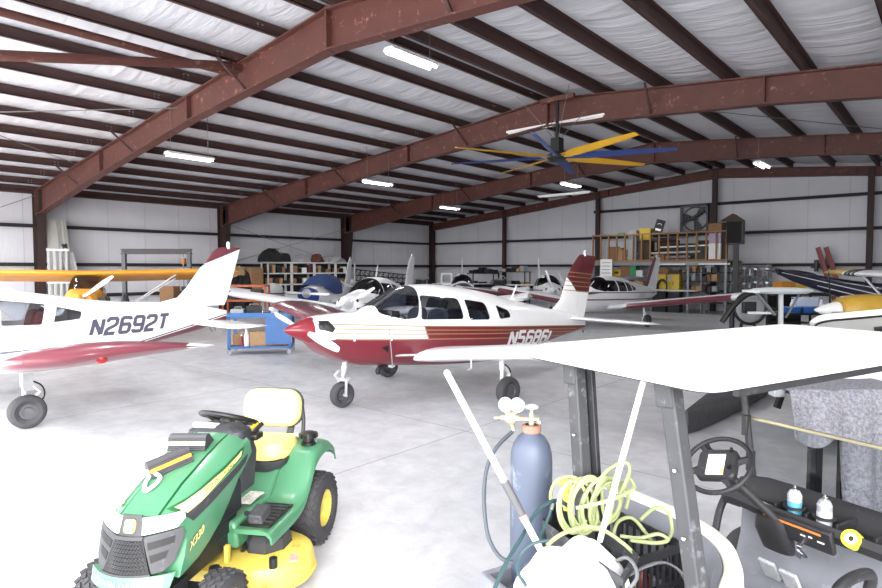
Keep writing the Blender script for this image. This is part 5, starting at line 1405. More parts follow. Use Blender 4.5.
P8 = variant(LEV, body=DULLW, wing=dict(wing0, lem=MAROON, tipm=DULLW), spinm=MAROON, bladem=SILVER, glass=PERSPEX_D, prop=radians(30),
    fin=dict(fin0, paint=[([(-2.6, 1.2), (-3.8, 2.7), (-4.1, 2.7), (-3.35, 1.55), (-3.0, 1.2)], MAROON)]),
    windows=[[(.85, 1.60), (.28, 1.60), (.28, 1.22), (1.0, 1.21)], [(.2, 1.60), (-.38, 1.57), (-.4, 1.22), (.2, 1.22)], [(-.46, 1.57), (-.85, 1.5), (-.88, 1.24), (-.46, 1.22)], [(-.93, 1.47), (-1.3, 1.36), (-1.3, 1.27), (-.93, 1.25)]],
    paint=[(strip(1.15, 2.3, -3.9, .035), MAROON), (strip(.90, 2.3, -3.9, .045), MAROON), ([(2.3, 1.08), (1.0, 1.18), (2.3, 1.18)], MAROON)] + [([(-1.7 - .12 * i, 1.0 - .07 * (j % 2 * 0) + .07 * j), (-1.76 - .12 * i, 1.0 + .07 * j), (-1.76 - .12 * i, 1.06 + .07 * j), (-1.7 - .12 * i, 1.06 + .07 * j)], BLACK) for i in range(7) for j in range(3) if (i + j) % 2 == 0])
airplane('low_wing_airplane', 'white low-wing airplane with maroon leading edges parked before the storage platform', 6.1, 21.5, -134, P8)
# ---- high-wing airplanes
def high_wing(name, label, x, y, yaw, P):
    root = thing(name, label, 'airplane', cam(x, y), radians(yaw) + TH, 'parked airplanes')
    S = Matrix.Identity(4); S[2][0] = P['tilt']; S[2][3] = P.get('lift', 0)
    me = fuselage_mesh(P['st'], N=36, tum=.1, ntop=3.2, nbot=3.6).mesh('fuselage'); bm = bmesh.new(); bm.from_mesh(me)
    mats = [P['body']]; panes = []
    for poly, m in P.get('paint', []):
        if m not in mats: mats.append(m)
        for f in clip_region(bm, poly): f.material_index = mats.index(m)
    for poly in P['windows']:
        for s in (1, -1):
            F = clip_region(bm, round_poly(poly, .04), side=s)
            if F: panes.append(take_faces(bm, F))
    F = clip_region(bm, P['shield'])
    if F: panes.append(take_faces(bm, F))
    nm = bpy.data.meshes.new('fuselage'); bm.to_mesh(nm); bm.free(); nm.transform(S); link('fuselage', nm, mats, root, sharp=50)
    for pm in panes: pm.transform(S); link('window_pane', pm, PERSPEX, root, sharp=50)
    hs, zr, le, ch = P['half'], P['wz'], P['le'], P['chord']; tf = P.get('tf', .88)
    for s in (1, -1):
        secs = [(.0, le, ch, zr, .13), (.5, le, ch, zr + .01, .13), (hs * tf * .9, le, ch, zr + .02 * hs * tf * .9, .13), (hs * tf, le, ch, zr + .02 * hs * tf, .13)]
        tipq = [secs[-1], (hs * (.4 + .55 * tf), le, ch - .02, zr + .02 * hs, .13), (hs * .96, le - .12, ch - .24, zr + .02 * hs, .12), (hs, le - .45, ch - .85, zr + .02 * hs, .08)]
        for q, nn, wm in ((secs, 'wing', P['wm']), (tipq, 'wing_tip', P.get('tipm', P['wm']))):
            m_ = MB().loft(wing_rings(q, .03)).mesh(nn)
            if s < 0: mirror_y(m_)
            m_.transform(S); link(nn, m_, wm, root, sharp=50)
        for k, yy in enumerate(P.get('bands', [])):
            m_ = MB().loft(wing_rings([(yy, le + .008, ch + .016, zr + .02 * yy, .145), (yy + .09, le + .008, ch + .016, zr + .02 * yy, .145)], .03)).mesh('b')
            if s < 0: mirror_y(m_)
            m_.transform(S); link('wing_band', m_, BLACK, root, sharp=50)
        for dx in (.25, -.45):
            o = MB().tube([(le - .45 + dx, s * hs * .56, zr + .0), (P.get('sx', .1), s * .42, P.get('sz', .72))], .03, 8, flat=.6).obj('wing_strut', P['strut'], root); o.data.transform(S)
        lg = MB().tube([(P['gx'], s * .35, P['gz']), (P['gx'] + .02, s * .9, .25)], .032, 8).obj('landing_gear_leg', P['strut'], root)
        wheel(lg, (P['gx'] + .02, s * .96, .23), .23, .14, HUBGREY)
    fm = MB().loft(fin_rings(P['fin'])).mesh('fin'); fm.transform(S); link('fin', fm, P.get('finm', P['body']), root, sharp=50)
    for s in (1, -1):
        m_ = MB().loft(wing_rings([(.02, P['tx'], .75, P['tz'], .06), (1.1, P['tx'] - .12, .6, P['tz'], .06), (1.35, P['tx'] - .3, .3, P['tz'], .04)], 0)).mesh('t')
        if s < 0: mirror_y(m_)
        m_.transform(S); link('tailplane', m_, P.get('finm', P['body']), root, sharp=50)
    sp = P['spin']; propeller(root, sp[0], (sp[1], sp[2]), sp[3], P['prop'], P['bladem'], P['spinm'], tilt=S, length=P.get('pl', .92))
    for sx in P.get('seats', ()): seat(root, sx, 0, .8, CABIN, .42, S)
    return root, S
CUBY = mat('cub yellow fabric', (206, 142, 44), .45, var=.03)
cub_st = [(1.75, .95, 1.25, .25), (1.6, .82, 1.36, .36), (1.2, .74, 1.44, .40), (.85, .70, 1.5, .41), (.55, .68, 1.93, .41), (.1, .66, 1.97, .41), (-.9, .68, 1.93, .38), (-1.4, .72, 1.75, .33), (-2.6, .85, 1.45, .2), (-4.0, .98, 1.2, .07), (-4.3, 1.02, 1.15, .03)]
CUB = dict(tilt=.16, lift=-.12, body=CUBY, st=cub_st, windows=[[(.7, 1.85), (-.1, 1.9), (-.1, 1.45), (.75, 1.45)], [(-.18, 1.9), (-.85, 1.85), (-.85, 1.45), (-.18, 1.45)]], shield=[(.88, 1.5), (.6, 2.1), (.45, 2.1), (.6, 1.5)],
    half=3.9, wz=1.93, le=.6, chord=1.6, wm=CUBY, strut=DULLW, gx=.6, gz=.75, tx=-3.5, tz=1.2, fin=[(1.1, -3.6, -4.6, .05), (1.4, -3.75, -4.7, .06), (1.8, -4.0, -4.7, .06), (2.0, -4.25, -4.6, .03)], spin=(1.98, 1.76, 1.12, .13), prop=radians(-52), bladem=SILVER, spinm=CUBY, seats=(.1, -.7))
rc, Sc = high_wing('high_wing_airplane', 'yellow high-wing airplane with pale propeller behind the white N2692T airplane', -9.6, 16.0, -65, CUB)
for s in (1, -1):
    b = MB(); b.box((1.35, s * .42, 1.12), (.34, .2, .16)); b.cyl((1.35, s * .5, 1.12), (1.35, s * .62, 1.12), .07)
    for k in range(5): b.box((1.35, s * (.44 + .035 * k), 1.12), (.26, .012, .22))
    o = b.obj('exposed_cylinder', DARKSTEEL, rc); o.data.transform(Sc)
NAVY = mat('navy blue aircraft paint', (18, 20, 46), .3, var=.05, coat=.3)
blue_st = [(2.1, .8, 1.2, .3), (1.9, .7, 1.35, .42), (1.1, .62, 1.5, .5), (.75, .6, 1.56, .52), (.4, .58, 1.95, .52), (-.5, .58, 2.0, .5), (-1.1, .62, 1.85, .45), (-1.7, .7, 1.62, .36), (-2.8, .9, 1.48, .22), (-4.2, 1.12, 1.42, .08), (-4.6, 1.22, 1.4, .04)]
HW10 = dict(tilt=-.22, lift=-.37, body=NAVY, st=blue_st, paint=[([(2.3, 1.42), (.3, 1.52), (-1.5, 1.52), (-4.7, 1.37), (-4.7, 2.6), (2.3, 2.6)], DULLW), ([(-1.4, 1.18), (-4.5, 1.30), (-4.5, 1.315), (-1.4, 1.21)], DULLW), ([(-.6, .95), (-3.6, 1.12), (-3.6, 1.14), (-.6, .99)], DULLW)],
    windows=[[(.45, 1.85), (-.35, 1.9), (-.35, 1.5), (.62, 1.5)], [(-.42, 1.88), (-1.05, 1.78), (-1.1, 1.55), (-.42, 1.5)]], shield=[(.85, 1.56), (.5, 2.1), (.3, 2.1), (.5, 1.55)],
    half=3.6, wz=1.98, le=.45, chord=1.5, wm=DULLW, strut=DULLW, gx=.5, gz=.5, tx=-3.9, tz=1.36, fin=[(1.25, -4.0, -4.62, .04), (1.36, -4.2, -4.66, .05), (1.40, -4.4, -4.66, .03)], finm=NAVY,
    spin=(2.4, 2.08, 1.02, .16), prop=radians(20), bladem=BLACK, spinm=DULLW, seats=(.1, -.6))
high_wing('high_wing_airplane', 'navy blue high-wing airplane with raised tapered tail and white top at the right', 14.25, 16.2, -10, HW10)
YCOWL = mat('yellow cowling paint', (196, 156, 56), .4)
sm_st = [(1.95, .95, 1.38, .26), (1.8, .84, 1.45, .36), (1.3, .76, 1.5, .42), (.85, .72, 1.53, .44), (.45, .70, 1.88, .44), (-.4, .70, 1.9, .42), (-1.0, .78, 1.7, .36), (-2.5, .96, 1.48, .18), (-3.8, 1.1, 1.40, .05)]
HW11 = dict(st=sm_st, body=DULLW, tilt=.025, paint=[([(2.1, .5), (2.1, 1.8), (1.1, 1.8), (1.1, .5)], YCOWL)], windows=[[(.4, 1.8), (-.35, 1.82), (-.35, 1.48), (.6, 1.48)]], shield=[(.88, 1.52), (.5, 2.1), (.3, 2.1), (.55, 1.5)],
    half=3.3, wz=1.86, le=.45, chord=1.25, wm=DULLW, tipm=mat('yellow wing tip', (186, 152, 66), .45), tf=.70, bands=[2.12, 2.0, 1.86], strut=DULLW, gx=.8, gz=.8, tx=-3.0, tz=1.38, fin=[(1.35, -2.8, -3.8, .05), (1.8, -3.2, -3.85, .06), (2.1, -3.5, -3.8, .03)],
    spin=(2.42, 1.97, 1.16, .18), prop=radians(8), spinm=WHITE_PAINT, bladem=BLACK, pl=.78, seats=(0,))
high_wing('high_wing_airplane', 'high-wing airplane with white spinner, black propeller and yellow cowl behind the open trunk', 9.84, 11.6, 178, HW11)
# tailplane and post of an aircraft under repair
q = at_d(781, 291, 11.0); t = thing('tailplane_assembly', 'pale grey aircraft tailplane on a braced upright post behind the cart roof', 'aircraft tail', V((q.x, q.y, 0)), TH)
z = q.z; PALE = mat('pale grey primer', (188, 194, 196), .5, var=.04)
MB().loft([[(x * q_, y_ * .32 * q_, z + h) for x, y_ in rrect(1.12, 1.1, .3, 6)] for q_, h in ((.8, -.05), (1, -.01), (1, .02), (.85, .05), (.5, .065))]).obj('tailplane', PALE, t)
MB().tube([(-.0, 0, z - .05), (.03, 0, 0.0)], [.06, .075], 14, flat=.6).obj('post', PALE, t)
MB().bar((-.45, 0, z - .05), (-.1, 0, z - .45), .06, .04).obj('brace', STEEL, t); MB().bar((.35, 0, z - .05), (.1, 0, z - .5), .03, .03).obj('brace', STEEL, t)
MB().box((.03, 0, .02), (.7, .5, .04)).obj('base_plate', DARKSTEEL, t); MB().loft([[(-.68 + .0, y, z + h) for y, h in ((-.1, -.02), (.1, -.02), (.1, .02), (-.1, .02))], [(-.5, y, z + h) for y, h in ((-.2, -.03), (.2, -.03), (.2, .02), (-.2, .02))]]).obj('elevator_tip', PALE, t)
# ================================================================ car with an open trunk, blanket covered bench, hull on the floor
def car():
    t = thing('sedan', 'white sedan with its trunk lid open at the right edge', 'car', cam(5.8, 7.6), radians(55) + TH)
    CW = mat('white car paint', (228, 228, 226), .25, coat=.5, var=.01)
    # local x forward (away to the right), rear bumper at x=-2.1
    def sec(x, w, zb, zs, zt, wt): return [(x, y, z) for y, z in ((-w, zb), (-w, zs - .12), (-w * .985, zs), (-wt, zt), (-wt * .6, zt + .012), (0, zt + .02), (wt * .6, zt + .012), (wt, zt), (w * .985, zs), (w, zs - .12), (w, zb))]
    b = MB(); b.loft([sec(-2.2, .72, .35, .80, .98, .66), sec(-2.12, .80, .28, .88, 1.03, .72), sec(-1.95, .85, .26, .93, 1.05, .74)] , caps=True); b.obj('rear_bumper', CW, t, bev=.01)
    b = MB(); b.loft([sec(-.95, .87, .25, .97, 1.06, .78), sec(-.75, .88, .24, .98, 1.2, .7), sec(-.3, .88, .24, .98, 1.40, .62), (sec(.5, .88, .24, .98, 1.43, .62)), sec(1.1, .88, .24, .97, 1.2, .7), sec(1.35, .87, .25, .95, 1.0, .76), sec(2.2, .8, .3, .8, .84, .7), sec(2.4, .7, .35, .7, .74, .6)]); b.obj('body', CW, t, sharp=35)
    for s in (1, -1):
        b = MB(); b.loft([[(x, s * y, z) for y, z in ((.66, .3), (.87, .3), (.87, .86), (.85, .96), (.74, 1.05), (.70, 1.05), (.66, .98))] for x in (-1.95, -1.5, -.95)]); b.obj('rear_quarter', CW, t, sharp=35)
        MB().prism([(-.72, 1.02), (.95, 1.02), (.55, 1.36), (-.28, 1.36)], s * .80, s * .84).obj('side_window', PERSPEX_D, t)
        for x in (-1.35, 1.45):
            w = MB().lathe([(.18, -.09), (.28, -.11), (.315, -.08), (.32, 0), (.315, .08), (.28, .11), (.18, .09)], 28, TR(x, s * .80, .32) @ RX(pi / 2)).obj('tyre', TYRE, t); MB().lathe([(0, .1), (.06, .09), (.17, .06), (.19, .1), (.19, -.05)], 20, TR(x, s * .80, .32) @ RX(-pi / 2 * s)).obj('wheel_rim', SILVER, w)
        b = MB(); b.tube(smooth_path([(-.98, s * .55, 1.0), (-1.02, s * .55, .84), (-1.2, s * .55, .84), (-1.25, s * .55, 1.02), (-1.2, s * .55, 1.16)], 5), .022, 8); b.obj('trunk_hinge', DULLW, t)
        MB().box((-2.15, s * .6, .84), (.08, .26, .14)).obj('tail_lamp', mat('red lamp glass', (140, 40, 44), .2), t, bev=.02)
    MB().box((-1.45, 0, .45), (1.0, 1.3, .04)).obj('trunk_floor', DARKCLOTH, t); MB().tube([(-1.98, -.68, 1.062), (-1.98, .68, 1.062), (-.95, .72, 1.07), (-.95, -.72, 1.07)], .018, 6, closed=True).obj('trunk_seal', BLACK, t)
    # lid swung up about the hinge line
    T = TR(-.95, 0, 1.16) @ RX(radians(-9)) @ RY(radians(24))
    out = [(-.56 + u, v) for u, v in rrect(1.08, 1.46, .2, 5)]
    b = MB(); b.loft([[(x, y, (.03 if i else 0) + h - .06 * (x + .55) ** 2) for x, y in [(-.56 + (p - -.56) * q, y_ * q) for p, y_ in out]] for i, (q, h) in enumerate(((.96, .0), (1.0, .0), (.97, .03), (.5, .045)))], M=T); ld = b.obj('trunk_lid', CW, t, sharp=40)
    MB().tube([T @ V((x, y, -.012 - .06 * (x + .55) ** 2)) for x, y in [(-.56 + (p + .56) * .93, y_ * .93) for p, y_ in out]], .012, 6, closed=True).obj('lid_trim', BLACK, ld)
    MB().box((-.6, .1, -.02), (.2, .1, .02), M=T).obj('lid_latch', DARKSTEEL, ld); MB().box((-.45, -.35, -.02), (.12, .05, .015), M=T).obj('red_reflector', RED, ld)
    return t
car()
BLANKET = mat('speckled grey moving blanket', (128, 128, 140), .95, var=.0, bump=.4, bscale=60)
def _fleck():
    nt = BLANKET.node_tree; N = nt.nodes; L = nt.links; b = N['Principled BSDF']
    tc = N.new('ShaderNodeTexCoord'); n = N.new('ShaderNodeTexNoise'); n.inputs['Scale'].default_value = 38; n.inputs['Detail'].default_value = 6; n.inputs['Roughness'].default_value = .8
    L.new(tc.outputs['Object'], n.inputs['Vector']); r = N.new('ShaderNodeValToRGB')
    e = r.color_ramp.elements; e[0].position = .36; e[1].position = .62; e[0].color = (*lin((92, 92, 99)), 1); e[1].color = (*lin((150, 150, 158)), 1)
    L.new(n.outputs['Fac'], r.inputs['Fac'])
    n2 = N.new('ShaderNodeTexNoise'); n2.inputs['Scale'].default_value = 2.2; n2.inputs['Detail'].default_value = 3; L.new(tc.outputs['Object'], n2.inputs['Vector'])
    mp = N.new('ShaderNodeMapping'); mp.inputs['Scale'].default_value = (5, 5, 1.2); mp.inputs['Location'].default_value = (.4, 0, .2); L.new(tc.outputs['Object'], mp.inputs['Vector']); L.new(mp.outputs['Vector'], n2.inputs['Vector'])
    r2 = N.new('ShaderNodeValToRGB'); r2.color_ramp.elements[0].position = .68; r2.color_ramp.elements[1].position = .72
    L.new(n2.outputs['Fac'], r2.inputs['Fac']); mx = N.new('ShaderNodeMixRGB'); mx.inputs['Color2'].default_value = (*lin((84, 120, 168)), 1)
    L.new(r2.outputs['Color'], mx.inputs['Fac']); L.new(r.outputs['Color'], mx.inputs['Color1']); L.new(mx.outputs['Color'], b.inputs['Base Color'])
_fleck()
def blanket():
    q0, q1 = at_d(797, 400, 4.75), at_d(915, 400, 4.75); ctr = (q0 + q1) / 2; w = (q1 - q0).length
    ben = thing('workbench', 'steel workbench standing under the grey speckled blanket', 'workbench', V((ctr.x, ctr.y, 0)) + cam(0, .30), TH)
    MB().box((0, 0, 1.02), (w, .5, .04)).obj('bench_top', DARKSTEEL, ben, bev=.005)
    for sx in (-1, 1):
        for sy in (-1, 1): MB().box((sx * (w / 2 - .45), sy * .2, .50), (.05, .05, 1.0)).obj('leg', BLACK, ben)
    MB().box((-w / 2 - .05, -.1, 1.0), (.1, .1, .07)).obj('vise_jaw', GREYPAINT, ben, bev=.01); MB().box((-w / 2 - .03, -.1, .92), (.04, .05, .12), rot=(0, .3, 0)).obj('vise_handle', BLACK, ben)
    n = 60; rings = []
    pp = smooth_path([(0, a, c) for a, c in ((.24, 1.048), (.0, 1.05), (-.22, 1.05), (-.265, 1.03), (-.285, .96), (-.30, .8), (-.31, .6), (-.32, .4), (-.33, .2), (-.335, .05))], 5)
    for p in pp:
        row = []; k = max(0, 1.03 - p.z)
        for j in range(n + 1):
            u = (j / n - .5) * (w + .08)
            fold = (.05 * sin(u * 9 + .8) + .028 * sin(u * 17 + 2 + k) + .015 * sin(u * 31)) * min(1, k * 1.8)
            z = p.z
            if z < 1.03: z = 1.03 - (1.03 - z) * (.38 + .05 * sin(u * 14) if u < -w * .5 + .34 else 1.0)
            row.append((u - .06 * k * (u < -w * .5 + .3), p.y - abs(fold) * .9 - fold * .4 - .05 * k, z + .004 * sin(u * 13)))
        rings.append(row)
    o = MB().loft(rings, caps=False, wrap=False).obj('blanket', BLANKET, None, sharp=0, solid=.01)
    o.location = ben.location; o.rotation_euler = (0, 0, TH)
    tag(o, 'grey speckled blanket with blue stains draped over the bench beyond the windshield', 'blanket')
blanket()
def hull():
    a, c = on_z(686, 424, .16), on_z(775, 372, .16)
    o = thing('hull_shell', 'dark dusty tapered hull lying on the floor between cart post and windshield', 'hull', V((a.x, a.y, 0)), atan2((c - a).y, (c - a).x))
    L = (c - a).length; rings = []
    for t_ in (0, .06, .15, .3, .5, .7, .85, 1.0):
        w = .30 * sin(pi * min(.5, (t_ * .85 + .01))) ** .7 if t_ < .6 else .30 * (1 - (t_ - .6) * .6); h = .16 + .20 * min(1, t_ * 1.6)
        rings.append([(t_ * L, w * cos(a_) * (1.0), max(0.0, .17 + (.17 if sin(a_) > 0 else h * .9 if h < .19 else .17) * sin(a_))) for a_ in [2 * pi * k / 20 for k in range(20)]])
    MB().loft(rings).obj('shell', mat('dusty charcoal gelcoat', (52, 53, 57), .6, var=.2, scale=12, dirt=((104, 105, 110), .15, 18)), o)
    MB().tube([(0.02, 0, .32), (L * .5, .0, .345), (L, 0, .345)], .012, 6).obj('keel_strip', BLACK, o)
hull()
# ================================================================ storage, benches and clutter along the walls
TAPE = mat('packing tape', (196, 176, 140), .4)
def carton(p, sz, rz, label, m=CARD, group=None, name='cardboard_box', cat='box', lid=True, mark=None):
    t = thing(name, label, cat, p, rz, group); w, d, h = sz
    MB().box((0, 0, h / 2), (w, d, h)).obj('body', m, t, bev=.004)
    if lid:
        MB().box((0, 0, h + .002), (.05, d * 1.002, .004)).obj('packing_tape', TAPE, t, sharp=0)
    if mark: MB().box((w * .12, -d / 2 - .003, h * .55), (w * .4, .004, h * .3)).obj('printed_label', mark, t, sharp=0)
    return t
def binbox(p, sz, rz, label, m, group=None, name='storage_bin', cat='bin'):
    t = thing(name, label, cat, p, rz, group); w, d, h = sz
    b = MB(); b.loft([[(x * q, y * q, z) for x, y in rrect(w, d, min(w, d) * .12, 3)] for q, z in ((.88, 0), (.98, h), (1.03, h), (1.03, h * .93), (.95, h * .93), (.85, .02))]); b.obj('tub', m, t, sharp=40)
    MB().loft([[(x * q, y * q, z) for x, y in rrect(w, d, min(w, d) * .12, 3)] for q, z in ((1.04, h * .96), (1.04, h * 1.06), (.9, h * 1.1))]).obj('lid', m, t, sharp=40)
    return t
def heap(p, r, rz, label, m, seed, name='folded_cover', cat='cover', group=None, m2=None):
    """a crumpled cloth heap"""
    q = random.Random(seed); ph = [q.uniform(0, 6) for _ in range(8)]; rings = []; n, k = 28, 12
    for i in range(k + 1):
        th = pi / 2 * (1 - i / k) ; row = []
        for j in range(n):
            a = 2 * pi * j / n
            f = 1 + .16 * sin(2 * a + ph[0]) + .10 * sin(5 * a + ph[1] + 3 * th) + .07 * sin(9 * a + ph[2] - 4 * th) + .06 * sin(14 * a + ph[3] + 6 * th)
            row.append((r[0] * f * cos(a) * sin(th if i < k else .02) ** .8, r[1] * f * sin(a) * sin(th if i < k else .02) ** .8, r[2] * cos(th) ** .8 * (1 + .18 * sin(3 * a + ph[4]) * sin(th) + .1 * sin(6 * a + ph[5]))))
        rings.append(row)
    b = MB(); b.loft(rings); o = b.obj(name, m, None, sharp=0)
    o.location = p; o.rotation_euler = (0, 0, rz); tag(o, label, cat, group); return o
WB = YB - .35
# ---- white shelving on the left wall: units side by side
XS = XL + 1.15
y0, y1 = on_X(264, 262, XS).y, on_X(352, 262, XS).y
NU = 4; UW = (y1 - y0) / NU; ZT = 2.33
shelfm = mat('white shelving enamel', (206, 206, 208), .5, var=.04)
LV = (.12, .66, 1.22, 1.78, ZT)
for u in range(NU):
    yc = y0 + UW * (u + .5); nm = ('first', 'second', 'third', 'fourth')[u]
    t = thing('shelving_unit', ['white steel shelving unit beside the tall brown carton, under dark covers', 'white steel shelving unit second from the tall brown carton', 'white steel shelving unit behind the blue nosed airplane, third from the brown carton', 'white steel shelving unit by the red frame column'][u], 'shelf', V((XS, yc, 0)), 0, 'white shelving against the left wall')
    for sx in (-.28, .28):
        for sy in (-1, 1): MB().box((sx, sy * (UW / 2 - .035), ZT / 2), (.06, .06, ZT)).obj('post', shelfm, t)
    for z in LV: MB().box((0, 0, z), (.62, UW - .01, .06)).obj('shelf_board', shelfm, t)
    MB().box((-.3, 0, ZT / 2), (.02, UW - .04, ZT - .1)).obj('dark_backing', DARKSTEEL, t)  # added dark sheet stands in for the shade inside the shelves
rr = random.Random(11)
cols = [('brown', CARD), ('dark', DARKSTEEL), ('tan', CARD2), ('black', BLACK), ('brown', CARD), ('chocolate', BROWN), ('white', DULLW), ('black', BLACK), ('tan', CARD2), ('maroon', mat('maroon carton', (70, 38, 35), .7))]
k = 0
row_names = {1: 'lower', 2: 'middle', 3: 'top'}
unit_names = ('first', 'second', 'third', 'fourth')
for u in range(NU):
    yc = y0 + UW * (u + .5)
    for li in (2, 3):
        yy = yc - UW / 2 + .1; slot = 0
        while yy < yc + UW / 2 - .22:
            w = rr.uniform(.16, .34); h = rr.uniform(.16, .42)
            if yy + w > yc + UW / 2 - .07: break
            cn, cm = cols[(k * 3 + u + li) % len(cols)]; k += 1
            carton(V((XS + .05, yy + w / 2, LV[li] + .032)), (.34, w * .94, h), 0, '%s box, %s on the %s tier of the %s white shelving unit' % (cn, ('first', 'second', 'third', 'fourth', 'fifth', 'sixth')[slot], row_names[li], unit_names[u]), cm, 'boxes on the white shelving')
            yy += w + rr.uniform(.02, .09); slot += 1
yy = lambda px: on_X(px, 262, XS).y
for i, (px, r, m, lb, sd) in enumerate(((272, (.42, .75, .62), DARKCLOTH, 'black crumpled cover heaped at the left end of the shelving top', 3), (284, (.3, .35, .42), DARKCLOTH, 'small black cover beside the largest black heap on the shelving', 5),
        (277, (.22, .22, .62), PALECLOTH, 'pale cloth poking out of the black covers on the shelving', 9), (300, (.34, .6, .34), PALECLOTH, 'long pale folded cover on the middle of the shelving top', 8), (317, (.32, .4, .42), mat('rust brown cloth', (88, 48, 40), .9, bump=.4, bscale=20), 'rust brown folded cover on the shelving top', 12), (333, (.34, .75, .33), PALECLOTH, 'long pale rolled cover at the right end of the shelving top', 14))):
    heap(V((XS + (.1 if i == 2 else .0), yy(px), ZT + .03)), r, 0, lb, m, sd)
p = on_X(268, 283, XS + .2); carton(V((p.x, p.y - .75, 0)), (.6, .62, 2.05), 0, 'tall brown carton standing at the left end of the white shelving', CARD, mark=WHITE)
p = on_X(252, 290, XS); heap(V((p.x, p.y - .5, 0)), (.45, .75, 1.75), 0, 'dark bags piled against the wall left of the tall brown carton', DARKCLOTH, 21, 'bag_pile', 'bag')
p = on_X(245, 262, XS); heap(V((p.x, p.y - .35, 1.7)), (.2, .32, .42), 0, 'tan rounded bundle on top of the dark bag pile', mat('tan canvas', (156, 130, 96), .9, bump=.4, bscale=20), 22, 'canvas_bundle', 'bundle')
# orange shelf frame with clutter
p = at_d(246, 285, 21.0); t = thing('orange_rack', 'low orange steel rack behind the blue tool cart', 'rack', V((p.x, p.y, 0)), TH)
OR = mat('orange rack enamel', (170, 84, 44), .5)
for sx in (-.75, .75):
    for sy in (-.25, .25): MB().box((sx, sy, .72), (.06, .06, 1.44)).obj('post', OR, t)
for z in (.4, .9, 1.42): MB().box((0, 0, z), (1.56, .56, .07)).obj('shelf', OR, t)
for i, (dx, w, h, m, lb) in enumerate(((-.5, .3, .3, BLACK, 'black case on the orange rack'), (-.1, .34, .24, BROWN, 'brown case on the orange rack'), (.4, .4, .34, DARKSTEEL, 'dark steel case on the orange rack'))): carton(V((p.x, p.y, .94)) + cam(dx, 0), (w, .3, h), TH, lb, m, name='tool_case', cat='case', lid=False)
# grey dome cover with straps
p = at_d(273, 296, 22.3); t = thing('dome_cover', 'pale grey dome cover with black straps beside the blue nosed airplane', 'cover', V((p.x, p.y, 0)), TH)
b = MB(); b.lathe([(.45, 0), (.45, .6), (.44, .95), (.42, 1.15), (.34, 1.36), (.2, 1.46), (0, 1.49)], 28); b.obj('dome', mat('pale grey plastic', (160, 162, 166), .5), t)
for z in (.85, 1.1): MB().tube([(.455 * cos(a), .455 * sin(a), z) for a in [2 * pi * i / 28 for i in range(28)]], .02, 6, closed=True).obj('strap', BLACK, t)
# ---- tall grey panels leaning in the corner of the first column
PANEL = mat('weathered grey panel', (168, 168, 164), .5, var=.08, scale=2)
for px, w, top, m, tilt, lb in ((50.5, .62, 3.95, PANEL, .03, 'widest tall grey panel leaning beside the red column'), (59.5, .36, 3.95, mat('darker weathered panel', (150, 150, 146), .5, var=.1), .05, 'narrow tall grey panel with dark edge next to the widest panel'), (65, .3, 2.95, mat('white strip panel', (188, 190, 192), .5), .10, 'short white panel with a black top leaning by the tall grey panels'), (70.5, .36, 2.7, mat('white strip panel', (188, 190, 192), .5), .14, 'short pale panel farthest from the red column')):
    a = on_X(px + 5, 300, XL + .55); t = thing('leaning_panel', lb, 'panel', V((XL + .62, a.y + .22, 0)), 0, 'panels leaning on the left wall')
    M_ = RY(-.10) @ RX(tilt)
    MB().box((0, 0, top / 2), (.09, w, top), M=M_).obj('sheet', m, t, bev=.01)
    for s in (-1, 1): MB().box((.05, s * (w / 2 - .03), top / 2), (.03, .05, top * .99), M=M_).obj('edge_flange', m, t)
    if top == 2.95: MB().ell((0, 0, top), (.08, w / 2, .14), 12, 8, M=M_).obj('black_cap', BLACK, t)
a = on_X(50, 290, XL + .8); t = thing('rail_bundle', 'white bundle of upright rails standing before the widest grey panel', 'rails', V((a.x + .1, a.y + .25, 0)), 0)
for i in range(4): MB().box((0, -.3 + i * .2, 1.4), (.06, .07, 2.8)).obj('rail', mat('white strip panel', (188, 190, 192), .5), t)
for z in (.3, 1.5, 2.75): MB().box((.04, 0, z), (.03, .75, .08)).obj('tie', WHITE, t)
# ---- gantry hoist
p = at_d(157, 275, 21.0); t = thing('gantry_hoist', 'dark steel gantry frame with a chain hoist behind the white airplane', 'hoist', V((p.x, p.y, 0)), TH)
GD = mat('dark grey gantry paint', (70, 72, 78), .5)
for s in (-1, 1):
    MB().box((s * 1.16, 0, 1.35), (.13, .13, 2.5)).obj('upright', GD, t); MB().box((s * 1.16, 0, .12), (.12, 1.3, .1)).obj('foot', GD, t)
    for k2 in (-1, 1): MB().bar((s * 1.16, k2 * .55, .15), (s * 1.16, k2 * .05, 1.2), .06, .06).obj('brace', GD, t)
b = MB(); b.box((0, 0, 2.72), (2.5, .16, .03)); b.box((0, 0, 2.56), (2.5, .16, .03)); b.box((0, 0, 2.64), (2.5, .03, .16)); b.obj('cross_beam', BLACK, t)
MB().box((.95, 0, 2.3), (.16, .16, .2)).obj('hoist_block', mat('hoist orange', (150, 96, 50), .5), t, bev=.02)
MB().cyl((.95, 0, 2.55), (.95, 0, 1.2), .02, n=6).obj('chain', STEEL, t)
p = at_d(170, 292, 19.5); carton(V((p.x, p.y, .45)), (.45, .5, 1.0), TH, 'upright brown carton on a low stand behind the white fuselage', CARD)
binbox(V((p.x, p.y, 0)), (.7, .6, .4), TH, 'low dark stand under the upright brown carton', DARKSTEEL, name='low_stand', cat='stand')
carton(V((p.x, p.y, 0)) + cam(.62, .2), (.45, .5, 1.45), TH, 'black upright case beside the brown carton behind the white fuselage', BLACK, name='upright_case', cat='case', lid=False)
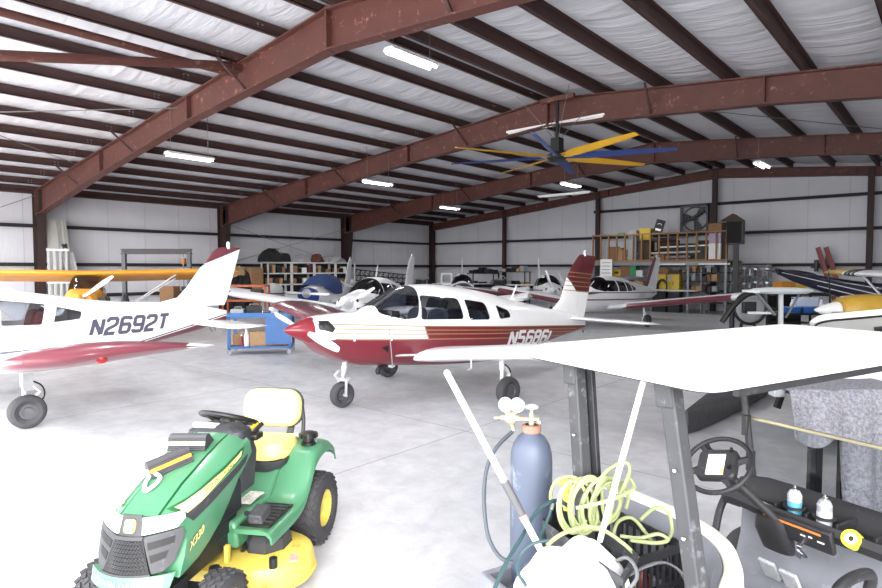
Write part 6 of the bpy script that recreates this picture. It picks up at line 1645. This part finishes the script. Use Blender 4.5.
# ---- blue tool cart
BL = mat('blue cart enamel', (44, 96, 156), .4, var=.05)
q = at_d(262, 334, 14.2); cz = TH + .12
t = thing('tool_cart', 'blue wheeled tool cart between the two big airplanes', 'cart', V((q.x, q.y, 0)), cz)
cw, cd_ = 1.46, .72
for sx in (-1, 1):
    for sy in (-1, 1):
        MB().box((sx * (cw / 2 - .03), sy * (cd_ / 2 - .03), .52), (.06, .06, .8)).obj('post', BL, t)
        MB().cyl((sx * (cw / 2 - .04), sy * (cd_ / 2 - .04) - .015, .06), (sx * (cw / 2 - .04), sy * (cd_ / 2 - .04) + .015, .06), .055, n=14).obj('caster', STEEL, t)
MB().box((0, 0, .90), (cw, cd_, .05)).obj('top_tray', BL, t); MB().box((0, 0, .17), (cw, cd_, .05)).obj('bottom_shelf', BL, t)
for sy in (-1, 1): MB().box((0, sy * (cd_ / 2), .95), (cw, .02, .09)).obj('tray_lip', BL, t)
MB().box((cw / 2 - .30, -cd_ / 2 + .01, .56), (.58, .03, .62)).obj('side_panel', BL, t)
TC = lambda x, y, z: V((q.x, q.y, z)) + RZ(cz) @ V((x, y, 0))
carton(TC(-.08, -.12, .196), (.36, .3, .34), cz + .3, 'pale open carton on the bottom shelf of the blue cart', CARD2); carton(TC(.38, 0, .196), (.5, .4, .22), cz, 'flat brown carton on the bottom shelf of the blue cart', CARD); carton(TC(-.5, .1, .196), (.34, .3, .26), cz - .1, 'brown carton at the left of the blue cart shelf', CARD)
for i, (x, y, r, h, m, lb) in enumerate(((-.32, -.2, .06, .4, DULLW, 'white jug'), (-.44, -.2, .05, .24, RED, 'red oil bottle'))):
    tt = thing('bottle', lb + ' standing on the bottom shelf of the blue cart', 'bottle', TC(x, y, .196)); MB().lathe([(0, 0), (r, 0), (r * 1.02, .02), (r, h * .65), (r * .4, h * .85), (r * .35, h)], 18).obj('body', m, tt); MB().cyl((0, 0, h), (0, 0, h + .03), r * .42, n=12).obj('cap', WHITE if m is RED else RED, tt)
for i, (x, y, w, d, h, m, lb) in enumerate(((-.55, 0, .3, .3, .14, GREYPAINT, 'grey tool box at the left of the blue cart top'), (-.2, .12, .36, .2, .2, DARKSTEEL, 'dark socket case on the blue cart top'), (.12, -.15, .2, .2, .11, CHROME, 'shiny parts tray on the blue cart top'), (.34, .1, .3, .24, .17, DULLW, 'white box on the blue cart top'), (.58, -.05, .22, .3, .1, BLACK, 'black tray at the right of the blue cart top'))):
    tt = thing('tool_box', lb, 'tool box', TC(x, y, .926), cz + .2 * i); MB().box((0, 0, h / 2), (w, d, h)).obj('body', m, tt, bev=.006); MB().tube([(-w * .3, 0, h), (-w * .25, 0, h + .05), (w * .25, 0, h + .05), (w * .3, 0, h)], .012, 6).obj('handle', STEEL, tt)
# ---- lattice tower lying on stands along the left wall
a, c = at_d(356, 276, 33.6), at_d(412, 287, 33.4); t = thing('lattice_mast', 'black lattice mast lying on its side near the back left corner', 'mast', V((a.x, a.y, 0)))
o0 = V((a.x, a.y, 0)); A_ = V((0, 0, 1.35)); B_ = V((c.x, c.y, 0)) - o0 + V((0, 0, 1.2)); up = V((0, 0, .62)); sd = (B_ - A_).cross(up).normalized() * .3
cor = [(A_, B_), (A_ + up, B_ + up * .7), (A_ + sd + up * .5, B_ + sd + up * .4)]
for e, f in cor: MB().tube([e, f], .03, 8).obj('chord', BLACK, t)
b = MB(); N_ = 12
for i in range(N_):
    for k2 in range(3):
        e0, f0 = cor[k2]; e1, f1 = cor[(k2 + 1) % 3]
        b.bar(e0.lerp(f0, i / N_), e1.lerp(f1, (i + 1) / N_), .02, .02); b.bar(e0.lerp(f0, i / N_), e1.lerp(f1, i / N_), .02, .02)
b.obj('lattice', BLACK, t)
for f in (.15, .85):
    m = A_.lerp(B_, f); MB().box((m.x, m.y, m.z / 2), (.12, .5, m.z - .03)).obj('stand', DARKSTEEL, t)
# ---- black racks and engines along the back wall
def rack(px, d, w, h, label, seed, cols_):
    p = at_d(px, 280, d); rz = 0.0
    t = thing('steel_rack', label, 'rack', V((p.x, p.y, 0)), rz)
    for sx in (-1, 1):
        for sy in (-1, 1): MB().box((sx * (w / 2 - .03), sy * .27, h / 2), (.05, .05, h)).obj('post', BLACK, t)
    q_ = random.Random(seed); n = max(2, int(h / .48)); 
    for i in range(n): MB().box((0, 0, .12 + (h - .14) * i / (n - 1)), (w, .6, .04)).obj('shelf', DARKSTEEL, t)
    out = []
    for i in range(n):
        z = .14 + (h - .14) * i / (n - 1)
        if z < .9: continue
        x = -w / 2 + .1; s_ = 0
        while x < w / 2 - .3:
            bw = q_.uniform(.2, .42); bh = q_.uniform(.15, .34)
            cn, cm = cols_[(s_ + i + seed) % len(cols_)]
            tier = 'top' if i == n - 1 else 'upper' if i == n - 2 else 'lower'
            out.append(carton(V((p.x + x + bw / 2, p.y - .05, z)), (bw * .92, .4, bh), 0, '%s box, %s from left on the %s shelf, %s' % (cn, ('first', 'second', 'third', 'fourth', 'fifth', 'sixth', 'seventh', 'eighth')[s_], tier, label[label.index('rack'):]), cm, 'boxes on the back racks', lid=False)); x += bw + .05; s_ += 1
    return t
rack(483, 35.2, 2.0, 1.75, 'black rack left of the end column', 2, [('black', BLACK), ('dark', DARKSTEEL), ('black', BLACK)])
rack(514, 34.4, 1.9, 1.85, 'dark rack right of the end column', 5, [('black', BLACK), ('dark', DARKSTEEL), ('tan', CARD2), ('grey', GREYPAINT)])
for px, d, lb, sc in ((500, 33.2, 'grey aircraft engine on a stand before the end wall column', 1.0), (423, 34.2, 'dark aircraft engine on a stand near the back corner column', .9)):
    p = at_d(px, 285, d); t = thing('engine_on_stand', lb, 'engine', V((p.x, p.y, 0)), .4)
    b = MB(); b.box((0, 0, 1.25), (.5, .4, .4)); b.cyl((-.3, 0, 1.25), (-.5, 0, 1.25), .16); b.obj('crankcase', STEEL, t, bev=.03)
    for s in (-1, 1):
        for x in (-.15, .15):
            k3 = MB(); [k3.box((x, s * (.24 + .05 * i), 1.25), (.24, .02, .26)) for i in range(5)]; k3.cyl((x, s * .2, 1.25), (x, s * .5, 1.25), .09); k3.obj('finned_cylinder', DARKSTEEL, t)
    for a in (45, 135, 225, 315): MB().bar((.15 * cos(radians(a)), .15 * sin(radians(a)), 1.1), (.4 * cos(radians(a)), .4 * sin(radians(a)), 0), .05, .05).obj('stand_leg', BLACK, t)
    MB().tube(smooth_path([(-.1, .2, 1.5), (.1, .3, 1.6), (.3, .1, 1.45)], 4), .03, 8).obj('intake_pipe', ALU, t)
# ---- storage platform with timber railing
ax, bx_ = on_Y(592, 262, WB - 2.4), on_Y(727, 262, WB - 2.4); PX0, PX1, PY0, PY1 = ax.x, bx_.x, WB - 2.4, WB - .15
ZD = 2.36; t = thing('storage_platform', 'raised storage platform with timber railing along the end wall', 'platform', V(((PX0 + PX1) / 2, (PY0 + PY1) / 2, 0)))
pw, pd = PX1 - PX0, PY1 - PY0; GALV = mat('galvanised post', (120, 124, 130), .45, .6, var=.1)
MB().box((0, 0, ZD), (pw, pd, .06)).obj('deck', WOOD, t)
MB().box((0, -pd / 2, ZD - .1), (pw, .06, .16)).obj('front_joist', GALV, t); MB().box((0, pd / 2, ZD - .1), (pw, .06, .16)).obj('rear_joist', GALV, t)
RT = 3.66
MB().box((0, -pd / 2 + .02, RT), (pw, .12, .06)).obj('top_rail', WOOD, t); MB().box((0, -pd / 2 + .02, ZD + .06), (pw, .1, .05)).obj('bottom_rail', WOOD, t)
for i in range(16): MB().box((-pw / 2 + .04 + (pw - .08) * i / 15, -pd / 2 + .02, (ZD + RT) / 2), (.055, .09, RT - ZD)).obj('railing_stud', WOOD, t)
for x in (-.5, -.02, .245, .5):
    for y in (-.5, .5): MB().box((x * (pw - .1), y * (pd - .1), ZD / 2), (.09, .09, ZD)).obj('post', GALV, t)
MB().box((pw * .12, -pd / 2 - .06, ZD - .13), (1.3, .06, .05)).obj('under_light', WHITE, t)
MB().box((pw * .42, -pd / 2 - .06, ZD - .13), (1.3, .06, .05)).obj('under_light', WHITE, t)
PP = lambda px, dy, z: V((on_Y(px, 262, PY0 + dy).x, PY0 + dy, z))
for i, (px, dy, w, d, h, m, lb) in enumerate(((613.5, .6, .42, .5, .72, CARD, 'tall brown carton at the left of the storage platform'), (621, .7, .3, .5, .66, CARD2, 'narrow pale carton second on the storage platform'), (628, .6, .42, .5, .55, CARD, 'brown carton third on the storage platform'), (637, .9, .6, .6, .85, BROWN, 'dark brown crate behind the railing of the storage platform'), (651, .9, .8, .6, .5, DARKSTEEL, 'dark chest behind the railing, left of the long tubes'), (668, 1.2, .9, .6, 1.0, BROWN, 'large brown crate at the middle of the storage platform'), (684, 1.0, .9, .6, .8, DARKSTEEL, 'dark trunk under the exhaust fan on the platform'), (698, 1.0, .8, .6, .7, BLACK, 'black trunk right of the dark trunk on the platform'), (706, 1.65, .6, .6, .95, BROWN, 'brown crate at the back right of the storage platform'), (660, .28, .5, .3, .3, CARD, 'low carton against the railing at the platform middle'))):
    carton(PP(px, dy, ZD + .03), (w, d, h), .05 * (i % 3), lb, m, 'boxes on the storage platform')
for i, (pxa, pxb, dy, z, r, m, lb) in enumerate(((627, 690, .32, ZD + .16, .07, PALECLOTH, 'long pale tube lying lowest behind the railing'), (637, 700, .25, ZD + .38, .05, SILVER, 'long silver tube lying across the platform boxes'), (660, 712, .22, ZD + .66, .035, WHITE, 'thin white conduit lying across the platform'), (640, 676, .45, ZD + .98, .09, BROWN, 'brown rolled carpet on top of the platform crates'))):
    a, c = PP(pxa, dy, z), PP(pxb, dy, z + .05); o = MB().tube([V((0, 0, 0)), c - a], r, 12).obj('storage_tube', m); o.location = a; tag(o, lb, 'tube')
RZ0 = RT + .03
carton(PP(621, .02, RZ0), (.34, .12, .06), 0, 'flat green case lying on the railing', GREENBIN, name='flat_case', cat='case', lid=False)
carton(PP(633.5, .3, ZD + .03), (.4, .4, 1.47), 0, 'grey upright carton showing above the railing', GREYPAINT)
binbox(PP(646, .4, ZD + .03 + 1.0), (.58, .4, .5), 0, 'yellow bin showing above the railing', YELLOW); carton(PP(646, .45, ZD + .03), (.62, .5, .96), 0, 'dark brown crate carrying the yellow bin', BROWN)
p = PP(656.5, .12, RZ0 - .02); t = thing('framed_poster', 'black framed poster leaning above the platform railing', 'poster', p, .0)
M_ = RX(-.1) @ RY(.28); MB().box((0, 0, .32), (.42, .04, .66), M=M_).obj('frame', BLACK, t)
MB().box((0, -.023, .18), (.28, .006, .1), M=M_).obj('pale_print', WHITE, t); MB().tube([V(M_ @ V((.1 * cos(a), -.024, .40 + .07 * sin(a)))) for a in [pi * i / 8 for i in range(9)]], .014, 6).obj('pale_arc', WHITE, t)
# cartons and loudspeaker at the right end
for i, (px, z, w, h, m, lb) in enumerate(((716, ZD + .03, .5, .75, DULLW, 'white carton at the foot of the stack at the right platform end'), (716, ZD + .80, .5, .42, mat('lilac printed carton', (176, 164, 196), .7), 'lilac printed carton in the middle of the right platform stack'), (716, ZD + 1.23, .56, .42, CARD, 'brown carton on top of the right platform stack'))): carton(PP(px, .35, z), (w, .5, h), 0, lb, m)
carton(PP(722.5, .5, ZD + .03), (.3, .5, 1.66), 0, 'tall brown carton beside the black loudspeaker', BROWN)
p = PP(735, .1, 2.9); t = thing('loudspeaker', 'big black loudspeaker cabinet on a dark post beside the platform', 'loudspeaker', V((p.x, p.y, 0)), .12)
MB().box((0, 0, 3.57), (.66, .55, 1.0)).obj('cabinet', BLACK, t, bev=.015); MB().box((-.02, -.285, 3.57), (.56, .02, .9)).obj('front_grille', mat('speaker cloth', (20, 20, 22), .9), t); MB().box((.02, .1, 1.55), (.2, .2, 3.1)).obj('post', BLACK, t); MB().box((.02, .1, .02), (.7, .6, .04)).obj('foot_plate', BLACK, t)
o = MB().prism([(-.48, 0), (.42, 0), (.02, .3)], -.25, .25).obj('peaked_box', BROWN, None, sharp=0); o.location = (p.x - .1, p.y, 4.08); tag(o, 'brown peaked box on top of the black loudspeaker', 'box')
# exhaust fan on the wall
a = on_Y(695.5, 219, YB - .1); t = thing('exhaust_fan', 'square wall exhaust fan with dark blades and wire guard above the platform', 'exhaust fan', V((a.x, YB - .14, a.z)))
S_ = .62; FD = mat('fan housing steel', (74, 76, 80), .5, .5)
for s in (-1, 1): MB().box((s * S_, -.05, 0), (.07, .34, 2 * S_ + .07)).obj('housing_side', FD, t); MB().box((0, -.05, s * S_), (2 * S_ + .07, .34, .07)).obj('housing_side', FD, t)
MB().box((0, .09, 0), (2 * S_, .02, 2 * S_)).obj('louvre_backing', mat('pale louvre', (168, 172, 178), .5), t)
MB().tube([(S_ * .93 * cos(a_), -.02, S_ * .93 * sin(a_)) for a_ in [2 * pi * i / 28 for i in range(28)]], .035, 8, closed=True).obj('orifice_ring', FD, t)
MB().cyl((0, -.12, 0), (0, .04, 0), .12).obj('motor', BLACK, t)
for k2 in range(3):
    a_ = radians(50 + 120 * k2); MB().loft([[(r_ * cos(a_) - u * w_ * sin(a_), -.04 + u * .05, r_ * sin(a_) + u * w_ * cos(a_)) for u in (-1, 1)] + [(r_ * cos(a_) + w_ * sin(a_), -.03 + .05, r_ * sin(a_) - -w_ * cos(a_)), (r_ * cos(a_), -.01, r_ * sin(a_))] for r_, w_ in ((.1, .07), (.35, .16), (.56, .19))]).obj('blade', BLACK, t)
for i in range(9): MB().box((-S_ + .14 * (i + .5), -.21, 0), (.008, .008, 2 * S_)).obj('guard_wire', STEEL, t); MB().box((0, -.21, -S_ + .14 * (i + .5)), (2 * S_, .008, .008)).obj('guard_wire', STEEL, t)
MB().bar((-.55, -.25, -.3), (.5, -.25, .42), .05, .1).obj('motor_mount', BLACK, t)
o = MB().box((0, 0, 0), (.26, .12, 1.36)).obj('shutter_panel', BLACK, None); pq = on_Y(710.5, 218, YB - .12); o.location = (pq.x, YB - .13, pq.z); tag(o, 'narrow black shutter panel on the wall right of the exhaust fan', 'panel')
# ---- under the platform
UY = PY0 + .5
UP = lambda px, y, z: V((on_Y(px, 280, y).x, y, z))
t = thing('price_poster', 'white printed sheet hanging under the left platform corner', 'poster', UP(606, PY0 - .12, 1.55))
MB().box((0, 0, .36), (.62, .015, 1.15)).obj('sheet', WHITE, t)
for i in range(6): MB().box((0, -.009, -.08 + i * .17), (.46, .003, .035)).obj('printed_line', GREYPAINT, t)
t = thing('shelf_rack', 'grey shelf rack under the left half of the platform', 'rack', UP(629, UY, 0))
for sx in (-1.12, 1.12):
    for sy in (-.25, .25): MB().box((sx, sy, 1.1), (.05, .05, 2.2)).obj('post', GALV, t)
for z in (.5, 1.1, 1.62): MB().box((0, 0, z), (2.3, .56, .04)).obj('shelf', GALV, t)
for i, (px, z, w, h, m, lb) in enumerate(((617.5, 1.645, .5, .34, YELLOW, 'yellow labelled box on the top shelf under the platform'), (627, 1.645, .5, .5, CARD, 'brown carton on the top shelf under the platform'), (634.5, 1.645, .3, .55, GREENBIN, 'green bottle crate on the top shelf under the platform'), (641, 1.645, .32, .3, DULLW, 'white box on the top shelf under the platform'), (617, 1.125, .6, .3, DARKSTEEL, 'dark box on the middle shelf under the platform'), (628, 1.125, .5, .34, RED, 'red box on the middle shelf under the platform'), (640, 1.125, .5, .3, CARD2, 'pale carton on the middle shelf under the platform'))): carton(UP(px, UY, z), (w, .44, h), 0, lb, m, lid=False, mark=(BLACK if m is YELLOW else None))
for px, w, lb in ((661.5, .78, 'yellow cabinet left of the middle platform post'), (674.5, .62, 'yellow cabinet right of the middle platform post')):
    t = thing('safety_cabinet', lb, 'cabinet', UP(px, UY - .1, 0), 0, 'yellow cabinets under the platform'); MB().box((0, 0, 1.36), (w, .5, .82)).obj('body', YELLOW, t, bev=.01); MB().box((0, 0, .475), (w, .48, .94)).obj('base_stand', DARKSTEEL, t)
    for s in (-1, 1): MB().box((s * w * .245, -.256, 1.36), (w * .47, .02, .74)).obj('door', YELLOW, t, bev=.004)
    MB().box((.03, -.275, 1.36), (.02, .03, .18)).obj('handle', BLACK, t); MB().box((-w * .2, -.268, 1.58), (.18, .004, .2)).obj('warning_label', GREYPAINT, t)
for px, z, w, h, m, lb in ((664, 1.79, .6, .24, CARD, 'brown carton on top of the left yellow cabinet'), (675, 1.79, .5, .18, BROWN, 'brown case on top of the right yellow cabinet')): carton(UP(px, UY - .1, z), (w, .4, h), 0, lb, m)
t = thing('hose_reel', 'black hose coil hanging in front of the left yellow cabinet', 'hose', UP(662, PY0 - .15, 1.2))
for i in range(4): MB().tube([((.24 - .02 * i) * cos(a_), .02 * i, (.34 - .03 * i) * sin(a_)) for a_ in [2 * pi * k2 / 24 for k2 in range(24)]], .02, 6, closed=True).obj('coil', BLACK, t)
t = thing('parts_rack', 'steel parts rack under the right half of the platform', 'rack', UP(703, UY, 0))
for sx in (-1.1, 0, 1.1):
    for sy in (-.25, .25): MB().box((sx, sy, 1.05), (.05, .05, 2.1)).obj('post', GALV, t)
for z in (.5, 1.0, 1.45, 1.85): MB().box((0, 0, z), (2.25, .56, .04)).obj('shelf', DARKSTEEL, t)
q_ = random.Random(4); names = [('black', BLACK), ('dark steel', DARKSTEEL), ('brown', CARD), ('grey', GREYPAINT), ('tan', CARD2), ('black', BLACK), ('maroon', mat('maroon carton', (70, 38, 35), .7))]
for zi, z in enumerate((1.02, 1.47, 1.87)):
    for i in range(6):
        cn, cm = names[(i * 2 + zi) % 7]; w = q_.uniform(.2, .32)
        carton(UP(690 + i * 5.0, UY - .05, z), (w, .4, q_.uniform(.18, .34)), 0, '%s case %s on the %s parts rack shelf' % (cn, ('at the left end', 'second from left', 'third from left', 'fourth from left', 'fifth from left', 'at the right end')[i], ('lower', 'middle', 'top')[zi]), cm, 'cases on the parts rack', name='parts_case', cat='case', lid=False)
# ---- tool board to the right of the platform
a, c = on_Y(724, 268, WB - 1.0), on_Y(772, 268, WB - 1.0); bw = c.x - a.x
t = thing('tool_board', 'mottled grey tool board standing right of the storage platform', 'tool board', V(((a.x + c.x) / 2, WB - 1.0, 0)))
TBM = mat('mottled galvanised board', (78, 80, 86), .6, .0, var=.45, scale=9, dirt=((150, 152, 156), .45, 7))
MB().box((0, 0, 1.25), (bw, .05, 1.9)).obj('board', TBM, t)
for s in (-1, 1): MB().box((s * (bw / 2 - .05), .03, 1.1), (.08, .08, 2.2)).obj('post', GREYPAINT, t); MB().box((s * (bw / 2 - .05), 0, .03), (.1, .7, .05)).obj('foot', GREYPAINT, t)
for i in range(16):
    x = -bw / 2 + .18 + (i % 8) * (bw - .36) / 7; z = 1.85 if i < 8 else 1.25; L_ = q_.uniform(.16, .36)
    tt = thing('hand_tool', 'hand tool %s in the %s row of the tool board' % (('at the left end', 'second from left', 'third from left', 'fourth from left', 'fifth from left', 'sixth from left', 'seventh from left', 'at the right end')[i % 8], 'top' if i < 8 else 'lower'), 'tool', V(((a.x + c.x) / 2 + x, WB - 1.045, z)), 0, 'tools hanging on the tool board')
    MB().box((0, 0, 0), (.045, .02, L_)).obj('handle', (ALU, BLACK, RED, STEEL)[i % 4], tt); MB().box((0, 0, L_ / 2 + .03), (.11, .025, .07)).obj('head', (STEEL, ALU)[i % 2], tt)
# red channels leaning on the end wall
t = thing('steel_channels', 'pair of dark red steel channels leaning on the end wall behind the banded wing', 'channel', V((on_Y(842, 275, YB - .6).x, YB - .75, 0)))
for s in (0, .3):
    M_ = TR(s, 0, 0) @ RX(-.12) @ RY(-.30)
    MB().box((0, 0, 1.55), (.16, .02, 3.1), M=M_).obj('channel_web', RED, t); [MB().box((e * .08, -.03, 1.55), (.02, .08, 3.1), M=M_).obj('channel_flange', RED, t) for e in (-1, 1)]
p = on_Y(822, 262, YB - .6); t = thing('wall_bracket', 'black bracket with clamps on the end wall left of the red channels', 'bracket', V((p.x, YB - .28, 2.3)))
for k2 in range(3): MB().box((-.25 + .2 * k2, 0, .1 * k2 - .15), (.14, .2, .5)).obj('clamp', BLACK, t, bev=.02)
MB().box((-.05, .05, -.2), (.8, .06, .1)).obj('bar', BLACK, t)
# amber crates under the blue tail
for i, (px, m, lb) in enumerate(((784, mat('amber crate', (190, 126, 44), .6), 'amber wooden crate under the navy blue tail'), (795, mat('yellow crate', (206, 168, 56), .6), 'yellow crate beside the amber crate under the navy tail'))):
    p = at_d(px, 290, 19.0); carton(V((p.x, p.y, 1.22)), (.44, .5, .40 - .08 * i), TH, lb, m, name='storage_crate', cat='crate')
p = at_d(789.5, 290, 19.0); t = thing('storage_rack', 'dark rack carrying the amber and yellow crates under the navy tail', 'rack', V((p.x, p.y, 0)), TH)
for z in (.3, .75, 1.195): MB().box((0, 0, z), (1.1, .6, .045)).obj('shelf', DARKSTEEL, t)
for sx in (-.52, .52):
    for sy in (-.27, .27): MB().box((sx, sy, .6), (.05, .05, 1.2)).obj('post', BLACK, t)
MB().box((0, .28, .6), (1.0, .02, 1.1)).obj('dark_backing', BLACK, t)
# bench with blue trays
p = at_d(803, 318, 14.0); t = thing('workbench', 'dark workbench carrying blue trays behind the cart roof', 'workbench', V((p.x, p.y, 0)), TH)
MB().box((0, 0, .98), (1.5, .7, .05)).obj('bench_top', DARKSTEEL, t)
for sx in (-.68, .68):
    for sy in (-.28, .28): MB().box((sx, sy, .48), (.07, .07, .96)).obj('leg', BLACK, t)
MB().box((0, 0, .4), (1.4, .6, .04)).obj('lower_shelf', DARKSTEEL, t)
BP = lambda x, y: V((p.x, p.y, 1.006)) + cam(x, y)
for x, lb in ((-.36, 'blue parts tray at the left of the dark workbench'), (-.02, 'blue parts tray at the middle of the dark workbench'), (.3, 'blue parts tray at the right of the dark workbench')): binbox(BP(x, -.15), (.3, .3, .12), TH, lb, BLUE, 'blue trays on the workbench', name='parts_tray', cat='tray')
carton(BP(.15, .2), (.5, .25, .34), TH, 'pale blue white carton behind the blue trays on the workbench', mat('pale blue carton', (190, 202, 220), .7)); 
for x, lb in ((-.22, 'white spray bottle behind the left blue tray'), (.48, 'clear squat bottle at the right end of the workbench')):
    tt = thing('bottle', lb, 'bottle', BP(x, .08)); MB().lathe([(0, 0), (.05, 0), (.05, .18), (.02, .25), (.018, .3)], 16).obj('body', DULLW, tt); MB().cyl((0, 0, .3), (0, 0, .34), .025, n=12).obj('cap', BLUE, tt)
p2 = at_d(790, 319, 12.2); binbox(V((p2.x, p2.y, .62)), (.3, .3, .2), TH, 'green tub on a stool beside the tailplane post', mat('bright green tub', (60, 160, 90), .5), name='plastic_tub', cat='tub')
tt = thing('stool', 'low dark stool under the green tub', 'stool', V((p2.x, p2.y, 0)), TH); MB().cyl((0, 0, .58), (0, 0, .62), .2, n=20).obj('seat', BLACK, tt)
for a_ in (45, 135, 225, 315): MB().bar((.12 * cos(radians(a_)), .12 * sin(radians(a_)), .58), (.2 * cos(radians(a_)), .2 * sin(radians(a_)), 0), .03, .03).obj('leg', STEEL, tt)
# engine hoop, jack
p = at_d(748, 306, 12.5); t = thing('engine_mount', 'black tubular engine mount with a square meter left of the tailplane post', 'engine mount', V((p.x, p.y, 0)), TH)
MB().tube([(.34 * cos(a_) + .05, 0, 1.2 + .34 * sin(a_)) for a_ in [2 * pi * i / 24 for i in range(24)]], .03, 8, closed=True).obj('hoop', BLACK, t); MB().box((-.02, -.08, 1.22), (.28, .1, .24)).obj('meter_case', BLACK, t, bev=.02); MB().box((-.02, -.135, 1.23), (.2, .01, .16)).obj('meter_face', DARKSTEEL, t)
MB().tube(smooth_path([(-.55, 0, .9), (-.3, 0, 1.25), (0, 0, 1.5), (.3, 0, 1.52)], 4), .06, 8).obj('cowl_arm', BLACK, t); MB().ell((.2, .25, 1.15), (.35, .25, .3), 18, 12).obj('round_casing', mat('pale round casing', (150, 152, 156), .4), t)
for s in (-1, 1): MB().bar((s * .12, 0, .9), (s * .32, 0, 0), .05, .05).obj('stand_leg', BLACK, t)
MB().box((.1, -.3, 1.12), (.5, .05, .05)).obj('white_box', DULLW, t)
p = at_d(732, 318, 15.0); t = thing('trolley_jack', 'red trolley jack standing beneath the maroon edged wing tip', 'jack', V((p.x, p.y, 0)), TH)
MB().box((0, 0, .2), (.5, .4, .18)).obj('base', RED, t, bev=.02); MB().cyl((0, 0, .28), (0, 0, 1.0), .06).obj('ram', DARKSTEEL, t); MB().box((0, 0, 1.02), (.16, .16, .05)).obj('pad', BLACK, t)
for s in (-1, 1): MB().cyl((s * .2, -.22, .09), (s * .2, .22, .09), .09).obj('roller', BLACK, t)
MB().bar((.1, 0, .3), (.45, 0, 1.0), .03, .03).obj('pump_handle', STEEL, t)
# ================================================================ camera and daylight
cd = bpy.data.cameras.new('camera'); co = bpy.data.objects.new('camera', cd); COL.objects.link(co)
cd.sensor_width = 36; cd.lens = FL / 882 * 36; cd.clip_end = 200; cd.clip_start = .05
co.location = (0, 0, CAMH); co.rotation_euler = (pi / 2 - PITCH, 0, TH)
SC.camera = co
w = bpy.data.worlds.new('sky'); SC.world = w; w.use_nodes = True
bg = w.node_tree.nodes['Background']
sk = w.node_tree.nodes.new('ShaderNodeTexSky'); sk.sky_type = 'NISHITA'; sk.sun_disc = False; sk.sun_elevation = radians(38); sk.sun_rotation = radians(120)
sk.air_density = 1.0; sk.dust_density = 3.5
hs = w.node_tree.nodes.new('ShaderNodeHueSaturation'); hs.inputs['Saturation'].default_value = .25
w.node_tree.links.new(sk.outputs['Color'], hs.inputs['Color']); w.node_tree.links.new(hs.outputs['Color'], bg.inputs['Color'])
bg.inputs['Strength'].default_value = .9
sd = bpy.data.lights.new('sun', 'SUN'); sd.energy = 5.0; sd.angle = radians(1.0); sd.color = (1, .97, .93)
so = bpy.data.objects.new('sun', sd); COL.objects.link(so); so.rotation_euler = (radians(-35), radians(10), 0)   # high, from behind the hangar: lights the apron only
ad = bpy.data.lights.new('door daylight', 'AREA'); ad.shape = 'RECTANGLE'; ad.size = DOORX[1] - DOORX[0]; ad.size_y = 4.6; ad.energy = 1650; ad.color = (1, .99, .985)
ao = bpy.data.objects.new('door daylight', ad); COL.objects.link(ao); ao.location = ((DOORX[0] + DOORX[1]) / 2, YD - .5, 2.55); ao.rotation_euler = (radians(80), 0, 0)
for i, (lx, ly) in enumerate([(x, y) for x in (-23, -17.5, -12, -5, 1.5, 6.5) for y in (3.2, 10.7, 18.2, 26)]):  # grid of unseen area lights added for even fill, beyond the hanging fixtures
    ld = bpy.data.lights.new('overhead fill', 'AREA'); ld.shape = 'RECTANGLE'; ld.size = 1.2; ld.size_y = .3; ld.energy = 62 if ly < 15 else 46; ld.color = (1, .985, .97)
    lo = bpy.data.objects.new('overhead fill', ld); COL.objects.link(lo); lo.location = (lx, ly, roof_z(lx) - 1.15)
VS = SC.view_settings; VS.view_transform = 'Standard'; VS.look = 'None'; VS.gamma = 1; VS.use_curve_mapping = False; VS.exposure = 0.22
SC.cycles.max_bounces = 8; SC.cycles.diffuse_bounces = 5; SC.cycles.transparent_max_bounces = 16
